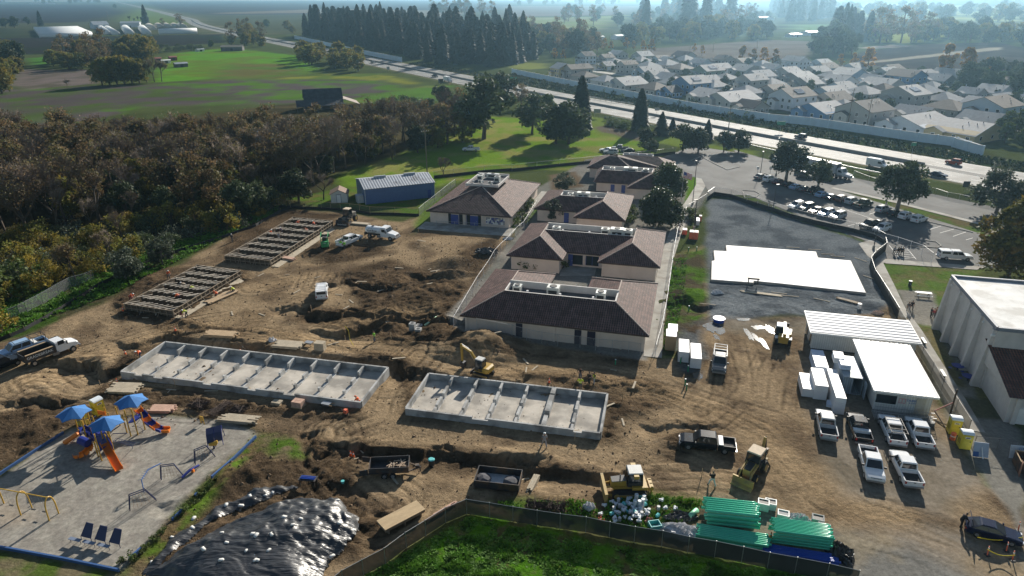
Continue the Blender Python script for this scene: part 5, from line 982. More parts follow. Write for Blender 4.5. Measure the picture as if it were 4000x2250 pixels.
def backhoe(p,rz):
 t=thing('backhoe_loader','tan-roofed backhoe loader facing the camera with folded rear arm','backhoe',p,rz)
 for x,r,y in ((-1.,.72,.88),(1.35,.5,.85)):
  for s in (-1,1):wheel(t,x,s*y,r,.42,YELD)
 k=MB();k.box(0,0,.6,3.6,.8,.5);k.loft([sec(.4,.5,.9,1.75,.1),sec(1.9,.42,.9,1.55,.1)]);k.build('body',YELD,t);k=MB();k.loft([sec(.5,.4,1.75,1.79,.02),sec(1.85,.35,1.56,1.6,.02)]);k.build('bonnet',PLAS,t)
 cabbox(t,-.5,0,1.15,1.7,1.5,1.6,SAND);k=MB()
 for s in (-1,1):k.beam((.3,s*.62,1.6),(1.9,s*.62,1.3),.14,.2);k.beam((1.85,s*.62,1.35),(2.6,s*.62,.45),.14,.2)
 k.build('loader_arm',YELD,t);k=MB();k.loft([[(2.5,y,.1),(3.2,y,.02),(3.15,y,.12),(2.7,y,.25),(2.6,y,.8),(2.75,y,1.),(2.5,y,.95)]for y in (-1.15,1.15)]);k.build('loader_bucket',YELD,t)
 k=MB();k.box(-2.1,0,.6,.4,1.6,.5);k.beam((-2.2,0,1.),(-2.7,0,3.3),.26,.3);u=k.build('backhoe_boom',YELD,t);k=MB();k.beam((-2.7,0,3.3),(-3.3,0,1.5),.22,.26);k.build('stick',STEELD,u);k=MB();k.loft([[(-3.5,y,1.5),(-3.1,y,1.5),(-2.9,y,1.1),(-3.1,y,.75),(-3.5,y,.9)]for y in (-.35,.35)]);k.build('bucket',STEELD,u)
 k=MB();[k.beam((-1.9,s*.8,.9),(-2.3,s*1.1,.1),.16,.16)for s in (-1,1)];k.build('stabiliser',STEELD,t)
a,b=W(43,2500,300),W(43,2310,540);m=on((a+b)/2);backhoe(tuple(m),ang(a,b))
def telehandler(p,rz):
 t=thing('telehandler','yellow telescopic handler parked beside the silver ribbed classroom','telehandler',p,rz)
 for x in (-1.5,1.5):
  for s in (-1,1):wheel(t,x,s*.95,.6,.42,YELD)
 k=MB();k.box(0,0,.65,4.6,1.3,.6);k.box(-1.7,0,1.2,1.2,1.4,.5);k.build('body',YEL,t);cabbox(t,.1,.68,1.,1.5,.9,1.5,WHITE);k=MB();k.beam((-2.1,-.1,1.9),(3.1,-.1,1.55),.42,.46);u=k.build('boom',YEL,t);k=MB();k.beam((3.1,-.1,1.55),(3.9,-.1,1.0),.3,.34);k.build('boom_tip',YELD,u)
 k=MB();k.box(4.,0,.3,.12,1.6,.9);[k.box(4.6,y,.3,1.2,.14,.08)for y in (-.45,.45)];k.build('fork_carriage',STEELD,t);k=MB();k.box(.1,-.78,1.,1.8,.5,.6);k.build('engine_cover',YEL,t)
 k=MB();[k.box(x,s*.98,1.2,.9,.4,.06)for x in (-1.5,1.5)for s in (-1,1)];k.build('mudguard',WHITE,t)
a,b=W(34,150,430),W(34,140,640);m=on((a+b)/2);telehandler(tuple(m),ang(b,a))
def skidsteer(p,rz):
 t=thing('skid_steer','green skid steer loader beside the far formwork','loader',p,rz)
 for x in (-.6,.6):
  for s in (-1,1):wheel(t,x,s*.75,.4,.3,YELD)
 k=MB();k.box(-.1,0,.35,2.2,1.25,.9,tx=.9);k.box(-1.1,0,.5,.5,1.4,1.1);k.build('body',GRNM,t);cabbox(t,.2,0,.9,1.2,.95,1.15,PLAS,GRNM);k=MB()
 for s in (-1,1):k.beam((-1.2,s*.72,1.3),(-1.,s*.72,2.6),.12,.2);k.beam((-1.,s*.72,2.6),(1.2,s*.72,2.9),.12,.2);k.beam((1.2,s*.72,2.9),(1.6,s*.72,2.2),.12,.2)
 k.build('lift_arm',GRNM,t);k=MB();k.loft([[(1.5,y,1.7),(2.2,y,1.6),(2.2,y,1.7),(1.7,y,1.85),(1.6,y,2.3)]for y in (-.9,.9)]);k.build('bucket',STEELD,t);text('1500',.26,(-1.36,0,1.3),(rad(90),0,rad(-90)),WHITE,t)
p=on(W(22,700,1035));skidsteer(tuple(p),rad(100))
def loader(p,rz):
 t=thing('wheel_loader','dusty wheel loader in shade by the fence, lettered bucket towards the camera','loader',p,rz)
 for x in (-1.5,1.3):
  for s in (-1,1):wheel(t,x,s*1.1,.75,.55,YELD)
 k=MB();k.box(-1.6,0,.8,2.2,1.4,1.2,tx=.95);k.box(.8,0,.8,1.6,1.,.7);k.build('body',mat('dusty_grey',(.2,.18,.15),.85,0,.2,2),t);cabbox(t,-.2,0,1.5,1.5,1.5,1.7,SAND);k=MB();[k.beam((.8,s*.6,1.6),(2.4,s*.6,.8),.2,.3)for s in (-1,1)];k.build('lift_arm',STEELD,t)
 k=MB();k.loft([[(2.3,y,.15),(3.3,y,.05),(3.3,y,.15),(2.6,y,.35),(2.5,y,1.2),(2.35,y,1.25)]for y in (-1.5,1.5)]);k.build('bucket',STEELD,t)
p=on(W(22,925,790));loader(tuple(p),rad(250));u=MB();b=on(W(22,880,820))
k=MB();k.box(0,0,0,3.,1.4,1.);t=thing('trench_box','black lettered steel bin in front of the dusty wheel loader','bin',b,rad(-10));k=MB();[k.box(0,y,0,3.,.08,.9)for y in (-.7,.7)];[k.box(x,0,0,.08,1.4,.9)for x in (-1.5,1.5)];k.box(0,0,.02,2.9,1.3,.06);k.build('bin_shell',STEELD,t);text('Grade Break',.42,(0,-.76,.4),(rad(90),0,0),WHITE,t)
def boxopen(k,L,w,z0,h,th=.06,y0=0,m=0):[k.box(0,s*(w/2-th/2),z0,L,th,h,m=m)for s in (-1,1)];[k.box(s*(L/2-th/2),0,z0,th,w-2*th,h,m=m)for s in (-1,1)];k.box(0,0,z0,L-.02,w-.02,.06,m=m)
a,b=on(W(42,1190,400)),on(W(42,1500,385));t=thing('dump_trailer','black tandem dump trailer with open tail gates, scrap wood inside','trailer',(a+b)/2,ang(a,b));k=MB();boxopen(k,4.3,2.1,.65,.75);k.build('bed',STEELD,t)
for x in (-.5,.4):
 for s in (-1,1):wheel(t,x,s*1.12,.36,.24)
k=MB();k.beam((2.1,.7,.6),(3.4,0,.55),.12,.12);k.beam((2.1,-.7,.6),(3.4,0,.55),.12,.12);k.box(3.,0,.55,.4,.4,.35);k.tube((3.3,0,0),(3.3,0,.8),.05);k.build('drawbar',STEELD,t)
for s in (-1,1):k=MB();k.beam((-2.2,s*1.05,1.),(-3.1,s*1.25,1.),.06,.7);k.build('tail_gate',STEELD,t)
rg=random.Random(5);k=MB()
for i in range(40):a=rg.uniform(0,3.1);x,y=rg.uniform(-.2,1.8),rg.uniform(-.7,.7);l=rg.uniform(.2,.8);z=.8+rg.uniform(0,.3);k.beam((x-l*math.cos(a)/2,y-l*math.sin(a)/2,z),(x+l*math.cos(a)/2,y+l*math.sin(a)/2,z+rg.uniform(-.1,.15)),.09,.05)
q=(t.location);stuff(k.build('scrap_wood',mat('scrap_wood',(.5,.38,.27),.9,0,.3,3),None,loc=q,rz=t.rotation_euler.z),'heap of scrap wood pieces lying in the black dump trailer','scrap wood')
a,b=on(W(42,2190,560)),on(W(43,70,610));t=thing('debris_bin','long open steel bin with gravel heaps on its pale floor','bin',(a+b)/2+Vector((.2,1.2,0)),ang(a,b));k=MB();L=(b-a).length;boxopen(k,L,2.6,.1,.9);k.build('bin_shell',STEELD,t);k=MB();k.box(0,0,.17,L-.2,2.3,.02);k.build('bin_floor',mat('worn_steel',(.45,.47,.48),.5,.3,.3,1.2),t)
for x in (-L*.36,L*.28):k=MB();k.blob((x,.1,.2),(.95,.95,.5),2,.12,int(x*9));k.build('gravel_heap',mat('dark_gravel',(.1,.1,.11),.95,0,.3,6),t)
a,b=on(W(42,1260,1010)),on(W(42,1660,800));t=thing('plywood_platform','long plywood topped frame lying on blocks by the fence','platform',(a+b)/2+Vector((0,0,.3)),ang(a,b));L=(b-a).length;k=MB();k.box(0,0,.5,L,1.7,.08);k.build('plywood_top',mat('plywood',(.42,.31,.18),.85,0,.15,1.2,stretch=(.5,3,1)),t);k=MB();boxopen(k,L-.1,1.6,.2,.3);[k.box(x,0,-.3,.14,1.4,.5)for x in (-L*.4,0,L*.4)];k.build('frame',FORML,t)
a=on(W(44,2490,400));t=thing('dark_dumpster','dark rusty dumpster at the right edge with a leaning plywood sheet','dumpster',a+Vector((2.3,.0,0)),rad(-20));k=MB();boxopen(k,4.2,2.2,0,1.5);k.build('bin_shell',mat('rusty_black',(.05,.04,.038),.8,0,.3,1,wear=((.14,.07,.04),.9,.5)),t);k=MB();[k.beam((-2.1,s*1.1,1.52),(2.1,s*1.1,1.52),.1,.06)for s in (-1,1)];k.beam((-2.1,-1.1,1.52),(-2.1,1.1,1.52),.1,.06);k.build('rim',TIMBER,t)
tag(MB().box(0,0,0,1.2,.05,1.6,tx=.6).build('plywood_sheet',mat('red_plywood',(.3,.15,.1),.85),None,loc=a+Vector((-.1,-.5,.05)),rz=rad(60)),'reddish plywood sheet leaning on the dark dumpster','board')
CONT=wavemat('container_side',(.36,.42,.47),(.25,.3,.34),.28,'X',.6,.1,bump=.03);o=W(34,725,1065);t=thing('shipping_container','grey shipping container with one door ajar, bundles stacked on its roof','container',(o[0],o[1],0),TH);k=MB();k.box(1.22,3.,.1,2.4,6.,.12);[k.box(x,3.,.1,.08,6.,2.4)for x in (.04,2.4)];k.box(1.22,5.97,.1,2.3,.06,2.4);k.build('wall',CONT,t);k=MB();k.box(1.22,3.,2.5,2.44,6.05,.08);k.build('roof',wavemat('container_roof',(.4,.44,.47),(.27,.31,.34),.3,'Y',.5,.1,bump=.04),t)
k=MB();k.box(.62,.0,.15,1.16,.08,2.3);u=k.build('door',CONT,t);k=MB();[k.tube((x,-.07,.2),(x,-.07,2.4),.03)for x in (.4,.85)];k.build('locking_bar',STEEL,u);k=MB();k.box(2.6,-.55,.15,.08,1.1,2.3);k.build('door',CONT,t);k=MB();k.box(1.22,.05,.12,2.3,.06,.12);k.build('sill',STEELD,t)
WRAP=mat('white_wrap',(.66,.67,.69),.5,0,.05,1,.03,1.2);WRAPB=mat('bluish_wrap',(.55,.63,.76),.45,0,.1,1,.03,1.5);KRAFT=mat('kraft_card',(.4,.27,.15),.85,0,.12,1.5)
def bundle(p,rz,L,w,h,label,m=WRAP,layers=1,z=0.,group='white wrapped bundles',top=None,name='wrapped_bundle'):
 t=thing(name,label,'bundle',(p[0],p[1],z),rz,group);rg=random.Random(int(p[0]*31+p[1]));k=MB();[k.box(x,0,0,.1,w*.95,.12)for x in (-L*.4,0,L*.4)];k.build('skid',TIMBER,t);hh=(h-.1)/layers
 for i in range(layers):
  k=MB();e=rg.uniform(-.06,.06);k.loft([[(x*L/2+e,-w/2*(1-.02*(i%2)),.1+i*hh),(x*L/2+e,w/2,.1+i*hh),(x*L/2+e,w/2-.03,.1+(i+1)*hh-.02),(x*L/2+e,-w/2+.03,.1+(i+1)*hh-.02)]for x in (-1,-.98,-.3,.3,.98,1)]);k.build('wrapping',m,t)
 if top:k=MB();k.box(0,0,h-.01,L*.99,w*.98,.05);k.build('cover',top,t)
 k=MB();[k.beam((x,-w/2-.01,.1),(x,-w/2-.01,h),.05,.02)or k.beam((x,-w/2,h+.01),(x,w/2,h+.01),.05,.02)for x in (-L*.3,L*.3)];k.build('strap',PLAS,t);return t
bundle(W(34,375,1020),TH+rad(90),4.2,1.5,1.3,'single low white wrapped bundle at the left of the stacks near the pickups',layers=1);bundle(W(34,490,1040),TH+rad(90),4.6,1.6,2.2,'two-tier white wrapped stack second from the left near the pickups',layers=2);bundle(W(34,655,1120),TH+rad(90),7.4,1.25,2.4,'longest and tallest white wrapped stack beside the container',layers=3);bundle(W(34,500,800),TH+rad(90),5.,1.7,1.5,'bluish printed lumber bundle behind the white stacks',WRAPB,2);bundle(W(34,640,1190),TH+rad(80),1.2,1.3,.5,'crumpled bluish wrap bundle by the pallet',WRAPB)
c=W(34,770,850);bundle((o[0]+1.05,o[1]+4.2),TH+rad(88),2.,1.3,.9,'white bundle farther back on the container roof',z=2.58);bundle((o[0]+1.1,o[1]+2.4),TH+rad(90),1.8,1.3,.8,'bluish bundle nearer on the container roof',WRAPB,2,z=2.58)
bundle(W(33,1615,450),TH+rad(92),2.6,1.5,.9,'open white crate on skid behind the tall brown-fronted crate',z=0);bundle(W(33,1590,600),TH+rad(92),2.4,1.5,2.4,'tall brown cardboard crate with white cover beside the school path',KRAFT,1,top=WRAP,name='crate');bundle(W(33,1720,690),TH+rad(92),4.,1.5,1.8,'torn white wrapped stack between the brown crate and a smooth white one',WRAP,2);bundle(W(33,1840,740),TH+rad(92),4.6,1.5,1.7,'smooth white wrapped stack nearest the silver pickup',WRAP,1)
def pallet(p,rz,label):
 t=thing('wood_pallet',label,'pallet',on(p),rz);k=MB();[k.box(0,y,.1,1.2,.1,.03)for y in (-.45,-.22,0,.22,.45)];[k.box(x,0,0,.1,1.,.1)for x in (-.55,0,.55)];k.build('boards',TIMBER,t)
pallet(W(34,765,1225),TH,'empty wood pallet on the ground behind the silver pickup')
TYEL=mat('toilet_yellow',(.6,.5,.04),.45,0,.06,2);TROOF=mat('toilet_roof',(.7,.75,.78),.4,0,.05,2)
def toilet(p,rz,label):
 t=thing('portable_toilet',label,'toilet',on(p),rz,'portable toilets');k=MB();k.box(0,0,.1,1.15,1.15,1.95,tx=.97,ty=.97);k.build('cabin',TYEL,t);k=MB();k.loft([[(x,.6*math.cos(a),2.03+.26*math.sin(a))for a in [i*math.pi/6 for i in range(7)]]for x in (-.6,.6)]);k.build('roof',TROOF,t);k=MB();k.box(0,-.58,.2,.8,.05,1.75);u=k.build('door',mat('toilet_door',(.65,.55,.06),.5),t);k=MB();k.box(.3,-.62,1.1,.08,.05,.15);k.build('handle',PLAS,u)
 k=MB();k.box(0,-.62,1.55,.55,.03,.22);k.build('sign',WHITE,t);k=MB();k.box(0,-.64,1.61,.4,.02,.1);k.build('sign_mark',LBLK,t);k=MB();[k.box(.0,0,0,1.1,.14,.12)for _ in (0,)];[k.box(0,y,0,1.2,.12,.1)for y in (-.5,.5)];k.build('skid',PLAS,t)
 k=MB();[k.box(-.575,y,.6,.03,.1,.7)for y in (-.25,0,.25)];k.build('vent_slot',mat('slot_dark',(.2,.16,.02),.6),t)
toilet(W(44,1830,20)+Vector((.35,.2,0)),TH+rad(0),'portable toilet farther back, orange drum standing before it');toilet(W(44,1955,155),TH,'portable toilet nearer the camera by the chain fence');toilet(W(31,985,1285)+Vector((0,.4,0)),rad(60),'portable toilet behind the play tower, orange panel in front');toilet(W(31,820,1400)+Vector((0,.6,0)),rad(60),'portable toilet half hidden by the left blue play canopy')
# -------- people
SKIN=mat('skin',(.32,.19,.13),.6,0,.05);HAIR=mat('hair',(.02,.016,.013),.7)
def cloth(n,c):return mat('cloth_'+n,c,.85,0,.1,6)
CL=dict(black=cloth('black',(.015,.015,.018)),jeans=cloth('jeans',(.06,.08,.13)),grey=cloth('grey',(.32,.32,.33)),lime=cloth('lime',(.22,.62,.04)),yellow=cloth('yellow',(.55,.62,.04)),orange=cloth('orange',(.75,.13,.03)),white=cloth('white',(.6,.6,.6)),navy=cloth('navy',(.03,.035,.06)),dgrey=cloth('dgrey',(.07,.07,.075)),tan=cloth('tan',(.3,.24,.17)),maroon=cloth('maroon',(.16,.03,.04)),purple=cloth('purple',(.2,.14,.2)))
def person(label,p,face,top='black',legs='jeans',pose='stand',hat=None,vest=None,h=1.75,group=None,seed=0,arms='down',dz=0.):
 """one skinned body in the given pose; hard hat, hair and vest are parts. face = heading in radians"""
 rg=random.Random(seed*7+len(label));V=Vector;s=h/1.75;st={'stand':.08,'walk':.3,'stride':.28}.get(pose,.14)
 hipz={'bend':.9,'crouch':.5,'kneel':.5}.get(pose,.93);lean={'bend':1.15,'crouch':.75,'kneel':.55,'lean':.55}.get(pose,.05)
 up=V((math.sin(lean),0,math.cos(lean)));hip=V((-.12 if lean>.5 else 0,0,hipz));ch=hip+up*.42;nk=hip+up*.56;hd=nk+V((math.sin(lean*.7),0,math.cos(lean*.7)))*.2
 J=[hip,hip+up*.2,ch,nk,hd-up*.06,hd+up*.06];E=[(0,1),(1,2),(2,3),(3,4),(4,5)];Rr=[.15,.135,.165,.065,.095,.085];B=['legs','top','top','skin','skin','skin']
 hands=[]
 def chain(start,pts,rr,bb):
  i=start
  for q,r,b in zip(pts,rr,bb):J.append(q);Rr.append(r);B.append(b);E.append((i,len(J)-1));i=len(J)-1
 for sd in (-1,1):
  sh=ch+V((0,sd*.2,0))+up*.08
  if arms=='down' and lean<.5:el,ha=sh+V((.02,sd*.07,-.29)),sh+V((.12,sd*.08,-.54))
  elif arms=='cross':el,ha=sh+V((.05,sd*.08,-.28)),sh+V((.28,-sd*.02,-.3))
  elif arms=='phone' and sd>0:el,ha=sh+V((.16,sd*.1,-.2)),sh+V((.2,-.02,.12))
  elif arms=='hips':el,ha=sh+V((-.05,sd*.2,-.25)),hip+V((.08,sd*.17,.06))
  elif lean>=.5:el,ha=sh+V((.16,sd*.06,-.26)),sh+V((.34,sd*.02,-.46))
  else:el,ha=sh+V((.02,sd*.07,-.29)),sh+V((.12,sd*.08,-.54))
  chain(2,[sh,el,ha],(.08,.062,.045),(top,top,'skin'));hands.append((el,ha,sd))
  ph=sd*st
  if pose in ('crouch','kneel'):kn,an=hip+V((.36,sd*.16,.05)),V((.12,sd*.16,.08))
  else:kn,an=V((ph*.6+.05,sd*.12,.5)),V((ph-.02,sd*(.13 if pose!='stride' else .2),.09))
  if pose=='stride':kn.y,an.y=sd*.17,sd*.24
  chain(0,[hip+V((0,sd*.1,-.04)),kn,an,an+V((.16,sd*.02,-.04))],(.105,.082,.06,.055),('legs','legs','legs','shoe'))
 me=bpy.data.meshes.new('person');me.from_pydata([j*s for j in J],E,[]);o=bpy.data.objects.new('person',me);COL.objects.link(o);md=o.modifiers.new('skin','SKIN');md.use_smooth_shade=True
 for i,sv_ in enumerate(me.skin_vertices[0].data):sv_.radius=(Rr[i]*s*1.22,Rr[i]*s*1.22);sv_.use_root=i==0
 sb=o.modifiers.new('sub','SUBSURF');sb.levels=1;sb.render_levels=1;dg=bpy.context.evaluated_depsgraph_get();m2=bpy.data.meshes.new_from_object(o.evaluated_get(dg));bpy.data.objects.remove(o)
 mats=[SKIN,CL[top],CL[legs],PLAS];ix={'skin':0,top:1,'legs':2,'shoe':3};k=MB();k.v=[tuple(v.co)for v in m2.vertices];k.f=[tuple(f.vertices)for f in m2.polygons]
 JJ=[(J[a]*s,J[b]*s,ix.get(B[b],1)if B[b]!=top else 1)for a,b in E]
 for f in m2.polygons:
  c=f.center;best=min(JJ,key=lambda q:(c-(q[0]+(q[1]-q[0])*max(0,min(1,(c-q[0]).dot(q[1]-q[0])/max(1e-6,(q[1]-q[0]).length_squared))))).length);k.m.append(best[2])
 for el,ha,sd in hands:
  d=(ha-el).normalized();w_=d.cross(V((1,0,0))).normalized()if abs(d.x)<.9 else V((0,1,0));cu=V((1,0,0))-d*d.x;pm=ha+d*.08;k.tube(ha*s,pm*s,.036*s,.04*s,6)
  for i,L in enumerate((.07,.08,.075,.06)):b=pm+w_*(i-1.5)*.019;m_=b+d*L*.55+cu*.01;k.tube(b*s,m_*s,.009,.0085,4);k.tube(m_*s,(m_+d*L*.4+cu*.03)*s,.0085,.007,4)
  b=ha+d*.03+w_*sd*.035;k.tube(b*s,(b+d*.04+w_*sd*.03+cu*.02)*s,.01,.008,4)
 f=hd+V((math.cos(lean*.7),0,-math.sin(lean*.7)))*.095;k.blob(f*s,(.018,.014,.022),1,.05);[k.blob((f+V((-.012,sd*.035,.03)))*s,(.01,.014,.009),1,.02,m=3)for sd in (-1,1)];[k.blob((hd+V((0,sd*.095,0)))*s,(.02,.012,.03),1,.02)for sd in (-1,1)];k.box(*((f+V((-.01,0,-.05)))*s),.01,.045,.008,m=3)
 o=k.build('person',mats,None,True);o.location=on(p)+V((0,0,dz));o.rotation_euler=(0,0,face);tag(o,label,'person',group)
 k=MB();c=(hd+up*.045)*s
 if hat:k.blob(c+V((0,0,.02)),(.135,.12,.1),2,.0);k.tube(c+V((.02,0,.0)),c+V((.02,0,.02)),.16,.15,12);k.build('hard_hat',hat,o)
 else:k.blob(c+V((-.02,0,.02)),(.1,.1,.085),2,.03,seed);k.build('hair',HAIR,o)
 if vest:
  k=MB();secs=[]
  for t_,r in ((.02,.19),(.2,.185),(.42,.21),(.5,.15)):
   c=(hip+up*t_)*s;u=V((0,1,0));n=up.cross(u);secs.append([tuple(c+u*r*1.12*s*math.cos(a)+n*r*.92*s*math.sin(a))for a in [i*math.pi/6 for i in range(12)]])
  k.loft(secs);v=k.build('vest',CL[vest],o);k=MB();c=(hip+up*.16)*s;u=V((0,1,0));n=up.cross(u);k.loft([[tuple(c+up*dz_*s+u*.222*s*math.cos(a)+n*.185*s*math.sin(a))for a in [i*math.pi/6 for i in range(12)]]for dz_ in (0,.05)],caps=False);k.build('reflective_band',mat('reflective',(.7,.72,.68),.4),v)
 return o
HW_,HO=mat('white_hat',(.8,.8,.78),.35),mat('orange_hat',(.7,.15,.04),.4)
n=0
for rc,x,y,f,top,legs,pose,hat,vest,arms,l in [
 (32,1192,520,200,'lime','jeans','stand',None,'lime','down','person in a green vest and jeans standing alone by the trench'),
 (32,1035,1175,160,'orange','navy','crouch',HO,'orange','down','person in orange crouching at the near right corner of the long foundation'),
 (31,1415,705,250,'orange','jeans','bend',HW_,'orange','down','person in orange with white hard hat bending outside the long foundation'),
 (31,2412,628,300,'orange','navy','crouch',HO,'orange','down','person in orange bent low behind the back wall of the long foundation'),
 (33,685,925,260,'black','jeans','stand',None,None,'hips','person in a black jacket, back of the four by the shorter foundation'),
 (33,775,980,230,'black','black','stand',None,None,'cross','person all in black in the middle of the group of four by the shorter foundation'),
 (33,825,985,200,'black','grey','stand',None,'yellow','cross','person in yellow vest and pale trousers, right one of the four'),
 (33,685,1022,80,'yellow','dgrey','stand',None,'yellow','hips','person in yellow vest standing against the foundation wall, seen from behind'),
 (43,325,150,90,'grey','grey','stride',HW_,None,'down','person in pale grey with a white cap, standing legs apart below the foundation'),
 (43,2005,545,110,'black','white','stride',None,None,'phone','person in a black jacket and white trousers beside the bulldozer tracks'),
 (44,1930,960,0,'black','black','lean',None,None,'down','person in black leaning into the open boot of the black sedan'),
 (22,860,1050,60,'lime','jeans','stand',None,'lime','hips','left one of two persons in lime jackets behind the service pickup'),(22,892,1062,60,'lime','navy','stand',None,'lime','hips','right one of two persons in lime jackets behind the service pickup'),
 (22,415,835,0,'orange','navy','bend',HO,'orange','down','person in orange at the far left of the far formwork, bending'),(22,588,845,180,'orange','maroon','lean',HW_,'orange','down','person in orange with pale hat at the far right corner of the far formwork'),(22,150,935,20,'orange','maroon','lean',HW_,'orange','down','person in orange with white hat at the left side of the far formwork'),(22,265,915,240,'purple','dgrey','lean',HW_,None,'down','person in a dull purple top inside the far formwork'),(22,372,915,300,'navy','navy','bend',None,None,'down','person in dark clothes bending inside the far formwork'),(22,522,910,150,'orange','navy','bend',HO,'orange','down','person in orange bending at the right side of the far formwork'),(22,235,975,90,'grey','grey','stand',None,None,'down','person in grey standing low inside the far formwork'),
 (21,2342,990,250,'dgrey','dgrey','walk',HW_,None,'down','person in dark clothes and white hat walking by the fence beside the formwork'),
 (31,1320,130,0,'orange','maroon','bend',HW_,'orange','down','person in orange at the left corner of the near formwork, bending'),(31,1810,140,190,'orange','navy','bend',HW_,'orange','down','person in orange bending inside the near formwork'),(31,1955,55,180,'yellow','navy','bend',None,'yellow','down','person in yellow crouched inside the right side of the near formwork'),(31,1870,20,200,'tan','dgrey','bend',HW_,None,'down','person in a tan shirt bending in the middle of the near formwork'),
 (31,1880,292,200,'yellow','navy','bend',None,'yellow','down','person in yellow bending outside the front corner of the near formwork'),(31,1825,300,20,'maroon','maroon','kneel',HW_,None,'down','person in dark red kneeling beside the yellow-vested one outside the near formwork'),(31,2185,90,230,'orange','navy','crouch',HO,'orange','down','person in orange crouched by the lumber stack right of the near formwork'),(31,2355,45,200,'yellow','navy','crouch',HW_,'yellow','down','person in yellow crouched at the far end of the lumber stack'),(21,1700,1360,320,'orange','dgrey','lean',HW_,None,'down','person with white hat standing left of the near formwork'),
 (24,1265,1112,250,'grey','black','walk',None,None,'down','person in grey at the left of four walking through the car park gate'),(24,1302,1115,270,'black','black','walk',None,None,'down','person in black second from left of four walking through the car park gate'),(24,1325,1112,260,'dgrey','tan','walk',None,None,'down','person with tan trousers among four walking through the car park gate'),(24,1347,1118,280,'navy','black','walk',None,None,'down','person in navy at the right of four walking through the car park gate'),
 (34,1405,238,250,'dgrey','grey','walk',None,None,'down','left one of two persons walking on the paved yard below the picnic table'),(34,1440,222,260,'black','black','walk',None,None,'down','right one of two persons walking on the paved yard below the picnic table'),
 (34,1632,295,0,'black','black','stand',None,None,'down','person in black at the left of the group by the hall wall'),(34,1658,305,90,'maroon','dgrey','stand',None,None,'cross','person in dark red in the group by the hall wall'),(34,1682,290,200,'tan','dgrey','stand',None,None,'down','person in a tan top at the back of the group by the hall wall'),(34,1705,308,180,'grey','jeans','stand',None,None,'cross','person in pale grey and jeans in the group by the hall wall'),(34,1733,320,180,'yellow','black','stand',None,None,'down','person with yellow top nearest the hall wall')]:
 n+=1;person(l,W(rc,x,y),rad(f),top,legs,pose,hat,vest,1.8 if rc not in (24,34)else 1.65,None,n,arms)
# -------- playground
def Z6(x,y,z=0.):return G(220+x/4.2625,1530+y/4.2625,z)
PYEL=paint('play_yellow',(.55,.33,.05),.5);PBLU=paint('play_blue',(.02,.035,.22),.4);PNAV=paint('play_navy',(.02,.03,.09),.5);PORG=paint('play_orange',(.75,.2,.02),.35);CANV=mat('canopy_cloth',(.03,.16,.42),.75,0,.08,2)
ps=thing('play_structure','play tower with three blue canopies, orange slides and yellow posts','play structure');K=Vector
def canopy(c,r,h,a0):
 k=MB();v=[c+K((0,0,h))];n=6
 for i in range(n*2):a=a0+i*math.pi/n;q=r*(1 if i%2==0 else .78);v.append(c+K((q*math.cos(a),q*math.sin(a),-.12 if i%2==0 else .0)))
 k.add(v,[(0,i+1,(i+1)%(2*n)+1)for i in range(2*n)]);v2=[p-K((0,0,.05))for p in v];k.add(v2,[(0,(i+1)%(2*n)+1,i+1)for i in range(2*n)]);k.build('canopy',CANV,ps)
 return c
for X,Y,a in ((285,345,.4),(830,520,.2),(1240,150,.3)):canopy(Z6(X,Y,3.6),1.9,.75,a)
posts=[(400,750,3.7),(545,905,3.5),(640,860,3.3),(760,1150,3.6),(960,990,3.5),(1360,720,3.7),(1245,745,3.7),(1480,630,2.4),(620,700,3.4),(940,650,2.6),(1065,560,2.6),(880,560,2.6),(700,1080,2.),(480,640,3.5),(590,620,3.4),(560,780,3.2),(700,760,3.),(820,930,2.4),(900,850,2.4),(1180,690,2.6)]
for x,y,h in posts:p=Z6(x,y);k=MB();k.tube(p,p+K((0,0,h)),.075,None,8);k.build('post',PYEL,ps)
def deck(pts,z,name='deck',m=PBLU):
 P=[Z6(x,y,0)for x,y in pts];k=MB();k.prism([(p.x,p.y)for p in P],z-.1,z);k.build(name,m,ps)
deck([(400,750),(545,905),(760,900),(640,720)],1.3);deck([(640,860),(760,1150),(960,990),(830,760)],1.25);deck([(1245,745),(1360,720),(1480,630),(1380,600)],1.9);deck([(620,700),(830,760),(940,650),(760,600)],1.5)
def slide(pts,w,mats,h=.28):
 P=[Vector(p)for p in pts]
 for i,(a,b)in enumerate(zip(P,P[1:])):
  d=(b-a);d.z=0;d.normalize();s=K((-d.y,d.x,0))*w/2;u=K((0,0,h));k=MB();k.loft([[p-s,p+s,p+s+u,p+s*1.16+u,p+s*1.16-u*.3,p-s*1.16-u*.3,p-s*1.16+u,p-s+u]for p in (a,b)]);k.build('slide',mats[i%len(mats)],ps)
slide([Z6(800,860,1.35),Z6(880,1010,1.0),Z6(1000,1230,.35),Z6(1045,1300,.25)],.75,[PORG])
slide([Z6(1350,290,2.1),Z6(1400,350,1.8),Z6(1480,430,1.5),Z6(1530,500,1.15),Z6(1610,560,.9),Z6(1680,610,.65),Z6(1760,640,.4),Z6(1890,640,.25)],.8,[PORG,PBLU])
c=Z6(470,1060,0);sp=[c+K((.75*math.cos(a),.75*math.sin(a),1.35-1.15*(i/8)))for i,a in enumerate([2.2-i*.62 for i in range(9)])];slide(sp,.62,[PORG],.3);k=MB();k.tube(Z6(530,860,1.5),sp[0]+K((0,0,.35)),.5,.48,10);k.build('tube_hood',PBLU,ps)
k=MB();k.tube(Z6(370,690,1.2),Z6(140,850,.1),.28,.3,8);k.build('climber',PORG,ps)
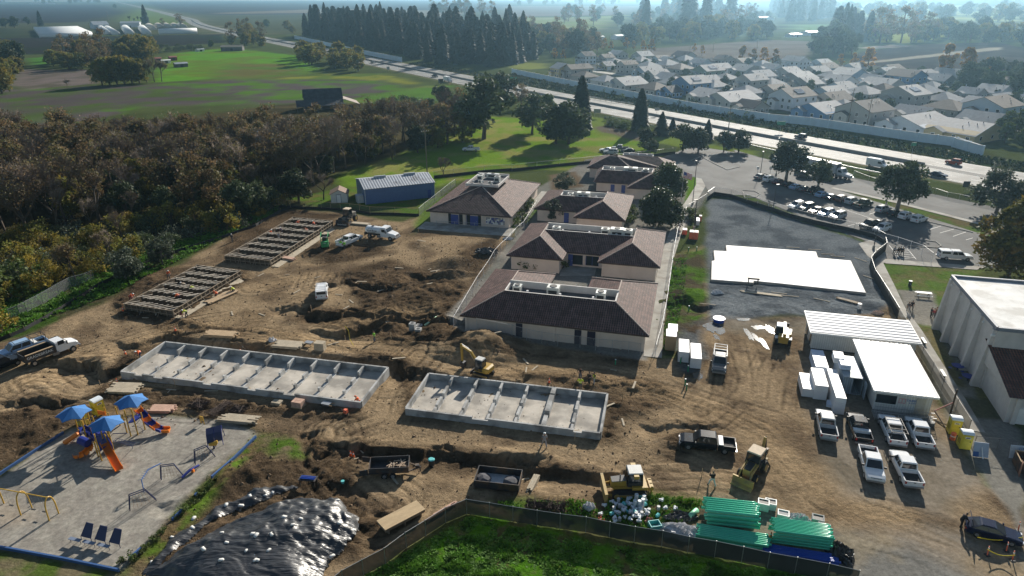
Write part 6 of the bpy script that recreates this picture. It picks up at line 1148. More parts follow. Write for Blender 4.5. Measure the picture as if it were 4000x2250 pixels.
for dx in (0,1):
 k=MB();P=[Z6(860+dx*50,985+dx*5,0)+K((0,0,z))+K((.25*math.sin(z*1.1),0,0))for z in (0,.6,1.2,1.8,2.3)];k.path(P,.06);k.build('arch_ladder',PYEL,ps)
k=MB();a,b=Z6(940,820,1.5),Z6(1260,905,1.3);o=K((.1,.55,0));k.tube(a,b,.03);k.tube(a+o,b+o,.03);[k.tube(a.lerp(b,i/9),a.lerp(b,i/9)+o,.022)for i in range(10)];k.tube(b,Z6(1275,940,0),.03);k.build('rung_ladder',PNAV,ps)
for (x0,y0),(x1,y1),z in (((545,905),(640,860),1.3),((1245,745),(1360,720),1.9),((620,700),(400,750),1.3),((760,1150),(640,860),1.25)):
 k=MB();a,b=Z6(x0,y0),Z6(x1,y1)
 for i in range(8):q=a.lerp(b,i/7);k.tube(q+K((0,0,z)),q+K((0,0,z+.9)),.02,None,4)
 k.tube(a+K((0,0,z+.9)),b+K((0,0,z+.9)),.03);k.build('railing',PBLU,ps)
for (x0,y0),(x1,y1),z in (((400,750),(480,640),1.35),((480,640),(620,700),1.35),((830,760),(960,990),1.3),((560,780),(640,860),1.3)):
 a,b=Z6(x0,y0,z),Z6(x1,y1,z);k=MB();k.beam((a+b)/2*1+(a-b)*.45+K((0,0,.4)),(a+b)/2+(b-a)*.45+K((0,0,.4)),.06,.7);k.build('panel',PBLU,ps)
for (x0,y0),(x1,y1)in (((660,400),(560,470)),((940,650),(1065,560)),((940,700),(1180,690))):k=MB();k.tube(Z6(x0,y0,2.2),Z6(x1,y1,2.2),.05);k.tube(Z6(x0,y0,2.2),Z6(x0,y0),.04);k.build('overhead_bar',PNAV,ps)
k=MB();a=Z6(1370,690,0);k.path([a+K((.5*math.cos(t),.5*math.sin(t),.3*t))for t in [i*.7 for i in range(12)]],.03,5);k.build('spiral_climber',PNAV,ps)
a=Z6(760,385,1.6);k=MB();k.box(a.x,a.y,a.z,1.1,.06,.55,rad(-15));k.build('panel',PORG,ps)
cf=thing('climbing_frame','low blue climbing frame of bent arches, nets and a curved ladder','climbing frame')
def up(p,z):return p+K((0,0,z))
arch=[[(1305,795),(1570,690)],[(1620,485),(1850,455)],[(1960,330),(2160,250)]]
for (x0,y0),(x1,y1)in arch:
 a,b=W(41,x0,y0),W(41,x1,y1);d=(b-a)
 for o in (0,.5):
  k=MB();e=K((-.4,.5,0))*o;k.path([a+e,up(a+d*.12+e,1.7),up(a+d*.7+e,1.7),b+e],.05,6);k.build('arch',PNAV,cf)
 k=MB();[k.tube(up(a+d*t,.1),up(a+d*(t*.7+.12),1.65),.012,None,4)for t in (.15,.3,.45,.6,.75)];[k.tube(up(a+d*.08,z),up(a+d*.88,z),.012,None,4)for z in (.4,.8,1.2)];k.build('climbing_net',mat('net_rope',(.3,.2,.12),.9),cf)
k=MB();P=[W(41,1450,620),W(41,1450,600),W(41,1520,520),W(41,1640,440)];A=[up(p,z)for p,z in zip(P,(.1,1.5,1.8,1.6))];k.path(A,.05)
for a,b in zip(A[1:],A[2:]):[k.tube(a.lerp(b,t)-K((.3,.2,0)),a.lerp(b,t)+K((.3,.2,0)),.025,None,4)for t in (.1,.3,.5,.7,.9)]
k.build('curved_ladder',paint('play_lightblue',(.06,.16,.42),.45),cf)
k=MB();a,b=W(41,1830,480),W(41,2000,360);k.path([up(a,.25),up((a+b)/2,.45),up(b,.3)],.14,8);k.build('crawl_beam',PBLU,cf);k=MB();p=W(41,1940,410);k.box(p.x,p.y,.1,.3,.3,.35,tx=.7,ty=.7);k.build('step_pod',PORG,cf)
pc=thing('panel_climber','dark blue curved panel climber at the top right of the play area','climber');a,b=W(41,2090,170),W(41,2240,130);d=b-a;k=MB()
for i,(lo,hi)in enumerate(((.0,.48),(.52,1.))):k=MB();p,q=a+d*lo,a+d*hi;e=K((-.25,.75,0));k.loft([[up(p,.6),up(q,.6),up(q,.66),up(p,.66)],[up(p+e*.6,1.5),up(q+e*.6,1.5),up(q+e*.6,1.57),up(p+e*.6,1.57)],[up(p+e*1.5,1.9),up(q+e*1.5,1.9),up(q+e*1.5,1.97),up(p+e*1.5,1.97)]]);k.build('panel',PNAV,pc)
for q in (a,a+d*.5,b):k=MB();k.path([q,up(q+K((-.25,.75,0))*.6,1.5),up(q+K((-.25,.75,0))*1.5,1.9),q+K((-.5,1.8,0))],.04);k.build('frame',PBLU,pc)
t=thing('spring_rider','small yellow spring rider beside the dark blue panel climber','play toy',W(41,2150,170));k=MB();k.tube((0,0,0),(0,0,.5),.12,.1);k.build('spring',PNAV,t);k=MB();k.loft([sec(-.5,.12,.45,.7,.05),sec(-.1,.2,.5,.8,.05),sec(.4,.14,.5,1.1,.05),sec(.55,.08,.8,1.1,.03)]);k.build('seat',PYEL,t)
sw=thing('swing_set','yellow arched swing frame at the left edge of the play area','swing');S_=[((210,840),(320,765)),((495,895),(590,820)),((-60,780),(40,720))];tops=[]
for (x0,y0),(x1,y1)in S_:a,b=W(41,x0,y0),W(41,x1,y1);k=MB();P=[up(a.lerp(b,.5-.5*math.cos(t)),2.5*min(1,math.sin(t)**.5))for t in [i*math.pi/10 for i in range(11)]];k.path(P,.07,7);k.build('frame_arch',PYEL,sw);tops.append(up((a+b)/2,2.45))
k=MB();k.tube(tops[2],tops[0],.06);k.tube(tops[0],tops[1],.06);k.build('top_bar',PYEL,sw)
for i,(a,b,t)in enumerate(((tops[0],tops[1],.3),(tops[0],tops[1],.7),(tops[2],tops[0],.5))):q=a.lerp(b,t);k=MB();d=(b-a).normalized()*.22;[k.tube(q+d*s,q+d*s-K((0,0,1.95)),.012,None,4)for s in (-1,1)];s_=k.build('chain',STEEL,sw);k=MB();k.box(q.x,q.y,q.z-2.,.5,.16,.04,ang(a,b));k.build('seat',PLAS,s_)
for i,(x,y,l)in enumerate(((870,1095,'left'),(1010,1125,'middle'),(1155,1155,'right'))):
 p=W(41,x,y);t=thing('leaning_bench','dark blue slant-backed bench, %s one of three at the bottom of the play area'%l,'bench',p,rad(-16),'slant-backed benches');k=MB();k.loft([[(-.6,0,.4),(.6,0,.4),(.6,.05,.4),(-.6,.05,.4)],[(-.38,.8,1.45),(.4,.8,1.45),(.4,.85,1.45),(-.38,.85,1.45)]]);k.build('backrest',PNAV,t);k=MB();[k.path([(s*.62,0,0),(s*.6,.02,.4),(s*.4,.82,1.48)],.03)or k.tube((s*.4,.82,1.45),(s*.6,1.3,0),.025)for s in (-1,1)];k.build('frame',PNAV,t);k=MB();k.box(-.75,-.5,.42,1.35,.35,.05);k.build('seat',paint('play_pale',(.16,.2,.28),.6),t);k=MB();[k.tube((-.75+s*.6,-.5,0),(-.75+s*.6,-.5,.42),.025)for s in (-1,1)];k.build('leg',PNAV,t)
bd=thing('play_border','low blue border boards around the play area','edging')
for pts in ([(-200,1140),(100,1190),(640,1290),(1200,1405)],[(-100,500),(330,215),(640,20)],[(2570,60),(2350,280),(2130,490)],[(1980,625),(1960,650)],[(1830,800),(1730,890)],[(1420,1180),(1300,1290)]):
 P=[on(W(41,*p))for p in pts];k=MB();[k.beam(up(a,.15),up(b,.15),.18,.34)for a,b in zip(P,P[1:])];k.build('border_board',paint('border_blue',(.04,.1,.25),.6),bd)
t=thing('mail_post','small yellow play panel on two posts by the rebar piles','play toy',W(31,2040,1370),rad(-20));k=MB();k.box(0,0,.5,.6,.1,.6,tx=.8);k.build('panel',PYEL,t);k=MB();[k.box(s*.25,0,0,.08,.08,.6)for s in (-1,1)];k.build('leg',PYEL,t)
# -------- black plastic over soil heaps
BPL=mat('black_plastic_sheet',(.03,.031,.034),.4,0,.35,.5,.16,1.6,spec=.75,stretch=(.22,1.9,1,-.55))
def heap(label,P,hmax,k_,name='covered_heap',st=.15,seed=3):
 px=[p[0]for p in P];py=[p[1]for p in P];xs=np.arange(min(px)-.5,max(px)+.5,st);ys=np.arange(min(py)-.5,max(py)+.5,st);X,Y=np.meshgrid(xs,ys);d=-(sdist(X,Y,P)+(fbm(X,Y,1.5,seed)-.5)*.9)
 u=X*.83-Y*.55;v=X*.55+Y*.83;Zh=hmax*(1-np.exp(-np.clip(d,0,None)/k_))*(.8+.4*fbm(X,Y,7,seed+1,2));w_=(fbm(X,Y,3,seed+6,2)-.5)*2.2;f=np.abs(vnoise((v+w_)*1.9,u*.16,seed+2)-.5)*2;f2=np.abs(vnoise((v+w_*.6)*4.2+9,u*.4,seed+3)-.5)*2;Zh+=(-.1*(1-f)**7-.05*(1-f2)**5)*min(1,hmax/1.8)*np.clip(d,0,1)+.05;G0=np.vectorize(gz)(X,Y);Zh=np.maximum(Zh,.04)+G0
 ok=d>0;i=np.arange(X.size).reshape(X.shape);q=ok[:-1,:-1]&ok[1:,:-1]&ok[:-1,1:]&ok[1:,1:];F=np.stack([i[:-1,:-1],i[:-1,1:],i[1:,1:],i[1:,:-1]],-1)[q];used=np.unique(F);mp=np.full(X.size,-1);mp[used]=np.arange(len(used));V_=np.stack([X,Y,Zh],-1).reshape(-1,3)[used]
 m=MB();m.v=[tuple(map(float,v))for v in V_];m.f=[tuple(map(int,f))for f in mp[F]];m.m=[0]*len(m.f);o=m.build(name,BPL,None,True);tag(o,label,'tarp heap');return lambda x,y:float(Zh[min(max(int((y-ys[0])/st),0),len(ys)-1),min(max(int((x-xs[0])/st),0),len(xs)-1)])
PH1=V3(42,[(0,820),(200,740),(450,690),(820,680),(940,770),(1060,880),(1050,1000),(900,1200),(760,1320),(600,1700),(-600,1900),(-900,1500),(-1100,1449),(-560,1080),(-180,900)])
z1=heap('big glossy black plastic sheet draped over a soil heap, held down by white sandbags',PH1,2.3,2.2)
PH2=V3(42,[(440,535),(430,570),(200,640),(0,740),(-180,800),(-440,930),(-760,1180),(-1000,1400),(-1200,1500),(-1160,1400),(-860,1080),(-440,800),(-100,640),(100,560)])
z2=heap('narrow black plastic strip over a soil ridge beside the big covered heap',PH2,.55,1.4,seed=9)
SB=mat('sandbag_white',(.6,.6,.58),.85,0,.1,4);proto=MB();proto.loft([[(x,-.2*q,.0),(x,.2*q,.0),(x,.17*q,.16*q),(x,-.17*q,.16*q)]for x,q in ((-.32,.5),(-.2,1),(0,.95),(.22,1),(.33,.55))]);proto=tag(proto.build('sandbag',SB,None,True),'white sandbag weighing down the black plastic sheet','sandbag','sandbags on the black plastic')
rg=random.Random(2)
for rc,x,y in [(42,285,860),(42,368,935),(42,155,1030),(42,130,1190),(42,765,1250),(42,820,690),(42,835,920),(42,5,1040),(42,10,1290),(42,450,875),(41,2225,1015),(41,2275,1115),(41,2040,1180),(41,2220,1290),(41,2470,1195),(41,1520,1310),(41,2545,1030),(41,2560,1290),(41,1930,965),(41,1945,870),(41,2270,735),(41,2510,650),(41,1725,1060),(42,170,610),(42,90,640),(41,2420,745)]:
 p=W(rc,x,y,1.8 if rc==42 or y>980 else .8)
 for _ in range(4):z=max(z1(p.x,p.y)if inpoly(p.x,p.y,PH1)else -9,z2(p.x,p.y)if inpoly(p.x,p.y,PH2)else -9,gz(p.x,p.y));p=W(rc,x,y,z)
 o=place(proto,(p.x,p.y,z-.02),rg.uniform(0,6.28),None,None,rg.uniform(.6,.95))
# -------- fences, poles
NETD=netmat('dark_windscreen',(.03,.035,.033),.12);NETC=netmat('chain_link',(.3,.31,.32),.72);SILT=mat('silt_fence',(.016,.016,.017),.8,0,.2,2)
def fence(label,P,h=2.,net=NETC,postm=STEEL,step=None,rail=True,low=None,name='chain_link_fence',cat='fence',r=.035):
 P=[Vector((p[0],p[1],0))for p in P]
 if step:P=[Vector((x,y,0))for x,y in resample([tuple(p[:2])for p in P],step)]
 P=[on(p)for p in P];o=P[0].copy();t=thing(name,label,cat,o);f=MB();l=MB();ra=MB();u=Vector((0,0,1))
 for a,b in zip(P,P[1:]):
  a,b=a-o,b-o
  if net:f.add([a+u*.04,b+u*.04,b+u*h,a+u*h],[(0,1,2,3)])
  if rail:ra.tube(a+u*h,b+u*h,r*.8,None,5)
  if low:n=Vector((-(b-a).y,(b-a).x,0)).normalized()*.06;l.loft([[p+n-u*.1,p-n-u*.1,p-n*.3+u*low,p+n*.3+u*low]for p in (a,b)])
 if net:f.build('fence_fabric',net,t)
 if rail:ra.build('top_rail',postm,t)
 if low:l.build('silt_screen',SILT,t)
 pm=MB().tube((0,0,-.1),(0,0,h+.08),r,None,6).mesh('post',postm)
 for p in P:obj('post',pm,t,p-o)
 return t
BASE=[(42,700,1700),(42,880,1560),(42,1080,1449),(42,1300,1330),(42,1510,1170),(42,1705,1045),(42,1905,915),(42,2115,830),(42,2345,860),(43,10,910),(43,250,940),(43,480,975),(43,738,1015),(43,975,1060),(43,1225,1110),(43,1500,1150),(43,1762,1210),(43,2030,1260),(43,2300,1320),(43,2560,1375),(44,265,1420),(44,580,1490),(44,880,1560)]
fence('dark screened chain fence curving between the site and the near grass',[W(*b)for b in BASE],1.9,NETD,low=None)
fence('silver chain link fence at the left edge of the site below the wood',[W(*b)for b in [(31,110,330),(31,210,290),(31,280,255),(31,440,165),(31,600,70),(21,720,1449),(21,870,1405),(21,950,1370)]],2.,NETC)
fence('low black silt fence along the left side of the dirt site',[W(*b)for b in [(31,-60,560),(31,110,500),(31,250,435),(31,360,370),(31,470,310),(21,1000,1430),(21,1350,1260),(21,1700,1120),(21,2200,960),(21,2576,830),(22,60,790),(22,250,680),(22,350,655)]],.8,None,TIMBER,rail=False,low=.6,name='silt_fence',step=6)
fence('timber-posted fence with black silt screen behind the far formwork, before the barn',[W(*b)for b in [(22,235,640),(22,305,640),(22,485,655),(22,570,655),(22,660,660),(22,755,662),(22,852,670),(22,950,680),(22,1045,690),(22,1150,710),(22,1400,715),(22,1640,725)]],1.9,netmat('thin_link',(.2,.21,.21),.85),TIMBER,low=.55)
fence('chain link fence running from the barn lawn up beside the large square school building',[W(*b)for b in [(22,1640,725),(22,1700,670),(22,1800,590),(22,1870,530),(22,1960,460),(22,2010,420)]],1.9,NETC)
fence('meadow fence with dark screen behind the farthest school buildings',[W(*b)for b in [(22,1790,345),(22,1990,325),(22,2300,290),(22,2576,270),(23,0,275),(23,250,250),(23,480,225),(23,730,200),(23,1000,170),(23,1300,140),(23,1640,100)]],2.,netmat('meadow_link',(.12,.14,.12),.7),low=.8,step=7)
fence('tall fence with black screen between the gravel pad and the car park',[W(*b)for b in [(23,1960,570),(23,2030,520),(23,2200,545),(23,2360,600),(24,0,665),(24,200,735),(24,430,800),(24,650,850),(24,860,895),(24,1060,950),(24,1165,1010)]],2.3,netmat('pale_link',(.35,.36,.37),.85),low=1.0,step=3.2)
fence('open white-railed fence around the car park gate with four walkers',[W(*b)for b in [(24,1165,1010),(24,1290,1045),(24,1420,1090),(24,1540,1130),(24,1640,1210)]],2.3,netmat('pale_link',(.35,.36,.37),.85),mat('white_rail',(.75,.75,.76),.5),step=3)
fence('black screened fence between the new slab and the paved path',[W(*b)for b in [(24,1165,1010),(24,1180,1080),(24,1070,1170),(24,1020,1230),(24,1060,1360),(34,1130,20),(34,1200,150),(34,1300,310)]],1.9,NETD,low=1.3)
fence('long grey fence between the white classrooms and the path by the hall',[W(*b)for b in [(34,1300,310),(34,1420,510),(34,1540,710),(34,1640,870),(34,1740,1040),(34,1880,1250),(34,2010,1460)]],1.8,netmat('grey_screen',(.24,.23,.2),.3),mat('fence_post_dark',(.1,.1,.1),.6),step=2.6)
fence('fence along the front of the long brown roofed school building',[W(*b)for b in [(33,-350,520),(33,-150,525),(33,0,530),(33,145,545),(33,300,560),(33,458,585),(33,683,605),(33,840,630),(33,1005,645),(33,1170,662),(33,1290,680)]],1.9,netmat('faint_link',(.25,.25,.26),.85))
fence('white-railed chain fence along the right side of the school path',[W(*b)for b in [(33,1440,690),(33,1505,460),(33,1560,150),(23,1580,1440),(23,1620,1150),(23,1660,940),(23,1720,780),(23,1760,690),(23,1850,640),(23,1960,570)]],1.9,netmat('faint_link',(.25,.25,.26),.85),mat('white_rail',(.75,.75,.76),.5),step=3)
fence('low chain fence around the porch of the large square school building',[W(*b)for b in [(22,1815,830),(22,2000,840),(22,2200,855),(22,2450,880),(23,0,900)]],1.3,netmat('faint_link',(.25,.25,.26),.85))
fence('chain fence between the site and the left ends of the school buildings',[W(*b)for b in [(32,1990,400),(32,2060,280),(22,2230,1430),(22,2400,1180),(22,2520,1040),(23,40,930),(23,120,860),(23,250,640)]],1.9,netmat('faint_link',(.25,.25,.26),.85),mat('white_rail',(.75,.75,.76),.5),step=3.5)
fence('chain fence between the highway and the frontage road',[W(*b)for b in [(24,860,320),(24,1010,380),(24,1130,420),(24,1680,505),(24,1800,545),(24,1920,565),(24,2300,650)]],1.5,netmat('meadow_link',(.12,.14,.12),.7),step=5)
fence('chain fence with dark posts across the bottom right corner of the hall lawn',[W(*b)for b in [(44,2060,160),(44,2290,190),(44,2520,225),(44,2750,260)]],1.6,netmat('faint_link',(.25,.25,.26),.85),mat('fence_post_dark',(.1,.1,.1),.6))
def rail(label,rc,pts,m=None,h=.8):
 P=[W(rc,*p)for p in pts];t=thing('guard_rail',label,'guard rail');k=MB();[k.beam(Vector(a)+Vector((0,0,h)),Vector(b)+Vector((0,0,h)),.08,.32)for a,b in zip(P,P[1:])];k.build('rail',m or STEEL,t);k=MB()
 for x,y in resample([tuple(p[:2])for p in P],4):k.box(x,y,0,.15,.15,h)
 k.build('post',BARK,t)
rail('metal guard rail on the near side of the highway, left of the tall pine',13,[(1005,1190),(1200,1230),(1420,1285)]);rail('metal guard rail on the far side of the highway below the sound wall',13,[(780,985),(1000,1030),(1220,1060)]);rail('metal guard rail between the highway and the semi truck',24,[(680,225),(850,265),(1200,335)]);rail('metal guard rail on the far left of the frontage road',23,[(2340,20),(2576,75),(2680,100)])
def topz(b,rc,tx,ty):
 lo,hi=.5,40
 r,c=rc//10,rc%10;py=(0,562,1124,1686)[r-1]+ty/2.576
 def proj(z):d=Vector((b[0],b[1],z-CH));y=d.y*math.sin(PITCH)+d.z*math.cos(PITCH);f=d.y*math.cos(PITCH)-d.z*math.sin(PITCH);return 1125-FPX*y/f
 for _ in range(40):
  m=(lo+hi)/2
  if proj(m)>py:lo=m
  else:hi=m
 return lo
POLEM=mat('wood_pole',(.2,.16,.12),.9,0,.2,1,stretch=(4,4,.3));LAMPM=mat('lamp_pole',(.05,.055,.06),.5)
def utility(rc,x,y,rt,tx,ty,label,arms=1):
 b=on(W(rc,x,y));h=topz(b,rt,tx,ty);t=thing('utility_pole',label,'utility pole',b,rad(35));k=MB();k.tube((0,0,-.3),(0,0,h),.19,.12,8);k.build('pole',POLEM,t)
 for i in range(arms):k=MB();k.box(0,0,h-.7-i*1.6,2.6,.12,.14);k.build('cross_arm',POLEM,t);k=MB();[k.tube((q,0,h-.56-i*1.6),(q,0,h-.3-i*1.6),.06,.04)for q in (-1.15,-.5,.5,1.15)];k.build('insulator',WHITE,t)
 return b+Vector((0,0,h-.5))
utility(22,198,395,22,150,85,'wooden utility pole among the trees left of the barn');w1=utility(22,1722,285,12,1690,1240,'tall wooden utility pole right behind the blue barn',2);w2=utility(13,2172,1345,13,2182,1085,'utility pole with white insulators on the near side of the highway',2);utility(14,800,1268,14,860,905,'left one of two tall utility poles rising inside the sound wall');utility(14,988,1292,14,1045,970,'right one of two tall utility poles rising inside the sound wall',2)
for rc,x,y,tx,ty,l in ((13,1788,528,1792,365,'left one of three utility poles at the edge of the ploughed field behind the estate'),(13,2022,522,2030,430,'middle one of three utility poles at the edge of the ploughed field behind the estate'),(13,2447,618,2466,405,'right one of three utility poles at the edge of the ploughed field behind the estate'),(14,745,645,768,480,'utility pole where the pale farm track meets the estate'),(14,2292,705,2325,590,'utility pole in the dark field at the far right'),(11,1105,260,1065,95,'utility pole behind the greenhouse barn'),(11,1945,290,1940,185,'utility pole by the highway right of the greenhouses')):utility(rc,x,y,rc,tx,ty,l)
def lamp(rc,x,y,rt,tx,ty,label):
 b=on(W(rc,x,y));h=topz(b,rt,tx,ty);t=thing('street_lamp',label,'street lamp',b,rad(R.uniform(0,360)));k=MB();k.tube((0,0,.6),(0,0,h),.1,.07,8);k.build('pole',LAMPM,t);k=MB();k.tube((0,0,-.1),(0,0,.75),.28,.26,10);k.build('base',CONC,t);k=MB();k.box(.35,0,h-.1,.8,.3,.14);k.build('lamp_head',LAMPM,t)
lamp(24,50,660,24,95,420,'dark lamp post left of the car park rows, on a concrete base');lamp(24,1185,625,24,1238,358,'dark lamp post just left of the big car park tree');lamp(24,1060,1060,24,1092,790,'dark lamp post at the bend of the black screened fence');lamp(23,2497,315,23,2523,85,'dark lamp post at the car park entrance');lamp(23,1815,615,23,1843,180,'dark pole beside the flagpole lawn');lamp(23,1830,860,23,1856,570,'dark pole beside the red and white barriers');lamp(24,80,320,24,120,60,'dark lamp post leaning against the left car park tree');lamp(14,110,1448,14,135,1400,'small roadside lamp left of the dark boxy car')
b=on(W(23,1690,695));h=topz(b,23,1730,275);t=thing('flagpole','tall flagpole before the dark evergreens with a striped flag','flagpole',b);k=MB();k.tube((0,0,0),(0,0,h),.08,.05,8);k.blob((0,0,h),(.12,.12,.12),1,0);k.build('pole',STEEL,t)
fl=MB();cols=[mat('flag_red',(.5,.03,.05),.8),mat('flag_white',(.7,.7,.7),.8),mat('flag_blue',(.04,.06,.25),.8)]
for i in range(9):
 for j in range(8):x0,x1=j*.26,(j+1)*.26;z0=h-.3-i*.15;dz=-.09;y=lambda x:.18*math.sin(x*3.2);fl.face([(x0,y(x0),z0-.15+dz*j),(x1,y(x1),z0-.15+dz*(j+1)),(x1,y(x1),z0+dz*(j+1)),(x0,y(x0),z0+dz*j)],2 if i<5 and j<3 else i%2)
fl.build('flag',cols,t)
def sign(rc,x,y,rt,tx,ty,w,hs,label,m=None,legs=1,txt=None,rz=0):
 b=on(W(rc,x,y));h=max(1.6,topz(b,rt,tx,ty));t=thing('road_sign',label,'sign',b,rz);k=MB();[k.tube((q,0,0),(q,0,h),.05,None,6)for q in ([0]if legs==1 else [-w*.35,w*.35])];k.build('post',STEEL,t);k=MB();k.box(0,-.06,h-hs,w,.05,hs);k.build('sign_panel',m or LAMPM,t)
SGR=mat('sign_green',(.02,.22,.13),.5);SYE=mat('sign_back',(.3,.31,.32),.5,.4)
sign(13,855,1185,13,857,1100,3.,1.6,'dark backed sign on two legs beside the highway, below the tall twin pines',SYE,2);sign(24,1978,478,24,1990,395,1.8,1.6,'dark square sign by the highway, near the right edge trees',LAMPM);sign(24,1438,135,24,1445,5,1.6,1.,'green highway sign standing on the far verge',SGR);sign(14,120,1330,14,120,1232,3.2,1.4,'wide green highway sign on the far verge before the sound wall',SGR);sign(12,1862,850,12,1880,790,3.,2.2,'dark roadside sign right beside the white box truck',LAMPM,2);sign(12,1332,715,12,1332,665,2.,2.,'pale diamond sign at the edge of the pine shade on the highway',SYE);sign(23,2465,320,23,2470,240,.7,.8,'small sign at the car park entrance',WHITE);sign(24,20,300,24,27,235,.8,1.,'small white sign beside the left car park tree',WHITE);sign(13,1455,1165,13,1455,1090,2.,1.2,'overhead style sign between the tall pine and the small pines',SYE);sign(13,15,840,13,15,775,4.,1.6,'green sign at the far left of the sound wall',SGR)
b=W(44,2500,275);t=thing('price_board','white lettered board standing on the shaded grass at the right edge','sign',b,rad(-10));k=MB();k.loft([[(-.85,0,.05),(.85,0,.05),(.85,.05,.05),(-.85,.05,.05)],[(-.85,.35,1.55),(.85,.35,1.55),(.85,.4,1.55),(-.85,.4,1.55)]]);k.build('sign_panel',mat('board_white',(.6,.62,.66),.7),t);rx=rad(90)-math.atan2(.35,1.5)
k=MB();k.loft([[(-.8,.19,.8),(-.1,.19,.8),(-.1,.2,.8),(-.8,.2,.8)],[(-.8,.32,1.42),(-.1,.32,1.42),(-.1,.33,1.42),(-.8,.33,1.42)]]);k.build('dark_label',LBLK,t);text('LIVE',.28,(-.45,.285,1.28),(rx,0,0),WHITE,t);text('FULL',.28,(-.45,.215,.98),(rx,0,0),WHITE,t);text('1145',.4,(.38,.26,1.22),(rx,0,0),LBLUE,t);text('10',.5,(.3,.11,.55),(rx,0,0),LBLUE,t)
b=W(44,2130,260);t=thing('sandwich_board','pale and blue board leaning open behind the nearer portable toilet','sign',b,rad(-12));k=MB();k.loft([[(-.8,0,.05),(.8,0,.05),(.8,.05,.05),(-.8,.05,.05)],[(-.75,.6,1.6),(.75,.6,1.6),(.75,.65,1.6),(-.75,.65,1.6)]]);k.build('sign_panel',mat('board_pale',(.4,.46,.55),.7),t);k=MB();k.loft([[(-.76,-.02,.08),(-.2,-.02,.08),(-.2,0,.08),(-.76,0,.08)],[(-.76,.2,.6),(-.2,.2,.6),(-.2,.22,.6),(-.76,.22,.6)]]);k.build('blue_patch',mat('patch_blue',(.03,.1,.3),.6),t);k=MB();k.beam((.1,-.4,.1),(.0,.3,1.2),.1,.05);k.build('brace',WHITE,t)
# -------- materials lying about
PGRN,PBLUE=mat('green_pipe',(.08,.58,.36),.3,0,.06,1),mat('blue_pipe',(.02,.08,.45),.35,0,.06,1)
def pipes(a,b,L,r,nx,nz,m,label,group,base=.12,jit=.22,taper=0):
 """separate pipes stacked in staggered layers; a->b is the near edge on the ground"""
 d=(b-a);d.z=0;d.normalize();n=Vector((-d.y,d.x,0));c=(a+b)/2;k=MB();k.loft([[(x,q*math.cos(t),q*math.sin(t))for t in [i*math.pi/5 for i in range(10)]]for x,q in ((-L/2,r*.78),(-L/2,r),(L/2-.35,r),(L/2-.3,r*1.1),(L/2,r*1.1),(L/2,r*.85))]);me=k.mesh('plastic_pipe',m,True);rg=random.Random(nx*9+nz);z0=gz(c.x,c.y)
 for j in range(nz):
  for i in range(nx-(j%2)-taper*j):
   if j<nz-1 and 0<i<nx-(j%2)-taper*j-1:continue
   q=c+n*(r+(i+.5*(j%2)+taper*j*.5)*2.02*r)+d*rg.uniform(-jit,jit);tag(obj('plastic_pipe',me,None,(q.x,q.y,z0+base+r+j*1.76*r),math.atan2(d.y,d.x)),label,'pipe',group)
pipes(W(43,1965,960),W(43,2440,1010),5.0,.15,8,6,PGRN,'thick green plastic pipe in the tall stack by the fence','green pipes of the tall stack',.3);pipes(W(43,1890,1100),W(43,2540,1205),6.6,.12,7,3,PGRN,'green plastic pipe in the long low stack along the fence','green pipes of the low stack',.1);pipes(W(44,80,1150),W(44,580,1215),5.2,.095,10,9,PGRN,'thin green plastic pipe in the strapped right-hand stack','green pipes of the right stack',.3);pipes(W(44,-20,1240),W(44,680,1350),6.6,.09,7,2,PBLUE,'bright blue plastic pipe lying along the fence','blue pipes along the fence',.08)
def timberpile(rc,a,b,L,nx,nz,label,m=TIMBER,th=.09,wd=.2,z=0.,name='lumber_stack',jit=.3):
 p,q=W(rc,*a),W(rc,*b);d=(q-p).normalized();n=Vector((-d.y,d.x,0));c=on((p+q)/2);L=L or (q-p).length;t=thing(name,label,'lumber',c,math.atan2(d.y,d.x));rg=random.Random(int(a[0]))
 for j in range(nz):
  k=MB();[k.box(rg.uniform(-jit,jit),(i-nx/2)*wd*1.08,.05+j*(th+.012),L*rg.uniform(.85,1.03),wd,th)for i in range(nx)];k.build('board_layer',m,t)
PALE=mat('pale_boards',(.4,.34,.25),.9,0,.2,1.5);PINKB=mat('pink_lumber',(.5,.32,.24),.9,0,.2,1.5)
timberpile(31,(2080,470),(2390,490),None,8,5,'lumber stack behind the back wall of the long foundation');timberpile(31,(1120,1020),(1420,1030),None,7,3,'grey board stack in front of the left end of the long foundation',PALE,.12,.32);timberpile(31,(1530,1225),(1760,1230),None,7,4,'pinkish lumber stack beside the orange and blue wavy slide',PINKB);timberpile(31,(2230,1320),(2570,1350),None,7,4,'mixed boards lying by the rebar piles',PALE,jit=.6);timberpile(32,(200,580),(480,600),None,6,3,'grey board stack between the wheelbarrow and the white bag, behind the long foundation',PALE,.12,.3);timberpile(31,(2080,160),(2380,30),None,8,2,'long lumber stack on the ground right of the near formwork');timberpile(43,(160,600),(240,440),None,3,6,'narrow stack of planks standing in shadow right of the debris bin',PALE);timberpile(42,(1740,880),(1990,730),None,3,3,'loose reddish battens along the inside of the curved fence',PINKB,.06,.12,jit=.5);timberpile(22,(270,1150),(390,1170),None,5,4,'short offcut boards at the corner of the far formwork',PINKB);timberpile(34,(-250,40),(150,90),None,4,2,'white and grey boards along the near edge of the white sheeted slab',PALE,.06,.2,jit=1.);timberpile(34,(690,110),(920,170),None,10,3,'bundle of thin brown stakes near the white bucket',FORML,.05,.07);timberpile(22,(1000,805),(1120,815),4.5,6,3,'long boards on the ground between loader and water truck',PALE)
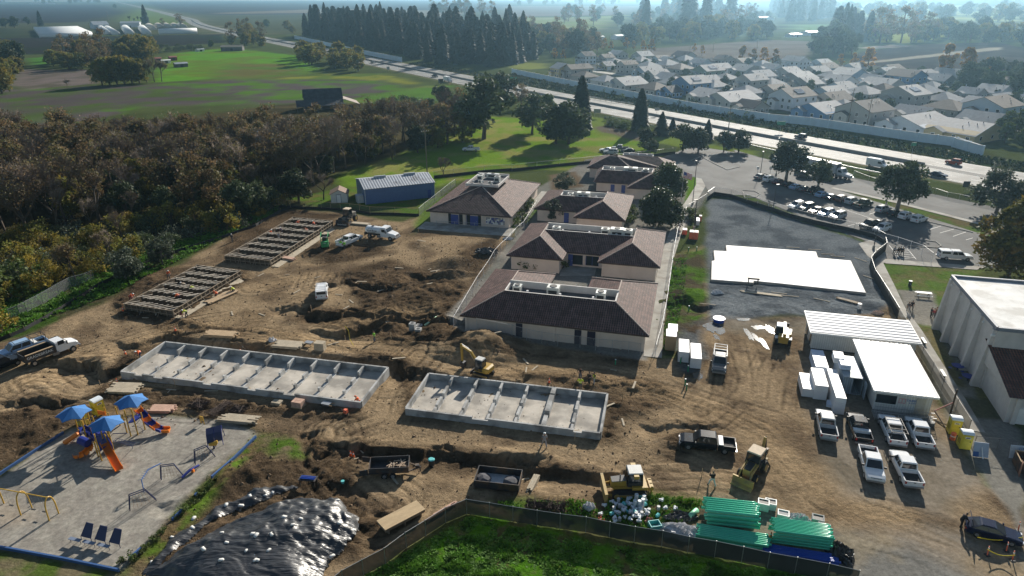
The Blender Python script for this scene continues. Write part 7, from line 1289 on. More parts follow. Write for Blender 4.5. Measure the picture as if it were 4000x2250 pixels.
def one(name,cat,label,rc,x,y,parts,rz=0.,z=0.,group=None):
 t=thing(name,label,cat,on(W(rc,x,y))+Vector((0,0,z)),rz,group)
 for nm,m,fn in parts:k=MB();fn(k);k.build(nm,m,t)
 return t
def rebar(rc,x,y,L,w,h,label,rz):
 def f(k):
  rg=random.Random(int(x));[k.tube((-L/2+rg.uniform(-.1,.1),rg.uniform(-w/2,w/2),rg.uniform(.05,h)),(L/2+rg.uniform(-.1,.1),rg.uniform(-w/2,w/2),rg.uniform(.05,h)),.022,None,4)for _ in range(46)];[k.tube((rg.uniform(-L/2,L/2),-w/2,rg.uniform(.1,h)),(rg.uniform(-L/2,L/2),w/2,rg.uniform(.1,h)),.02,None,4)for _ in range(24)]
 one('rebar_pile','rebar',label,rc,x,y,[('bars',mat('rusty_rebar',(.085,.06,.05),.85,.2,.3,4),f)],rz)
rebar(31,2010,1200,2.4,1.8,.6,'left one of three dark rebar piles above the play area',rad(-20));rebar(31,2215,1240,3.2,1.8,.6,'middle and longest of three dark rebar piles above the play area',rad(60));rebar(31,2400,1250,2.,1.5,.5,'right one of three dark rebar piles above the play area',rad(-20));rebar(43,235,770,2.,1.7,1.,'left rebar cage stack just inside the curved fence',rad(-10));rebar(43,430,780,2.1,1.7,.9,'right rebar cage stack just inside the curved fence',rad(-10))
def cone(rc,x,y,label,lean=0):
 o=one('traffic_cone','cone',label,rc,x,y,[('cone_body',mat('cone_orange',(.8,.12,.02),.5),lambda k:k.tube((0,0,.04),(0,0,.75),.17,.035,10)),('base',PLAS,lambda k:k.box(0,0,0,.4,.4,.05)),('reflective_band',WHITE,lambda k:k.tube((0,0,.42),(0,0,.55),.098,.078,10))],R.uniform(0,1.5));o.rotation_euler=(lean,0,0)
for rc,x,y,l in ((31,1258,655,'orange cone on the dirt edge left of the long foundation'),(31,1178,950,'orange cone at the near left corner of the long foundation'),(31,1768,445,'orange cone on the bank behind the long foundation'),(42,945,200,'left orange cone behind the dump trailer'),(42,975,225,'right orange cone behind the dump trailer'),(43,868,915,'left of three orange cones by the curved fence'),(43,890,905,'middle of three orange cones by the curved fence'),(43,922,930,'right of three orange cones by the curved fence'),(44,25,1065,'orange cone at the left end of the right pipe stack'),(33,375,960,'orange cone behind the shorter foundation'),(31,1243,250,'orange cone at the front of the near formwork'),(31,1295,215,'orange marker at the left front of the near formwork')):cone(rc,x,y,l)
ORG=mat('barrier_orange',(.75,.16,.08),.5);TAPE=mat('caution_tape',(.75,.6,.02),.6)
for i,(x,y,s,m,l)in enumerate(((1735,905,(1.,1.5,1.),ORG,'stack of orange barriers left of the big red-orange barrier stack'),(1825,950,(1.9,1.6,1.5),ORG,'big red-orange barrier stack with white tops at the end of the path'),(1868,800,(.8,3.,.9),WHITE,'row of white barriers beside the planted bed'),(1893,775,(.6,1.,1.2),ORG,'single orange barrier behind the white barrier row'))):
 one('barrier_stack','barrier',l,23,x,y,[('barrier_layer',m,lambda k:[k.box((q-.5)*s[0]*.5,0,0,s[0]*.47,s[1],s[2])for q in (0,1)]),('top_layer',WHITE,lambda k:[k.box((q-.5)*s[0]*.5,-s[1]*.25+w*s[1]*.5,s[2]-.01,s[0]*.42,s[1]*.4,.14)for q in (0,1)for w in (0,1)])],TH)
one('water_trough','tub','round blue tub with white inside beside the puddles',33,2080,340,[('tub',PBLUE,lambda k:k.tube((0,0,0),(0,0,.62),.82,.95,16)),('liner',WHITE,lambda k:k.tube((0,0,.6),(0,0,.64),.8,None,16))])
one('block_stack','blocks','wrapped block stack at the right of the boards behind the long foundation',32,650,625,[('blocks',PALE,lambda k:[k.box(x,y,z,.48,.5,.4)for x in (-.5,0,.5)for y in (-.26,.26)for z in (0,.42,.84)])],rad(-10));one('block_stack','blocks','small pallet of blocks in front of the long foundation',32,215,1165,[('blocks',PALE,lambda k:[k.box(x,y,.12,.4,.4,.25)for x in (-.42,0,.42)for y in (-.22,.22)]),('pallet',TIMBER,lambda k:k.box(0,0,0,1.4,1.,.11))],rad(-16));one('block_stack','blocks','taller tan block pallet beside the wheelbarrow in front of the long foundation',32,430,1195,[('blocks',PINKB,lambda k:[k.box(x,y,.12+z*.24,.44,.5,.23)for x in (-.46,0,.46)for y in (-.27,.27)for z in (0,1,2)]),('pallet',TIMBER,lambda k:k.box(0,0,0,1.5,1.2,.11))],rad(-16))
def barrow(rc,x,y,l):one('wheelbarrow','wheelbarrow',l,rc,x,y,[('tray',STEEL,lambda k:k.loft([[(-.5,-.28,.35),(.3,-.28,.35),(.3,.28,.35),(-.5,.28,.35)],[(-.65,-.38,.65),(.55,-.38,.65),(.55,.38,.65),(-.65,.38,.65)]])),('handles',TIMBER,lambda k:[k.beam((.75,s*.1,.25),(-1.1,s*.35,.6),.05,.05)for s in (-1,1)]),('wheel',RUB,lambda k:k.tube((.75,-.06,.2),(.75,.06,.2),.2,None,12)),('leg',STEELD,lambda k:[k.tube((-.4,s*.25,0),(-.4,s*.25,.4),.03)for s in (-1,1)])],rad(160))
barrow(32,710,1205,'wheelbarrow with grey tray in front of the long foundation');barrow(32,535,580,'wheelbarrow standing upright beside the boards behind the long foundation')
one('plate_compactor','compactor','orange compactor machine in front of the long foundation corner',32,905,1275,[('plate',STEELD,lambda k:k.box(0,0,0,.8,.55,.12)),('engine',ORG,lambda k:k.box(0,0,.12,.55,.45,.5,tx=.8)),('handle',STEELD,lambda k:k.path([(-.2,-.2,.4),(-.7,-.2,1.1),(-.7,.2,1.1),(-.2,.2,.4)],.03))],rad(70))
for x,y,n_,l in ((1575,400,3,'stack of three grey concrete catch basins by the trench'),(1640,370,1,'single grey concrete basin behind the basin stack'),(1635,440,1,'concrete basin with round opening nearest the camera by the trench')):one('catch_basin','basin',l,32,x,y,[('basin',FCON,lambda k:[k.box(0,0,i*.42,.9,.9,.4)for i in range(n_)]),('opening',PLAS,lambda k:k.tube((0,0,n_*.42-.03),(0,0,n_*.42),.3,None,12))],rad(-10))
for rc,x,y,h,l in ((44,150,850,.5,'flat pale concrete box beside the right pipe stack'),(44,490,930,.9,'grey concrete box with grated top behind the right pipe stack'),(44,555,1020,.9,'open grey concrete box at the end of the right pipe stack'),(43,2515,770,.9,'white stacked valve boxes near the backhoe'),(44,20,760,.8,'white wrapped box at the left of the flat concrete box')):one('concrete_box','box',l,rc,x,y,[('box_shell',FCON if 'grey' in l else WHITE,lambda k:boxopen(k,1.1,.9,0,h,.1)),('lid',FCON if h<.8 else PLAS,lambda k:k.box(0,0,h-.12,.9,.7,.04))],rad(-20))
a,b=on(W(32,1700,380)),on(W(32,1815,285));k=MB();k.tube((0,0,.25),Vector(b-a)+Vector((0,0,.3)),.17,None,10);tag(k.build('plastic_pipe',mat('pale_green_pipe',(.4,.6,.4),.5),None,True,a),'single pale green pipe lying by the concrete basins','pipe')
a,b=on(W(43,1775,880)),on(W(43,1835,830));k=MB();k.tube((0,0,.3),Vector(b-a)*1.3+Vector((0,0,.35)),.27,None,12);tag(k.build('plastic_pipe',mat('mint_pipe',(.25,.6,.4),.45),None,True,a),'short fat mint green pipe on a black plastic scrap','pipe')
for rc,x,y,h,l in ((33,1770,840,.9,'green capped pipe stub nearest the wrapped stacks'),(33,1740,980,1.,'tall green capped pipe stub right of the tyre tracks'),(33,1755,1030,.9,'green capped pipe stub on the mud mound, nearest the camera'),(33,1695,760,1.,'green pipe stub against the torn wrapped stack'),(33,1040,770,.8,'lone green pipe stub in the shade of the long school building'),(33,1780,215,.9,'green pipe stub in the mud left of the puddles'),(23,1858,1075,.8,'green pipe stub at the corner of the white sheeted slab'),(23,1775,1080,.8,'green pipe stub left of the white sheeted slab')):one('pipe_stub','pipe',l,rc,x,y,[('riser',mat('stub_green',(.02,.25,.12),.5),lambda k:k.tube((0,0,-.2),(0,0,h),.09,None,8)),('cap',WHITE,lambda k:k.tube((0,0,h),(0,0,h+.07),.11,None,8))])
def crumple(rc,x,y,sx,sy,h,m,label,seed,name='plastic_sheet',rz=0.):
 k=MB();k.blob((0,0,0),(sx,sy,h),4,0);k.v=[(v[0]*(1+.25*math.sin(v[1]*5+seed)),v[1]*(1+.2*math.sin(v[0]*4+seed)),max(.02,v[2]*(.6+.9*abs(math.sin(v[0]*7.3+v[1]*4.1+seed)*math.cos(v[1]*8.7-v[0]*3.3)))))for v in k.v];tag(k.build(name,m,None,False,on(W(rc,x,y)),rz),label,'sheet')
crumple(43,1700,1010,2.6,1.1,.6,SHEET,'crumpled white plastic sheet between the fittings and the pipes',1,rz=rad(-10));crumple(43,1690,865,1.5,.8,.5,BPL,'crumpled black plastic with a mint pipe on it',2);crumple(44,720,1230,1.1,1.6,.8,BPL,'large crumpled black tarp at the right end of the pipe stacks',3,rz=rad(20));crumple(44,310,890,1.2,.7,.6,SHEET,'torn white plastic over a box behind the right pipe stack',4);crumple(22,2320,1130,2.2,1.4,.7,BPL,'black plastic held by white cords beside the sand heap',5);crumple(32,160,535,.6,.5,.5,SHEET,'small white bag left of the boards behind the long foundation',6);crumple(31,2540,1330,.6,.4,.3,SHEET,'white bag lying at the right corner of the near formwork',7,rz=1);crumple(34,1100,260,.9,.5,.4,mat('pink_scrap',(.55,.4,.32),.8,0,.3,3),'heap of pinkish scraps beside the fence near the silver roof',8);crumple(32,1000,1445,.01,.01,.01,BPL,'scrap of black plastic',9)if 0 else None
crumple(33,2060,50,1.1,.7,.5,SHEET,'torn white plastic and rubble at the slab corner',10);crumple(22,2540,960,1.2,.6,.4,SHEET,'white plastic scraps by the school wall',12)
FW,FB=mat('fitting_white',(.65,.68,.7),.5),mat('fitting_teal',(.12,.5,.5),.45);rg=random.Random(11)
k1=MB();k1.tube((-.25,0,.15),(.25,0,.15),.13,None,8);k1.tube((0,0,.15),(0,.28,.2),.12,None,8);m1=k1.mesh('pipe_fitting',FW);k2=MB();k2.tube((0,0,0),(0,0,.42),.17,None,10);m2=k2.mesh('pipe_fitting',mat('bucket_grey',(.5,.5,.5),.6));k3=MB();k3.tube((-.2,0,.15),(.2,0,.15),.16,.2,8);m3=k3.mesh('pipe_fitting',FB)
for i in range(64):
 t_=rg.random();x,y=rg.gauss(1200,130),rg.gauss(800,55);me=m1 if t_<.6 else (m2 if t_<.85 else m3);p=on(W(43,x,y));o=obj('pipe_fitting',me,None,(p.x,p.y,p.z+rg.uniform(0,.25)),rg.uniform(0,6.28));tag(o,'pale pipe fitting in the heap before the bulldozer' if t_<.6 else ('grey pipe collar in the heap before the bulldozer' if t_<.85 else 'teal pipe fitting in the heap before the bulldozer'),'fitting','pale fittings heap' if t_<.6 else ('grey collars heap' if t_<.85 else 'teal fittings heap'))
for i,(x,y)in enumerate(((1245,700),(1310,745),(1275,760),(1230,760),(1320,710))):p=on(W(43,x,y));k=MB();k.tube((0,0,0),(0,0,.95),.2,None,10);o=k.build('pipe_collar',FW,None,False,p);tag(o,'tall white pipe section standing behind the fittings heap','pipe','standing pipe sections')
crumple(43,770,770,.55,.5,.5,SHEET,'white bulk bag with dark opening near the cones',14);crumple(43,1380,900,.5,.4,.4,mat('red_fittings',(.3,.1,.07),.6,0,.3,5),'small heap of dark red fittings by the curved fence',15)
one('plastic_crate','crate','open teal and white crate of fittings by the curved fence',43,1430,970,[('crate_frame',FB,lambda k:boxopen(k,1.1,.9,0,.7,.06))],.2);one('trash_bin','bin','dark bin with teal lid right of the dump trailer',42,1760,300,[('bin_body',PLAS,lambda k:k.tube((0,0,0),(0,0,.9),.3,.36,10)),('lid',FB,lambda k:k.tube((0,0,.9),(0,0,1.),.4,.3,10))]);one('bucket','bucket','small teal bucket lying on the dirt below the dump trailer',42,873,525,[('bucket_shell',FB,lambda k:k.tube((0,0,0),(0,0,.3),.15,.2,10))]);one('bucket','bucket','white drum on the gravel near the slab corner',34,915,210,[('bucket_shell',WHITE,lambda k:k.tube((0,0,0),(0,0,.9),.33,None,12))]);one('litter_bin','bin','white-topped litter bin on the lawn before the hall',24,1425,1430,[('bin_body',PLAS,lambda k:k.tube((0,0,0),(0,0,.9),.28,None,12)),('lid',WHITE,lambda k:k.tube((0,0,.9),(0,0,1.),.3,None,12))]);one('drum','drum','orange and white drum before the farther portable toilet',44,1850,75,[('drum_body',ORG,lambda k:k.tube((0,0,0),(0,0,.9),.3,.27,12)),('reflective_band',WHITE,lambda k:k.tube((0,0,.45),(0,0,.58),.292,None,12))]);one('tool_sawhorse','table','dark work table with blue pipes by the covered heap',42,530,520,[('table_top',STEELD,lambda k:k.box(0,0,.8,1.9,.9,.06)),('leg',STEELD,lambda k:[k.box(x,y,0,.08,.08,.8)for x in (-.8,.8)for y in (-.35,.35)]),('blue_tubes',PBLUE,lambda k:[k.tube((-.8,y,.93),(.8,y,.93),.05)for y in (-.2,0,.2)])],rad(-8))
def picnic(rc,x,y,l,m=WHITE,rz=TH,bench=False):
 if bench:one('bench','bench',l,rc,x,y,[('seat',m,lambda k:k.box(0,0,.43,.4,1.9,.06)),('leg',STEELD,lambda k:[k.box(0,q,0,.3,.08,.43)for q in (-.6,.6)])],rz)
 else:one('picnic_table','table',l,rc,x,y,[('table_top',m,lambda k:k.box(0,0,.74,2.4,.75,.06)),('seat',m,lambda k:[k.box(0,s*.75,.44,2.4,.28,.05)for s in (-1,1)]),('leg',STEELD,lambda k:[k.beam((q,s*.65,0),(q,-s*.25,.74),.07,.07)for q in (-.8,.8)for s in (-1,1)])],rz)
picnic(34,1560,90,'pale picnic table on the paved yard by the lawn');picnic(34,1562,555,'white bench farther along the path by the hall',bench=True);picnic(34,1755,885,'white bench nearer along the path by the hall',bench=True)
for x,y,l in ((1900,830,'farther blue round table in the shade of the hall'),(2005,935,'nearer blue round table in the shade of the hall')):one('round_table','table',l,34,x,y,[('table_top',PBLU,lambda k:k.tube((0,0,.7),(0,0,.75),.75,None,16)),('seat',PBLU,lambda k:[k.tube((1.05*math.cos(a),1.05*math.sin(a),.42),(1.05*math.cos(a),1.05*math.sin(a),.47),.22,None,10)for a in (0,1.57,3.14,4.71)]),('pedestal',STEELD,lambda k:k.tube((0,0,0),(0,0,.7),.1))])
p,q=on(W(34,1665,1280)),on(W(34,1835,1260));t=thing('timber_pole','rough dark pole with a red brace beside the classroom ramp','pole',q);h=topz(q,34,1885,1040);k=MB();k.tube((0,0,0),(0,0,h),.13,.11);k.build('pole',BARK,t);k=MB();k.tube((0,0,h*.45),Vector(p-q)+Vector((0,0,.6)),.08);k.build('red_brace',mat('red_pipe',(.35,.09,.07),.6),t);k=MB();k.tube(Vector(p-q)+Vector((0,0,.6)),Vector(W(34,1800,1430)-q),.08);k.build('lower_brace',BARK,t)
for x,y,w,l in ((2100,1060,44,'red-flagged stake left of the black sedan tape line'),(2510,990,44,'orange stake behind the bonnet of the black sedan'),(2200,1240,44,'orange delineator lying in the taped corner'),(2390,1200,44,'red warning panel inside the taped corner'),(2450,1290,44,'orange delineator at the right end of the taped corner')):one('delineator','marker',l,w,x,y,[('post_body',ORG,lambda k:k.tube((0,0,0),(0,.1,1.),.06,.04,8)),('base',PLAS,lambda k:k.box(0,0,0,.4,.4,.06)),('reflective_band',WHITE,lambda k:k.tube((0,.06,.7),(0,.08,.85),.065,None,8))])
for i,(a,b,l)in enumerate((((2100,1060),(2560,1060),'yellow caution tape hanging beside the black sedan'),((2200,1180),(2480,1240),'second caution tape loop in the bottom right corner'))):
 p,q=W(44,*a,.9),W(44,*b,.9);k=MB();P=[p.lerp(q,t/8)-Vector((0,0,.35*math.sin(math.pi*t/8)))for t in range(9)];[k.beam(u_,v_,.015,.09)for u_,v_ in zip(P,P[1:])];tag(k.build('caution_tape',TAPE),l,'tape')
k=MB();P=[W(32,895,385,1.),W(32,930,430,.6),W(32,945,520,.2),W(32,985,590,.05)];[k.beam(a,b,.02,.12)for a,b in zip(P,P[1:])];tag(k.build('caution_tape',TAPE),'yellow caution tape trailing across the dirt left of the green-vested person','tape')
for i,(rc,x,y)in enumerate([(32,1360,520),(32,895,500),(31,1765,1000),(31,1015,1000),(22,445,1300),(22,780,1190),(22,1635,890),(22,1775,960),(43,630,90),(43,1900,465),(32,560,250),(32,1890,80),(31,1800,440),(22,1300,1310),(22,890,1150),(33,1110,1140)]):p=on(W(rc,x,y));k=MB();k.box(0,0,-.1,.07,.05,1.25,tx=.9);tag(k.build('survey_stake',TIMBER,None,False,p,R.uniform(0,3)),'thin wooden survey stake standing in the dirt','stake','survey stakes')
rg=random.Random(8);bm_=MB().box(0,0,0,1.3,.18,.05).mesh('loose_board',PALE);SITE=V2([(330,800),(620,620),(860,560),(1100,600),(1150,820),(1600,930),(1650,1100),(1500,1230),(1000,1230),(800,1120),(420,1040),(200,980)])
for i in range(70):
 while True:
  x,y=rg.uniform(-70,40),rg.uniform(48,150)
  if inpoly(x,y,SITE):break
 tag(obj('loose_board',bm_,None,(x,y,gz(x,y)+.03),rg.uniform(0,6.28)),'short loose board lying on the churned dirt','board','loose boards on the dirt').scale=(rg.uniform(.5,1.6),)*3
BO=[Vector(p)for p in V2([(1680,640),(1690,660)])]
cl=MB();rg=random.Random(21)
for i in range(5200):
 while True:
  P=V2([(300,760),(700,540),(860,540),(1250,600),(1180,800),(1640,920),(1700,1160),(1560,1330),(1000,1300),(700,1449),(330,1449),(640,1080),(200,1060),(0,1180),(0,1000)])if i==0 else P
  x,y=rg.uniform(-85,30),rg.uniform(44,150)
  if inpoly(x,y,P)and fb_(x,y)>rg.uniform(.3,.62)if 'fb_' in globals()else inpoly(x,y,P):break
 s=rg.uniform(.05,.2)*(1 if rg.random()<.93 else 1.9);z=gz(x,y);a=[(x+s*rg.uniform(.5,1.1)*math.cos(t),y+s*rg.uniform(.5,1.1)*math.sin(t),z-.03)for t in (0,1.26,2.5,3.8,5.)];cl.add(a+[(x+rg.uniform(-.3,.3)*s,y+rg.uniform(-.3,.3)*s,z+s*rg.uniform(.5,1.))],[(i_,(i_+1)%5,5)for i_ in range(5)])
stuff(cl.build('dirt_clods',mat('clod',(.15,.1,.06),.95,0,.35,.8)),'loose clods scattered over the churned dirt','dirt')
# -------- housing estate
HWALL={n:mat('house_'+n,c,.85,0,.06,1)for n,c in dict(cream=(.38,.375,.36),yellow=(.42,.34,.2),white=(.55,.58,.62),beige=(.3,.29,.275),blue=(.1,.2,.36),pale=(.36,.44,.52),green=(.17,.22,.18),grey=(.34,.34,.34)).items()}
HROOF={n:mat('shingle_'+n,c,.8,0,.18,.8,spec=.35)for n,c in dict(tan=(.4,.385,.37),grey=(.33,.33,.335),brown=(.2,.165,.135),dark=(.05,.05,.055)).items()}
SOLAR=mat('solar_panel',(.03,.035,.05),.12,0,.05,spec=1.,coat=1.)
HA=rad(-60);hx,hy=Vector((math.cos(HA),math.sin(HA),0)),Vector((-math.sin(HA),math.cos(HA),0))
WM,WFM=MB().box(0,0,0,1.2,.08,1.3).mesh('window',GLASS),MB().box(0,.03,-.1,1.45,.06,1.5).mesh('window_frame',WHITE)
def house(rc,x,y,w,d,st,roof,wc,rcol,lab,sol=0,gar=0):
 w*=1.22;d*=1.25;o=W(rc,x,y)-hx*w;h=3.05*st;t=thing('house',lab,'house',(o.x,o.y,0),HA,'houses of the estate');k=MB();wm,rm=HWALL[wc],HROOF[rcol];e=.5
 ry=min(w if roof=='y' else d,13)*.24
 if roof=='y':k.loft([[(0,q,0),(w,q,0),(w,q,h),(w/2,q,h+ry),(0,q,h)]for q in (0,d)]);F=[[(-e,-e,h-.2),(w/2,-e,h+ry+.1),(w/2,d+e,h+ry+.1),(-e,d+e,h-.2)],[(w+e,-e,h-.2),(w/2,-e,h+ry+.1),(w/2,d+e,h+ry+.1),(w+e,d+e,h-.2)]]
 elif roof=='x':k.loft([[(q,0,0),(q,0,h),(q,d/2,h+ry),(q,d,h),(q,d,0)]for q in (0,w)]);F=[[(-e,-e,h-.2),(w+e,-e,h-.2),(w+e,d/2,h+ry+.1),(-e,d/2,h+ry+.1)],[(-e,d+e,h-.2),(w+e,d+e,h-.2),(w+e,d/2,h+ry+.1),(-e,d/2,h+ry+.1)]]
 else:
  k.box(w/2,d/2,0,w,d,h);m_=min(w,d)/2;a,b=((m_,d/2),(w-m_+.01,d/2))if w>d else ((w/2,m_),(w/2,d-m_+.01));z=h+ry+.1;c=[(-e,-e,h-.1),(w+e,-e,h-.1),(w+e,d+e,h-.1),(-e,d+e,h-.1)];A,B=(*a,z),(*b,z)
  F=[[c[0],c[1],B,A],[c[1],c[2],B],[c[2],c[3],A,B],[c[3],c[0],A]]if w>d else [[c[0],c[1],A],[c[1],c[2],B,A],[c[2],c[3],B],[c[3],c[0],A,B]]
 k.build('wall',wm,t);k=MB();rg=random.Random(int(x)*3+int(y))
 for f in F:P=[Vector(p)for p in f];k.loft([[p-Vector((0,0,.16))for p in P],P])
 rf=k.build('roof',rm,t)
 if w>9 and roof!='hip':
  k=MB();ww,hh=w*.36,h*(.62 if st>1 else .95);k.loft([[(w*.1,q,0),(w*.1+ww,q,0),(w*.1+ww,q,hh),(w*.1+ww/2,q,hh+ww*.22),(w*.1,q,hh)]for q in (-2.2,.1)]);v=k.build('wing',wm,t);k=MB();[k.loft([[(w*.1+ww/2,q,hh+ww*.22+.16),(w*.1+ww/2+s*(ww/2+.35),q,hh-.02),(w*.1+ww/2+s*(ww/2+.35),q,hh+.1),(w*.1+ww/2,q,hh+ww*.22+.28)]for q in (-2.6,.3)])for s in (-1,1)];k.build('wing_roof',rm,v)
  q=obj('window',WM,v,(w*.1+ww/2,-2.24,hh-2.));obj('window_frame',WFM,q)
 for s in range(int(st)):
  for f in ((.62,.88)if w>9 else (.25,.7)):q=obj('window',WM,t,(w*f,-.04,.9+2.8*s));obj('window_frame',WFM,q)
  for f in (.2,.55,.85):q=obj('window',WM,t,(w+.04,d*f,.9+2.8*s));q.rotation_euler=(0,0,rad(90));obj('window_frame',WFM,q)
 if gar:k=MB();k.box(w+.05,d*.38,0,.1,4.6,2.2);k.build('garage_door',WHITE if gar>1 else HWALL['grey'],t)
 k=MB();zt=lambda q:h+ry*.45
 for i in range(4):u,v_=w*rg.uniform(.55,.9),d*rg.uniform(.2,.8);zr=h+ry*(1-abs(u-w/2)/(w/2))if roof=='y' else h+ry*(1-abs(v_-d/2)/(d/2))if roof=='x' else h+.3;k.tube((u,v_,zr-.3),(u,v_,zr+.6),.13,None,6)
 k.build('roof_vent',LAMPM,rf)
 if sol:
  sl=math.atan2(ry,w/2 if roof=='y' else d/2);k=MB()
  for i in range(3):
   for j in range(2):k.box((j-.5)*1.75,(i-1)*1.75,0,1.7,1.7,.06)
  if roof=='y':v=k.build('solar_panel',SOLAR,t,False,(w*.74,d*.5,h+ry*.52+.2));v.rotation_euler=(0,sl,0)
  else:v=k.build('solar_panel',SOLAR,t,False,(w*.6,d*.74,h+ry*.52+.25));v.rotation_euler=(-sl,0,0)
ES=[(13,470,792,8,9,2,'x','yellow','tan','yellow two-storey house at the left end, just inside the sound wall',1),(13,595,800,8,13,2,'y','beige','brown','beige two-storey house next to the yellow one inside the sound wall'),(13,735,648,9,8,2,'y','white','dark','white two-storey house with dark roof at the back left of the estate'),(13,935,622,8,8,1,'y','beige','brown','low beige house right of the white dark-roofed house',0,2),(13,1060,588,11,9,1,'x','cream','tan','low house with solar roof before the golden trees at the back',1),(13,1300,622,10,10,1.4,'y','cream','tan','cream gabled house in the middle of the back row, below golden trees'),(13,1130,748,7,9,2,'y','cream','brown','cream two-storey house with brown roof in the middle of the estate left half'),(13,950,708,8,6,1,'y','yellow','tan','small yellow garage house left of the cream two-storey one',0,2),(13,725,832,12,9,1,'hip','beige','brown','brown hipped bungalow against the sound wall near the tall twin pines'),(13,930,878,11,9,1,'hip','cream','grey','grey hipped bungalow right of the tall twin pines'),(13,1140,915,14,13,1,'y','cream','grey','wide grey-roofed bungalow against the sound wall, right of the grey hipped one'),(13,1340,778,10,13,1,'y','pale','tan','pale blue bungalow behind three parked estate vehicles'),(13,1560,662,9,9,1,'x','cream','tan','tan-roofed bungalow in the back row below the ploughed field'),(13,1690,748,12,11,1,'hip','beige','brown','brown hipped bungalow behind the estate parked cars'),(13,1730,618,12,10,1.3,'x','grey','dark','house with a wide dark roof at the back by the ploughed field'),(13,1900,692,10,9,1.2,'x','white','grey','pale house right of the wide dark roof'),(13,2130,692,9,8,2,'x','beige','brown','brown two-storey house with solar panels at the back edge of the estate',1),(13,1950,822,10,12,2,'y','green','tan','dark green two-storey house with white windows and solar panels',1),(13,2150,855,10,9,1,'hip','beige','tan','tan hipped bungalow right of the dark green house'),(13,1780,968,11,12,2,'y','blue','tan','strong blue two-storey house with solar panels near the sound wall',1),(13,1430,968,12,10,1,'hip','beige','brown','brown bungalow between the grey-roofed bungalow and the blue two-storey house'),(13,1600,990,8,6,1,'y','blue','dark','small blue shed-like house with black roof against the sound wall'),(13,1960,1048,11,12,1,'x','cream','tan','cream bungalow with tan roof right below the blue two-storey house'),(13,2190,1092,14,16,1,'y','cream','grey','big grey-roofed bungalow against the middle of the sound wall'),(13,2390,930,9,11,2,'y','cream','tan','cream two-storey house behind the big grey-roofed bungalow'),(13,2420,1160,9,8,1,'x','beige','dark','small house with dark roof close to the sound wall, left of the tiled solar house'),(13,2340,762,11,11,1,'x','grey','tan','tan gabled bungalow behind the cream two-storey house'),
 (14,300,712,12,9,2,'x','white','tan','white two-storey solar house below the dark round trees at the back',1),(14,330,852,13,12,1,'y','beige','tan','tan many-gabled house before the white two-storey solar house'),(14,650,832,10,8,1,'hip','cream','tan','tile-roofed arcaded bungalow left of the big slate-blue gable house'),(14,830,818,12,13,1.2,'x','pale','tan','slate-blue house with a broad tan roof near the pale farm track'),(14,1420,892,13,12,2,'x','blue','dark','bright blue two-storey house with black roof by the dark field'),(14,1760,872,10,10,1,'x','beige','tan','tan-roofed bungalow right of the bright blue house, golden tree behind'),(14,1200,928,14,12,1,'x','cream','tan','tan-roofed bungalow in front of the bright blue house'),(14,230,1122,11,13,2,'y','white','brown','white two-storey house with tiled roof and solar above the board-sided house',1),(14,640,1022,12,11,1,'y','pale','tan','slate-blue bungalow with porch posts in the centre of the estate right half',0,2),(14,1000,1015,12,11,1,'hip','beige','tan','beige hipped bungalow left of the cream solar house'),(14,1440,1098,13,11,2,'y','cream','tan','large cream two-storey solar house with garages, right half of the estate',1,1),(14,570,1220,14,13,1,'y','blue','grey','blue board-sided gable bungalow against the sound wall'),(14,1010,1288,13,12,2,'y','cream','dark','cream two-storey house with dark roof between the two tall utility poles'),(14,1890,1188,13,11,1,'hip','beige','brown','beige arcaded bungalow with brown tiled hips, right edge group',0,1),(14,2330,1238,13,13,2,'y','pale','brown','pale two-storey house with shuttered windows at the right edge',0,1),(14,1560,1375,16,17,1,'y','white','grey','grey-roofed bungalow with many vents near the right end of the sound wall'),(14,2060,1455,15,17,1,'x','yellow','grey','last grey-roofed bungalow at the right end of the sound wall'),(14,2080,1012,8,8,1,'x','grey','grey','small grey bungalow under the trees at the right edge')]
for h_ in ES:house(*h_)
EP=[tuple((W(q[0],q[1],q[2])+hy*q[4]*.5-hx*q[3]*.5)[:2])for q in ES];rg=random.Random(77);EN=[]
def inv(p):
 d=Vector((p[0],p[1],-CH));yy=d.y*math.sin(PITCH)+d.z*math.cos(PITCH);f=d.y*math.cos(PITCH)-d.z*math.sin(PITCH);px,py=2000+FPX*d.x/f,1125-FPX*yy/f;c=int(px//1000)+1;return 10+c,(px-(c-1)*1000)*2.576,py*2.576
for i in range(900):
 p=rg.uniform(60,330),rg.uniform(245,560)
 if inpoly(*p,[(57,515),(100,560),(150,540),(215,520),(262,470),(318,392),(290,330),(262,300),(170,252),(160,240),(95,352)])and all((p[0]-a)**2+(p[1]-b)**2>18**2 for a,b in EP):
  EP.append(p);EN.append(p);q=Vector((*p,0))+hx*5-hy*5;house(*inv(q),rg.uniform(9,12),rg.uniform(9,12),1,rg.choice(('x','y','hip')),rg.choice(('cream','beige','pale','white')),rg.choice(('tan','grey','brown','tan')),'low house packed between its neighbours in the middle rows of the estate')
struct(ribbon('estate_street',[tuple(W(13,700,700)[:2]),tuple(W(13,1500,810)[:2]),tuple(W(13,2100,900)[:2]),tuple(W(14,1000,850)[:2])],3.5,-3.5,.06,CONC));struct(ribbon('estate_street',[tuple(W(14,300,900)[:2]),tuple(W(14,1300,1150)[:2]),tuple(W(14,2500,1330)[:2])],3.5,-3.5,.06,CONC))
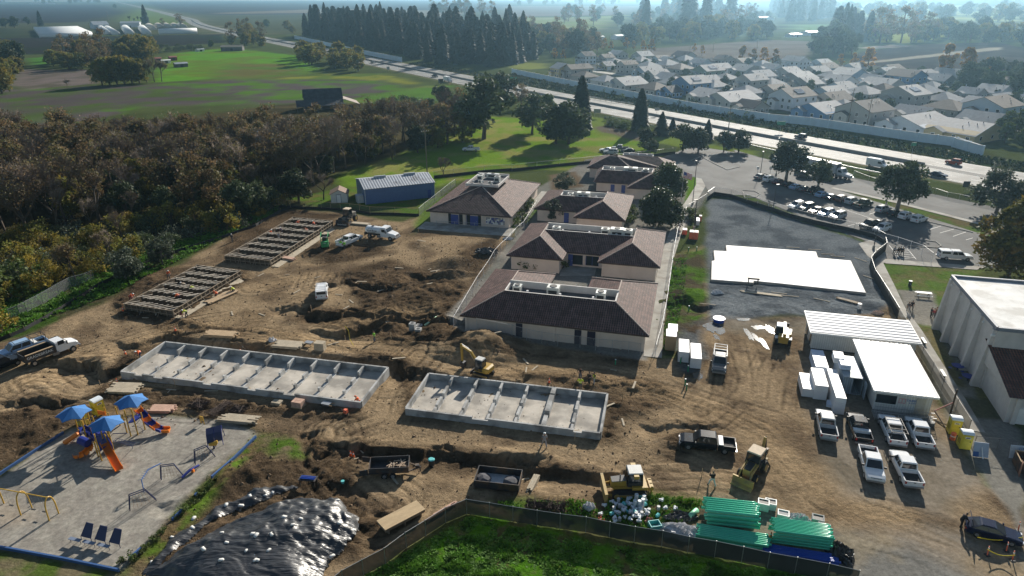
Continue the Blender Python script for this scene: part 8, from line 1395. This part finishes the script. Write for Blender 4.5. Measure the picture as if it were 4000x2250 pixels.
# -------- farm: greenhouses, barns, sheds
PLAST=mat('greenhouse_plastic',(.62,.63,.62),.45,0,.06,.05);GPAN=mat('greenhouse_panel',(.5,.52,.5),.6,0,.08,.1)
def tunnel(label,a,b,r,n=1,name='greenhouse',m=PLAST):
 d=(b-a);L=d.length;t=thing(name,label,'greenhouse',a,ang(a,b),None)
 for i in range(n):k=MB();k.loft([[(x,i*r*2+r*math.cos(q),r*.3+r*.75*math.sin(q))for q in [j*math.pi/8 for j in range(9)]]+[(x,i*r*2-r,0),(x,i*r*2+r,0)]for x in (0,L)]);k.build('plastic_cover',m,t,True)
 k=MB();[k.box(x,(n-1)*r,.1,.1,n*2*r,.5)for x in (0,L)];k.build('end_wall',GPAN,t)
tunnel('wide multi-span white plastic greenhouse, left of all the tunnels',W(11,400,378),W(11,935,362),5.,26)
for rc,x0,y0,x1,y1,r,l in ((11,1080,345,1000,275,5,'rounded greenhouse tunnel nearest the wide multi-span greenhouse'),(11,1170,350,1080,290,5,'second rounded greenhouse tunnel from the wide multi-span greenhouse'),(11,1310,350,1260,290,6,'middle greenhouse tunnel left of the dark doorways'),(11,1480,345,1430,290,6,'greenhouse tunnel right of the dark doorways'),(11,1600,345,1985,335,7,'long low white greenhouse lying crosswise at the right'),(11,1540,300,1500,270,6,'beige greenhouse hump behind the dark doorways'),(11,1620,285,1590,265,6,'first beige hump behind the long crosswise greenhouse'),(11,1700,285,1670,265,6,'second beige hump behind the long crosswise greenhouse'),(11,1780,285,1750,265,6,'third beige hump behind the long crosswise greenhouse'),(11,1850,285,1820,265,6,'last beige hump behind the long crosswise greenhouse')):tunnel(l,W(rc,x0,y0),W(rc,x1,y1),r,1,m=PLAST if 'beige' not in l else mat('beige_plastic',(.4,.38,.32),.6))
def barn(rc,x0,y0,x1,y1,d,h,r,wm,rm,label,name='barn',cat='barn'):
 a,b=W(rc,x0,y0),W(rc,x1,y1);L=(b-a).length;t=thing(name,label,cat,a,ang(a,b));k=MB();k.loft([[(x,0,0),(x,d,0),(x,d,h),(x,d/2,h+r),(x,0,h)]for x in (0,L)]);k.build('wall',wm,t);k=MB()
 for s in (0,1):k.loft([[(x,d/2,h+r+.1),(x,s*d+(s-.5),h-.1),(x,s*d+(s-.5),h+.1),(x,d/2,h+r+.3)]for x in (-.4,L+.4)])
 k.build('roof',rm,t);k=MB();k.box(L*.5,-.06,0,2.2,.1,min(2.4,h*.85));k.build('door',DARK,t);return t
GB,RB,SV=mat('weathered_wood',(.12,.11,.11),.9,0,.3,.5,stretch=(1,1,.2)),mat('red_board',(.2,.05,.04),.85),mat('silver_sheet',(.4,.42,.44),.45,.4,.15,.3)
barn(11,950,290,1105,285,20,6,5,HWALL['pale'],SV,'pale blue barn beside the greenhouse tunnels');barn(11,1215,275,1410,272,15,7,2,HWALL['white'],SV,'long white packing shed behind the greenhouse tunnels');barn(11,2225,515,2440,512,9,3.5,1.5,GB,mat('lichen_roof',(.16,.15,.12),.9),'long low grey shed at the top of the green pasture');barn(11,1770,680,1895,672,5,2.4,.7,GB,SV,'small silver-roofed shed in the green pasture');barn(11,1635,640,1720,635,3,2.2,.3,WHITE,WHITE,'white trailer between two red sheds','farm_trailer','trailer');barn(11,1570,625,1630,622,5,2.6,.6,RB,RB,'left one of two small red sheds');barn(11,1715,612,1785,608,5,2.6,.6,RB,RB,'right one of two small red sheds');barn(11,1990,520,2060,515,4,1.8,.4,WHITE,SV,'white vehicle wreck under a sheet beyond the pasture','farm_trailer','trailer')
a,b=W(12,500,1108),W(12,880,1088);t=thing('old_barn','weathered old barn with steep dark roof and low lean-to wings','barn',a,ang(a,b));L=(b-a).length;DK=mat('dark_shakes',(.06,.065,.075),.9,0,.3,.6,spec=.1);k=MB();k.loft([[(x,0,0),(x,9,0),(x,9,4.6),(x,4.5,8.4),(x,0,4.6)]for x in (0,L)]);k.build('wall',GB,t);k=MB();[k.loft([[(x,4.5,8.5),(x,4.5+s*5,4.2),(x,4.5+s*5,4.4),(x,4.5,8.7)]for x in (-.3,L+.3)])for s in (-1,1)];k.build('roof',DK,t)
LT=mat('lean_to_boards',(.3,.25,.22),.9,0,.2,.5);k=MB();k.loft([[(L,q,4.4),(L+7.5,q,1.6),(L+7.5,q,1.8),(L,q,4.6)]for q in (-2,11)]);k.build('lean_to_roof',LT,t);k=MB();k.loft([[(x,-.4,4.3),(x,-6,2.2),(x,-6,2.4),(x,-.4,4.5)]for x in (-4,L)]);k.build('lean_to_roof',DK,t);[MB().box(x,-5.8,0,.25,.25,2.3).build('post',GB,t)for x in (-3.8,-1,2,5)];[MB().box(L+7.3,q,0,.25,.25,1.6).build('post',GB,t)for q in (-1.8,4,10.8)]
for rc,x0,y0,x1,y1,d,h,l in ((13,180,295,490,290,10,4,'long white farm shed far beyond the estate, on the pale field'),(13,790,410,930,405,12,4,'left of the white sheds among trees behind the estate'),(13,1060,400,1170,395,12,4,'right of the white sheds among trees behind the estate'),(14,980,300,1220,310,25,4,'glinting greenhouse roofs among the far hazy trees'),(14,1720,275,1830,270,14,4,'left bright-roofed house among the far trees at right'),(14,1930,295,2080,290,14,4,'right bright-roofed house among the far trees at right'),(14,420,360,520,355,14,4,'white-roofed shed left of the tall far grove'),(14,255,375,340,370,12,3,'smaller white-roofed shed far left of the tall far grove'),(13,2390,200,2530,205,30,5,'sun-glinting roofs in the hazy far trees'),(11,300,40,500,42,40,8,'far white buildings at the top left edge')):barn(rc,x0,y0,x1,y1,d,h,h*.25,HWALL['white'],SV,l)
# -------- named trees: base point, top point -> height
CYP=[conifer('cypress_tree',17,3.7,L_CYP,s,3000,.06,.75,power=.5,rag=.35)for s in (91,92)];SPINE=[conifer('small_pine',9,3.,L_PINE,s,900,.12,.7,power=.8,rag=.6)for s in (93,94)];MAG=[broad('magnolia_tree',11,6.6,L_MAG,nc=60,per=170,ls=.36,seed=s,trunk=.08,shape=lambda u:math.sin(math.pi*(.25+.7*u))**.6)for s in (95,96)];PLANE=[broad('plane_tree',14,6,L_PLANE,nc=60,per=170,ls=.38,seed=97,trunk=.1)];PALM=[broad('slim_tree',12,2.,L_OAK,nc=8,per=40,ls=.5,seed=98,trunk=.5)];LOTT=[broad('car_park_tree',8,4.4,L_OAK,BARKG,nc=36,per=110,ls=.28,seed=s,trunk=.26,r=.34)for s in (99,100)]
HT=dict(O=(OAK,9),C=(CYP,17),S=(SPINE,9),M=(MAG,11),P=(PLANE,14),L=(LOTT,8),B=(BAREB,13),R=(BROWN,12.5),W=(WILLOW,9),G=(GREENT,8),A=(GOLD,6.5),D=(DARKB,3.6),Y=(YELB,4.4),F=(PINE,30),V=(PALM,12),U=(OLIVEB,4.2),E=(GREYT,9),N=(GREENB,3.2))
for kd,rc,x,y,ty,l in [('O',12,2290,1400,800,'largest dark green tree on the meadow slope'),('R',12,2060,1290,870,'brown-tinged tree left of the largest meadow tree'),('O',12,1870,1060,860,'round dark tree at the meadow end of the hedge'),('O',12,2480,1060,735,'tall slender dark tree behind the largest meadow tree'),('R',13,90,1090,830,'golden brown tree between the meadow and the highway'),('G',13,350,1160,950,'bright green tree beside the highway on the meadow'),('O',13,200,1345,960,'dark tree with two trunks left of the meadow pines'),('O',13,440,1448,1060,'dark leaning tree on the meadow before the tall twin pines'),('O',13,570,1448,1030,'dark many-trunked tree beneath the tall twin pines'),('C',13,690,1340,765,'tallest bushy pine rising across the sound wall'),('C',13,1285,1310,895,'tall dark pine standing alone beside the highway'),('S',13,1500,1370,1130,'layered small pine right of the lone tall pine'),('S',13,1610,1340,1190,'shortest pine right of the layered one'),('S',13,1960,1420,1210,'flat-topped pine above the school entrance'),('O',13,1340,1500,1300,'dark bushy tree below the layered small pine'),('O',13,1720,1520,1260,'broad dark tree left of the flat-topped pine'),('O',13,1870,1540,1300,'dark tree right below the flat-topped pine'),('O',13,2130,1530,1330,'left dark tree of the pair at the school entrance'),('O',13,2280,1530,1320,'right dark tree of the pair at the school entrance'),
 ('O',23,1390,110,-40,'dark tree beside the parked cars in the meadow'),('E',23,520,480,290,'grey-green tree between the square school building and the small one'),('E',23,400,775,560,'grey-green tree in front of the small pink-walled school building'),('M',23,1560,540,225,'farther of two big dark evergreens by the flagpole'),('M',23,1480,815,470,'nearer of two big dark evergreens, beside the second school roof'),('D',23,1455,225,165,'clipped round bush behind the farther school building'),('L',24,180,362,0,'left tree on the car park grass strip'),('L',24,500,448,190,'smallest tree on the car park grass strip'),('L',24,1295,668,208,'big spreading tree on the car park grass strip'),('E',24,2290,700,285,'grey-green tree at the right edge beyond the car park'),('P',24,2420,1330,560,'big yellow-green plane tree at the right edge above the hall'),('P',24,2800,1330,600,'second plane tree cut by the right edge'),
 ('B',22,1890,335,110,'small leafless tree in the meadow above the barn'),('O',22,430,590,250,'dark tree left of the tiny white shed'),('B',22,680,560,240,'bare dark tree just behind the tiny white shed'),('O',22,60,690,380,'dark round tree at the wood edge above the far formwork'),('O',21,2450,760,370,'large dark green tree at the wood corner above the far formwork'),('O',21,2290,860,655,'smaller dark tree by the site fence at the wood corner'),('E',21,1640,1210,945,'grey-green tree overhanging the site fence, right one'),('E',21,1270,1370,1040,'grey-green tree overhanging the site fence, left one'),('N',21,200,1470,1160,'bright green bush cluster at the left edge'),('Y',31,10,470,200,'bright golden bush at the left edge by the silver fence'),('Y',21,2120,700,480,'brightest yellow tree in front of the wood corner'),('Y',22,370,230,20,'yellow-olive tree at the top of the wood above the dark trees'),
 ('F',11,415,260,85,'lone dark conifer left of the wide greenhouse'),('F',11,1470,240,30,'tall dark conifer behind the greenhouses'),('V',11,1310,235,135,'first of four slim trees beside the tall conifer'),('V',11,1355,240,160,'second of four slim trees beside the tall conifer'),('V',11,1395,240,140,'third of four slim trees beside the tall conifer'),('V',11,1430,240,145,'fourth of four slim trees beside the tall conifer'),('R',11,1640,270,165,'smaller rust-red tree behind the long greenhouse'),('R',11,1820,275,115,'large rust-red tree behind the long greenhouse'),('O',11,1160,85,25,'lone tree on the bend of the farm road'),('O',11,60,280,160,'dark tree at the left edge by the greenhouse field'),('O',11,150,280,140,'taller dark tree at the left edge by the greenhouse field'),('O',11,280,250,150,'dark tree beside the lone conifer at left'),('G',11,2120,480,385,'green round tree at the top of the pasture'),('G',12,110,280,180,'round green tree left of the pine wood'),('W',12,320,300,190,'pale green tree left of the pine wood edge'),('W',12,370,335,250,'small yellow-green tree at the pine wood corner'),
 ('B',11,680,880,770,'small bare shrub-like tree on the brush field'),('W',11,700,700,510,'yellow-topped tree of the clump left of the pasture'),('W',11,830,690,500,'second yellow-topped tree of the clump left of the pasture'),('R',11,980,690,470,'brownish tree of the clump left of the pasture'),('W',11,1250,620,430,'olive tree at the back of the pasture clump'),('W',11,1440,620,400,'large olive tree beside the red sheds'),('W',11,100,550,375,'olive round tree at the left edge by the crop rows'),('W',11,180,740,540,'olive tree at the left edge above the brush field'),('W',11,20,940,650,'large olive tree cut by the left edge'),('W',11,-60,800,560,'olive tree behind the one cut by the left edge'),('W',12,560,650,430,'yellowish tree clump beside the shaded highway, left'),('W',12,800,690,510,'willow beside the shaded highway, middle left'),('W',12,920,700,520,'willow beside the shaded highway, middle right'),('W',12,1030,718,530,'willow with visible trunk beside the shaded highway, right'),('W',12,60,470,350,'rusty willow at the far end of the pasture'),('W',11,2330,450,360,'yellowish bush at the field corner by the highway'),('W',11,2480,460,310,'olive tree at the field corner by the highway')]:
 ks,hh=HT[kd];b=on(W(rc,x,y));s=topz(b,rc,x,ty)/hh;o=place(R.choice(ks),b,R.uniform(0,6.28),l,None,(s*R.uniform(1.05,1.25),)*2+(s,),'bush' if kd in 'DYUN' else 'tree')
for i,x in enumerate(range(1030,1700,75)):b=on(W(11,x,860-i*5));tree(WILLOW if i<6 else BAREB,b,1.75 if i<6 else 1.1,'yellow-green tree in the straight row before the brush field' if i<6 else 'thin bare tree at the right end of the straight row',group='row of trees in the brush field')
EPOLY=[(57,515),(100,560),(150,540),(215,520),(262,470),(318,392),(290,330),(262,300),(170,252),(160,240),(95,352)]
scatter(EPOLY,7,90,lambda x,y,g:tree(GREENT+OAK,(x,y),g.uniform(.4,.75),'small green tree between the estate roofs',group='small estate trees'),41,[(q[0]+o_[0],q[1]+o_[1])for q in EP for o_ in ((0,0),(3,3),(-3,-3),(3,-3))])
GSC='golden street trees of the estate'
for rc,x,y,s,l in [(13,430,610,1.3,0),(13,515,610,1.1,0),(13,925,525,1.5,1),(13,995,510,1.2,1),(13,1150,505,1.6,1),(13,1220,510,1.3,1),(13,1315,520,1.3,1),(13,1400,535,1.5,1),(13,1830,540,1.2,1),(13,1910,560,1.2,1),(13,2310,640,1.6,1),(13,2410,660,1.5,1),(13,2520,670,1.7,1),(14,60,670,1.6,1),(14,720,680,1.2,1),(14,855,690,1.3,1),(14,990,730,1.9,1),(14,1780,780,2.4,2),(14,1960,830,2.8,2),(14,2170,830,1.9,2)]:tree(GOLD,W(rc,x,y),s*1.15,('small golden tree beside the estate park, left','golden street tree behind the back row of estate houses','tall golden tree at the edge of the dark field')[l],group=GSC)
for rc,x,y,s in [(14,115,880,.6),(14,600,860,.7),(14,400,950,.6),(13,1270,770,.5),(13,1800,810,.5)]:tree(BROWN,W(rc,x,y),s*.5,'small reddish garden tree between estate houses',group='reddish garden trees')
for i in range(46):rc,x,y=R.choice([(13,R.uniform(500,2500),0),(14,R.uniform(0,2400),0)]);y=(700+x*.16+R.uniform(0,130))if rc==13 else (900+x*.13+R.uniform(0,200));tree(SMALLB,W(rc,x,y),R.uniform(1.2,2.6),'garden shrub between the estate houses','shrub','estate garden shrubs')
PW_=[(-284,985),(-86,602),(-52,535),(-5,520),(28,600),(-50,800),(-190,1030)]
scatter(PW_,6.4,290,lambda x,y,g:tree(PINE,(x,y),g.uniform(.75,1.25)*(1.0 if y>640 else .8),'dark conifer of the dense pine wood behind the sound wall',group='pine wood behind the sound wall'),7)
def band(rc,pts,dist,n,ks,sc,label,group,seed,cat='tree'):scatter(V3(rc,pts),dist,n,lambda x,y,g:tree(ks,(x,y),sc*g.uniform(.75,1.25),label,cat,group),seed)
band(12,[(2050,640),(2576,620),(2900,560),(2900,400),(2300,420),(2000,480)],12,40,PINE[:2]+OAK+BROWN,.95,'mixed lower tree right of the dense pine wood','mixed trees right of the pine wood',36);band(13,[(60,420),(450,560),(860,560),(860,480),(400,380),(100,330)],9,60,OAK+BROWN+WILLOW,1.7,'leafy tree between the pine wood and the estate','trees left of the estate',11);band(13,[(1160,470),(2150,420),(2576,400),(2576,330),(1900,320),(1160,400)],16,46,OAK+WILLOW,2.0,'tree of the dark belt along the ploughed field','tree belt behind the ploughed field',12);band(13,[(1030,300),(2200,330),(2576,300),(2576,170),(1900,100),(1030,200)],34,70,OAK+BROWN+PINE[:1],2.2,'hazy tree in the broad far wood beyond the ploughed field','far hazy wood',13);band(14,[(440,560),(700,600),(860,560),(760,460),(560,440)],12,14,OAK,2.1,'dark round tree beside the estate by the farm track','dark round trees by the farm track',14);band(14,[(640,420),(1000,450),(1000,380),(640,330)],12,20,PINE,.95,'tall tree of the dark far grove beyond the dark field','tall far grove',15);band(14,[(1000,440),(1600,440),(1600,380),(1000,390)],16,24,WILLOW+BROWN,2.2,'tree of the hazy row right of the tall far grove','hazy tree row',16);band(14,[(1640,430),(2576,470),(2576,380),(1700,350)],18,28,OAK+WILLOW,1.9,'hazy tree along the far edge of the dark field','trees along the far field edge',17);band(14,[(1900,900),(2576,1000),(2576,800),(2100,790)],8,22,GREENT+OAK,1.15,'green tree at the right edge beyond the estate','trees right of the estate',18);band(14,[(2250,1440),(2576,1500),(2576,1300),(2350,1290)],6,6,GREENT,.9,'green tree beside the last bungalow','trees by the last bungalow',19)
band(13,[(0,60),(1400,60),(1400,20),(0,20)],90,24,OAK,3.2,'pale tree on the far hazy plain','trees of the far plain',20);band(14,[(0,230),(650,230),(650,90),(0,90)],40,50,PINE,1.5,'tall hazy tree of the far right wood','far right hazy wood',21);band(14,[(650,250),(2576,240),(2576,120),(650,100)],60,60,OAK+WILLOW,2.8,'hazy tree on the far right slopes','trees of the far slopes',22);band(11,[(0,50),(1000,40),(1000,15),(0,15)],120,24,OAK,3.5,'far tree at the top left edge','far trees at the top left',23);band(12,[(1700,180),(2450,190),(2400,110),(1750,110)],60,14,OAK+BROWN,3.,'hazy tree behind the pine wood','hazy trees behind the pine wood',24);band(13,[(480,250),(1000,260),(1000,130),(480,130)],60,16,OAK+BROWN,2.2,'scattered hazy tree on the far meadow','scattered far meadow trees',25)
band(11,[(480,700),(820,700),(1100,690),(1150,600),(850,560),(560,640)],11,16,WILLOW+BROWN,1.5,'olive autumn tree of the dense clump left of the pasture','dense clump left of the pasture',31);band(11,[(1100,640),(1560,610),(1540,500),(1150,540)],13,14,WILLOW,1.7,'olive tree of the dense clump behind the straight row','dense clump behind the row',32);band(11,[(-300,900),(150,800),(200,600),(-300,560)],13,22,WILLOW+OAK,1.5,'olive tree of the clump at the left edge of the brush field','clump at the left edge',33);band(12,[(420,660),(700,660),(1100,720),(1050,640),(500,560)],9,14,WILLOW,1.35,'willow of the thicket beside the shaded highway','willow thicket by the highway',34);band(11,[(2250,460),(2576,470),(2700,420),(2500,360)],14,9,WILLOW+BROWN,1.6,'autumn tree of the thicket at the field corner by the highway','thicket at the field corner',35)
band(11,[(1560,540),(2020,510),(2060,470),(1540,480)],7,24,DARKB,1.2,'dark hedge bush above the pasture sheds','pasture hedge',26,'bush');band(12,[(1060,1160),(1750,1090),(1760,1030),(1400,1050),(1080,1120)],3.6,30,GREENB+GREYB,1.2,'reedy green bush in the hedge right of the old barn','hedge by the old barn',27,'bush');band(13,[(0,760),(640,890),(640,915),(0,800)],4,26,DARKB,.5,'small dark shrub on the verge below the sound wall','sound wall verge shrubs',28,'bush');band(13,[(930,1270),(1330,1350),(1330,1320),(960,1210)],2.5,18,GREYB+GREENB,.8,'rough bush on the bank left of the lone tall pine','bank bushes by the highway',29,'bush')
for pts,n,l,g in (([(60,830),(0,760),(140,590),(190,610)],7,'clipped shrub along the right wall of the large square school building','shrubs by the square school building'),([(1770,780),(1850,780),(1850,700),(1780,710)],5,'shrub in the planted bed beside the white barrier row','bed shrubs by the barriers'),([(0,1240),(480,1260),(480,1210),(0,1190)],6,'shrub in the shade before the second school building','shrubs before the second school building'),([(1120,800),(1200,800),(1240,600),(1190,600)],5,'shrub right of the pink-walled school building','shrubs by the pink-walled building')):band(23,pts,1.6,n,SMALLB,1.7,l,g,len(l),'shrub')
band(41,[(1400,1180),(1600,1060),(1950,660),(2150,500),(2200,520),(1750,900),(1500,1130),(1300,1350),(1230,1330)],.75,60,SMALLB,.62,'weed tuft along the right edge of the play area','weed tufts by the play area',30,'weed')
# -------- weeds and puddles
def weeds(name,label,P,n,h,s,m,seed,thr=.36):
 rg=np.random.default_rng(seed);px=[p[0]for p in P];py=[p[1]for p in P];k=MB();X=rg.uniform(min(px),max(px),n*3);Y=rg.uniform(min(py),max(py),n*3);D=sdist(X,Y,P);N=fbm(X,Y,1.1,seed);ok=(D<-.1)&(N>thr);X,Y,N=X[ok][:n],Y[ok][:n],N[ok][:n]
 for x,y,q in zip(X,Y,N):
  z=gz(x,y);hh=h*(.35+1.5*max(0,q-thr)/.3)
  for j in range(5):
   a=rg.uniform(0,6.28);l=s*rg.uniform(.6,1.4);c,d=math.cos(a)*l,math.sin(a)*l;e=rg.uniform(.5,1.2)*hh;k.f.append((len(k.v),len(k.v)+1,len(k.v)+2,len(k.v)+3));k.v+=[(x,y,z),(x+c*.6-d*.4,y+d*.6+c*.4,z+e*.7),(x+c*1.2,y+d*1.2,z+e),(x+c*.6+d*.4,y+d*.6-c*.4,z+e*.6)];k.m.append(0)
 stuff(k.build(name,m),label,'weeds')
L_WEED=leafmat('weed_leaves',(.1,.22,.025),0,clump=.7,trans=.3)
weeds('weedy_grass','tufty green weeds covering the ground outside the curved fence',V2([(870,1470),(1090,1352),(1180,1298),(1300,1328),(1560,1375),(1900,1428),(2140,1465),(2140,1560),(900,1640)]),11000,.14,.15,L_WEED,5,.42)
weeds('wild_grass','bright grass growing on the shaded strip and bank left of the dirt site',V2([(-60,780),(60,750),(260,668),(440,610),(560,560),(700,520),(700,535),(560,600),(300,735),(150,790),(-60,880)]),7000,.3,.25,L_WEED,6)
weeds('yard_weeds','weeds between the near formwork yard heaps and the curved fence',V2([(1235,1262),(1500,1258),(1640,1240),(1770,1265),(1700,1340),(1560,1345),(1300,1285)]),1800,.18,.14,L_WEED,7)
weeds('path_weeds','weeds along the school path beside the wrapped stacks',V2([(1690,650),(1730,650),(1720,760),(1690,880),(1665,890)]),1500,.2,.15,L_WEED,8)
VP=[p for p in HWM if 150<p[1]<600]
weeds('verge_weeds','dark green scrub covering the verge below the long white sound wall',offset(VP,15)+offset(VP,27.5)[::-1],20000,.42,.6,leafmat('verge_leaves',(.03,.05,.016),0,clump=.5,trans=.1),9,thr=.2)
WAT=mat('puddle_water',(.05,.045,.04),.06,0,.1,1,spec=1.)
for rc,x,y,sx,sy in [(33,2010,400,1.4,1.8),(33,2090,420,1.,2.),(33,2060,500,.5,.9),(33,2380,470,.5,2.2),(33,2450,500,.4,1.6),(33,2530,560,.5,2.),(33,2480,400,1.2,.8),(33,1870,890,.8,1.1),(33,2330,320,1.2,.5),(34,20,420,.6,1.6)]:
 p=W(rc,x,y);rg=random.Random(int(x));k=MB();z=max(gz(p.x+a*sx*.5,p.y+b*sy*.5)for a in (-1,0,1)for b in (-1,0,1))+.012;k.face([(p.x+sx*rg.uniform(.6,1.2)*math.cos(t),p.y+sy*rg.uniform(.6,1.2)*math.sin(t),z)for t in [i*.35 for i in range(18)]]);struct(k.build('water_puddle',WAT))
rg=random.Random(31);bm_=MB().box(0,0,0,2.6,.12,.07).mesh('loose_board',PALE)
for rc,x,y,a,l in [(24,250,1045,-5,'long board on the gravel behind the white slab, left'),(24,470,1065,-8,'long board on the gravel behind the white slab, right'),(24,600,1110,-6,'white board beside the notch of the white slab'),(24,700,1135,-10,'dark board at the upper right of the white slab'),(24,930,1170,-60,'white board standing slanted at the right end of the white slab'),(24,1020,1350,-60,'white board on the gravel near the black screened fence'),(34,110,60,-20,'board in the rubble before the white slab, left'),(34,230,90,-10,'grey board in the rubble before the white slab, middle'),(34,540,130,-35,'dark slanting board before the white slab'),(33,1970,170,-15,'pale plywood piece on the mud left of the puddles')]:tag(obj('loose_board',bm_,None,on(W(rc,x,y))+Vector((0,0,.03)),rad(a)),l,'board')
t=one('work_table','table','dark raised work platform standing in the white sheeting',33,2420,-20,[('table_top',STEELD,lambda k:k.box(0,0,1.,2.,1.1,.3)),('leg',STEELD,lambda k:[k.box(x,y,0,.1,.1,1.)for x in (-.8,.8)for y in (-.4,.4)])],TH,.4)
# -------- the air
def haze():
 m=bpy.data.materials.new('haze');m.use_nodes=True;n=m.node_tree;n.nodes.remove(n.nodes['Principled BSDF'])
 v=n.nodes.new('ShaderNodeVolumePrincipled');v.inputs['Color'].default_value=(.42,.73,1,1);v.inputs['Density'].default_value=.00016;v.inputs['Anisotropy'].default_value=.8
 n.links.new(v.outputs[0],n.nodes['Material Output'].inputs['Volume'])
 b=MB();b.box(0,4500,-4,24000,13000,66);stuff(b.build('haze',m))
haze()
for o in [o for o in S.objects if o.parent is None and o.type=='EMPTY' and o.name not in USED and o.get('label')is None]:
 for c in KIDS.get(o.name,[]):bpy.data.objects.remove(c)
 bpy.data.objects.remove(o)
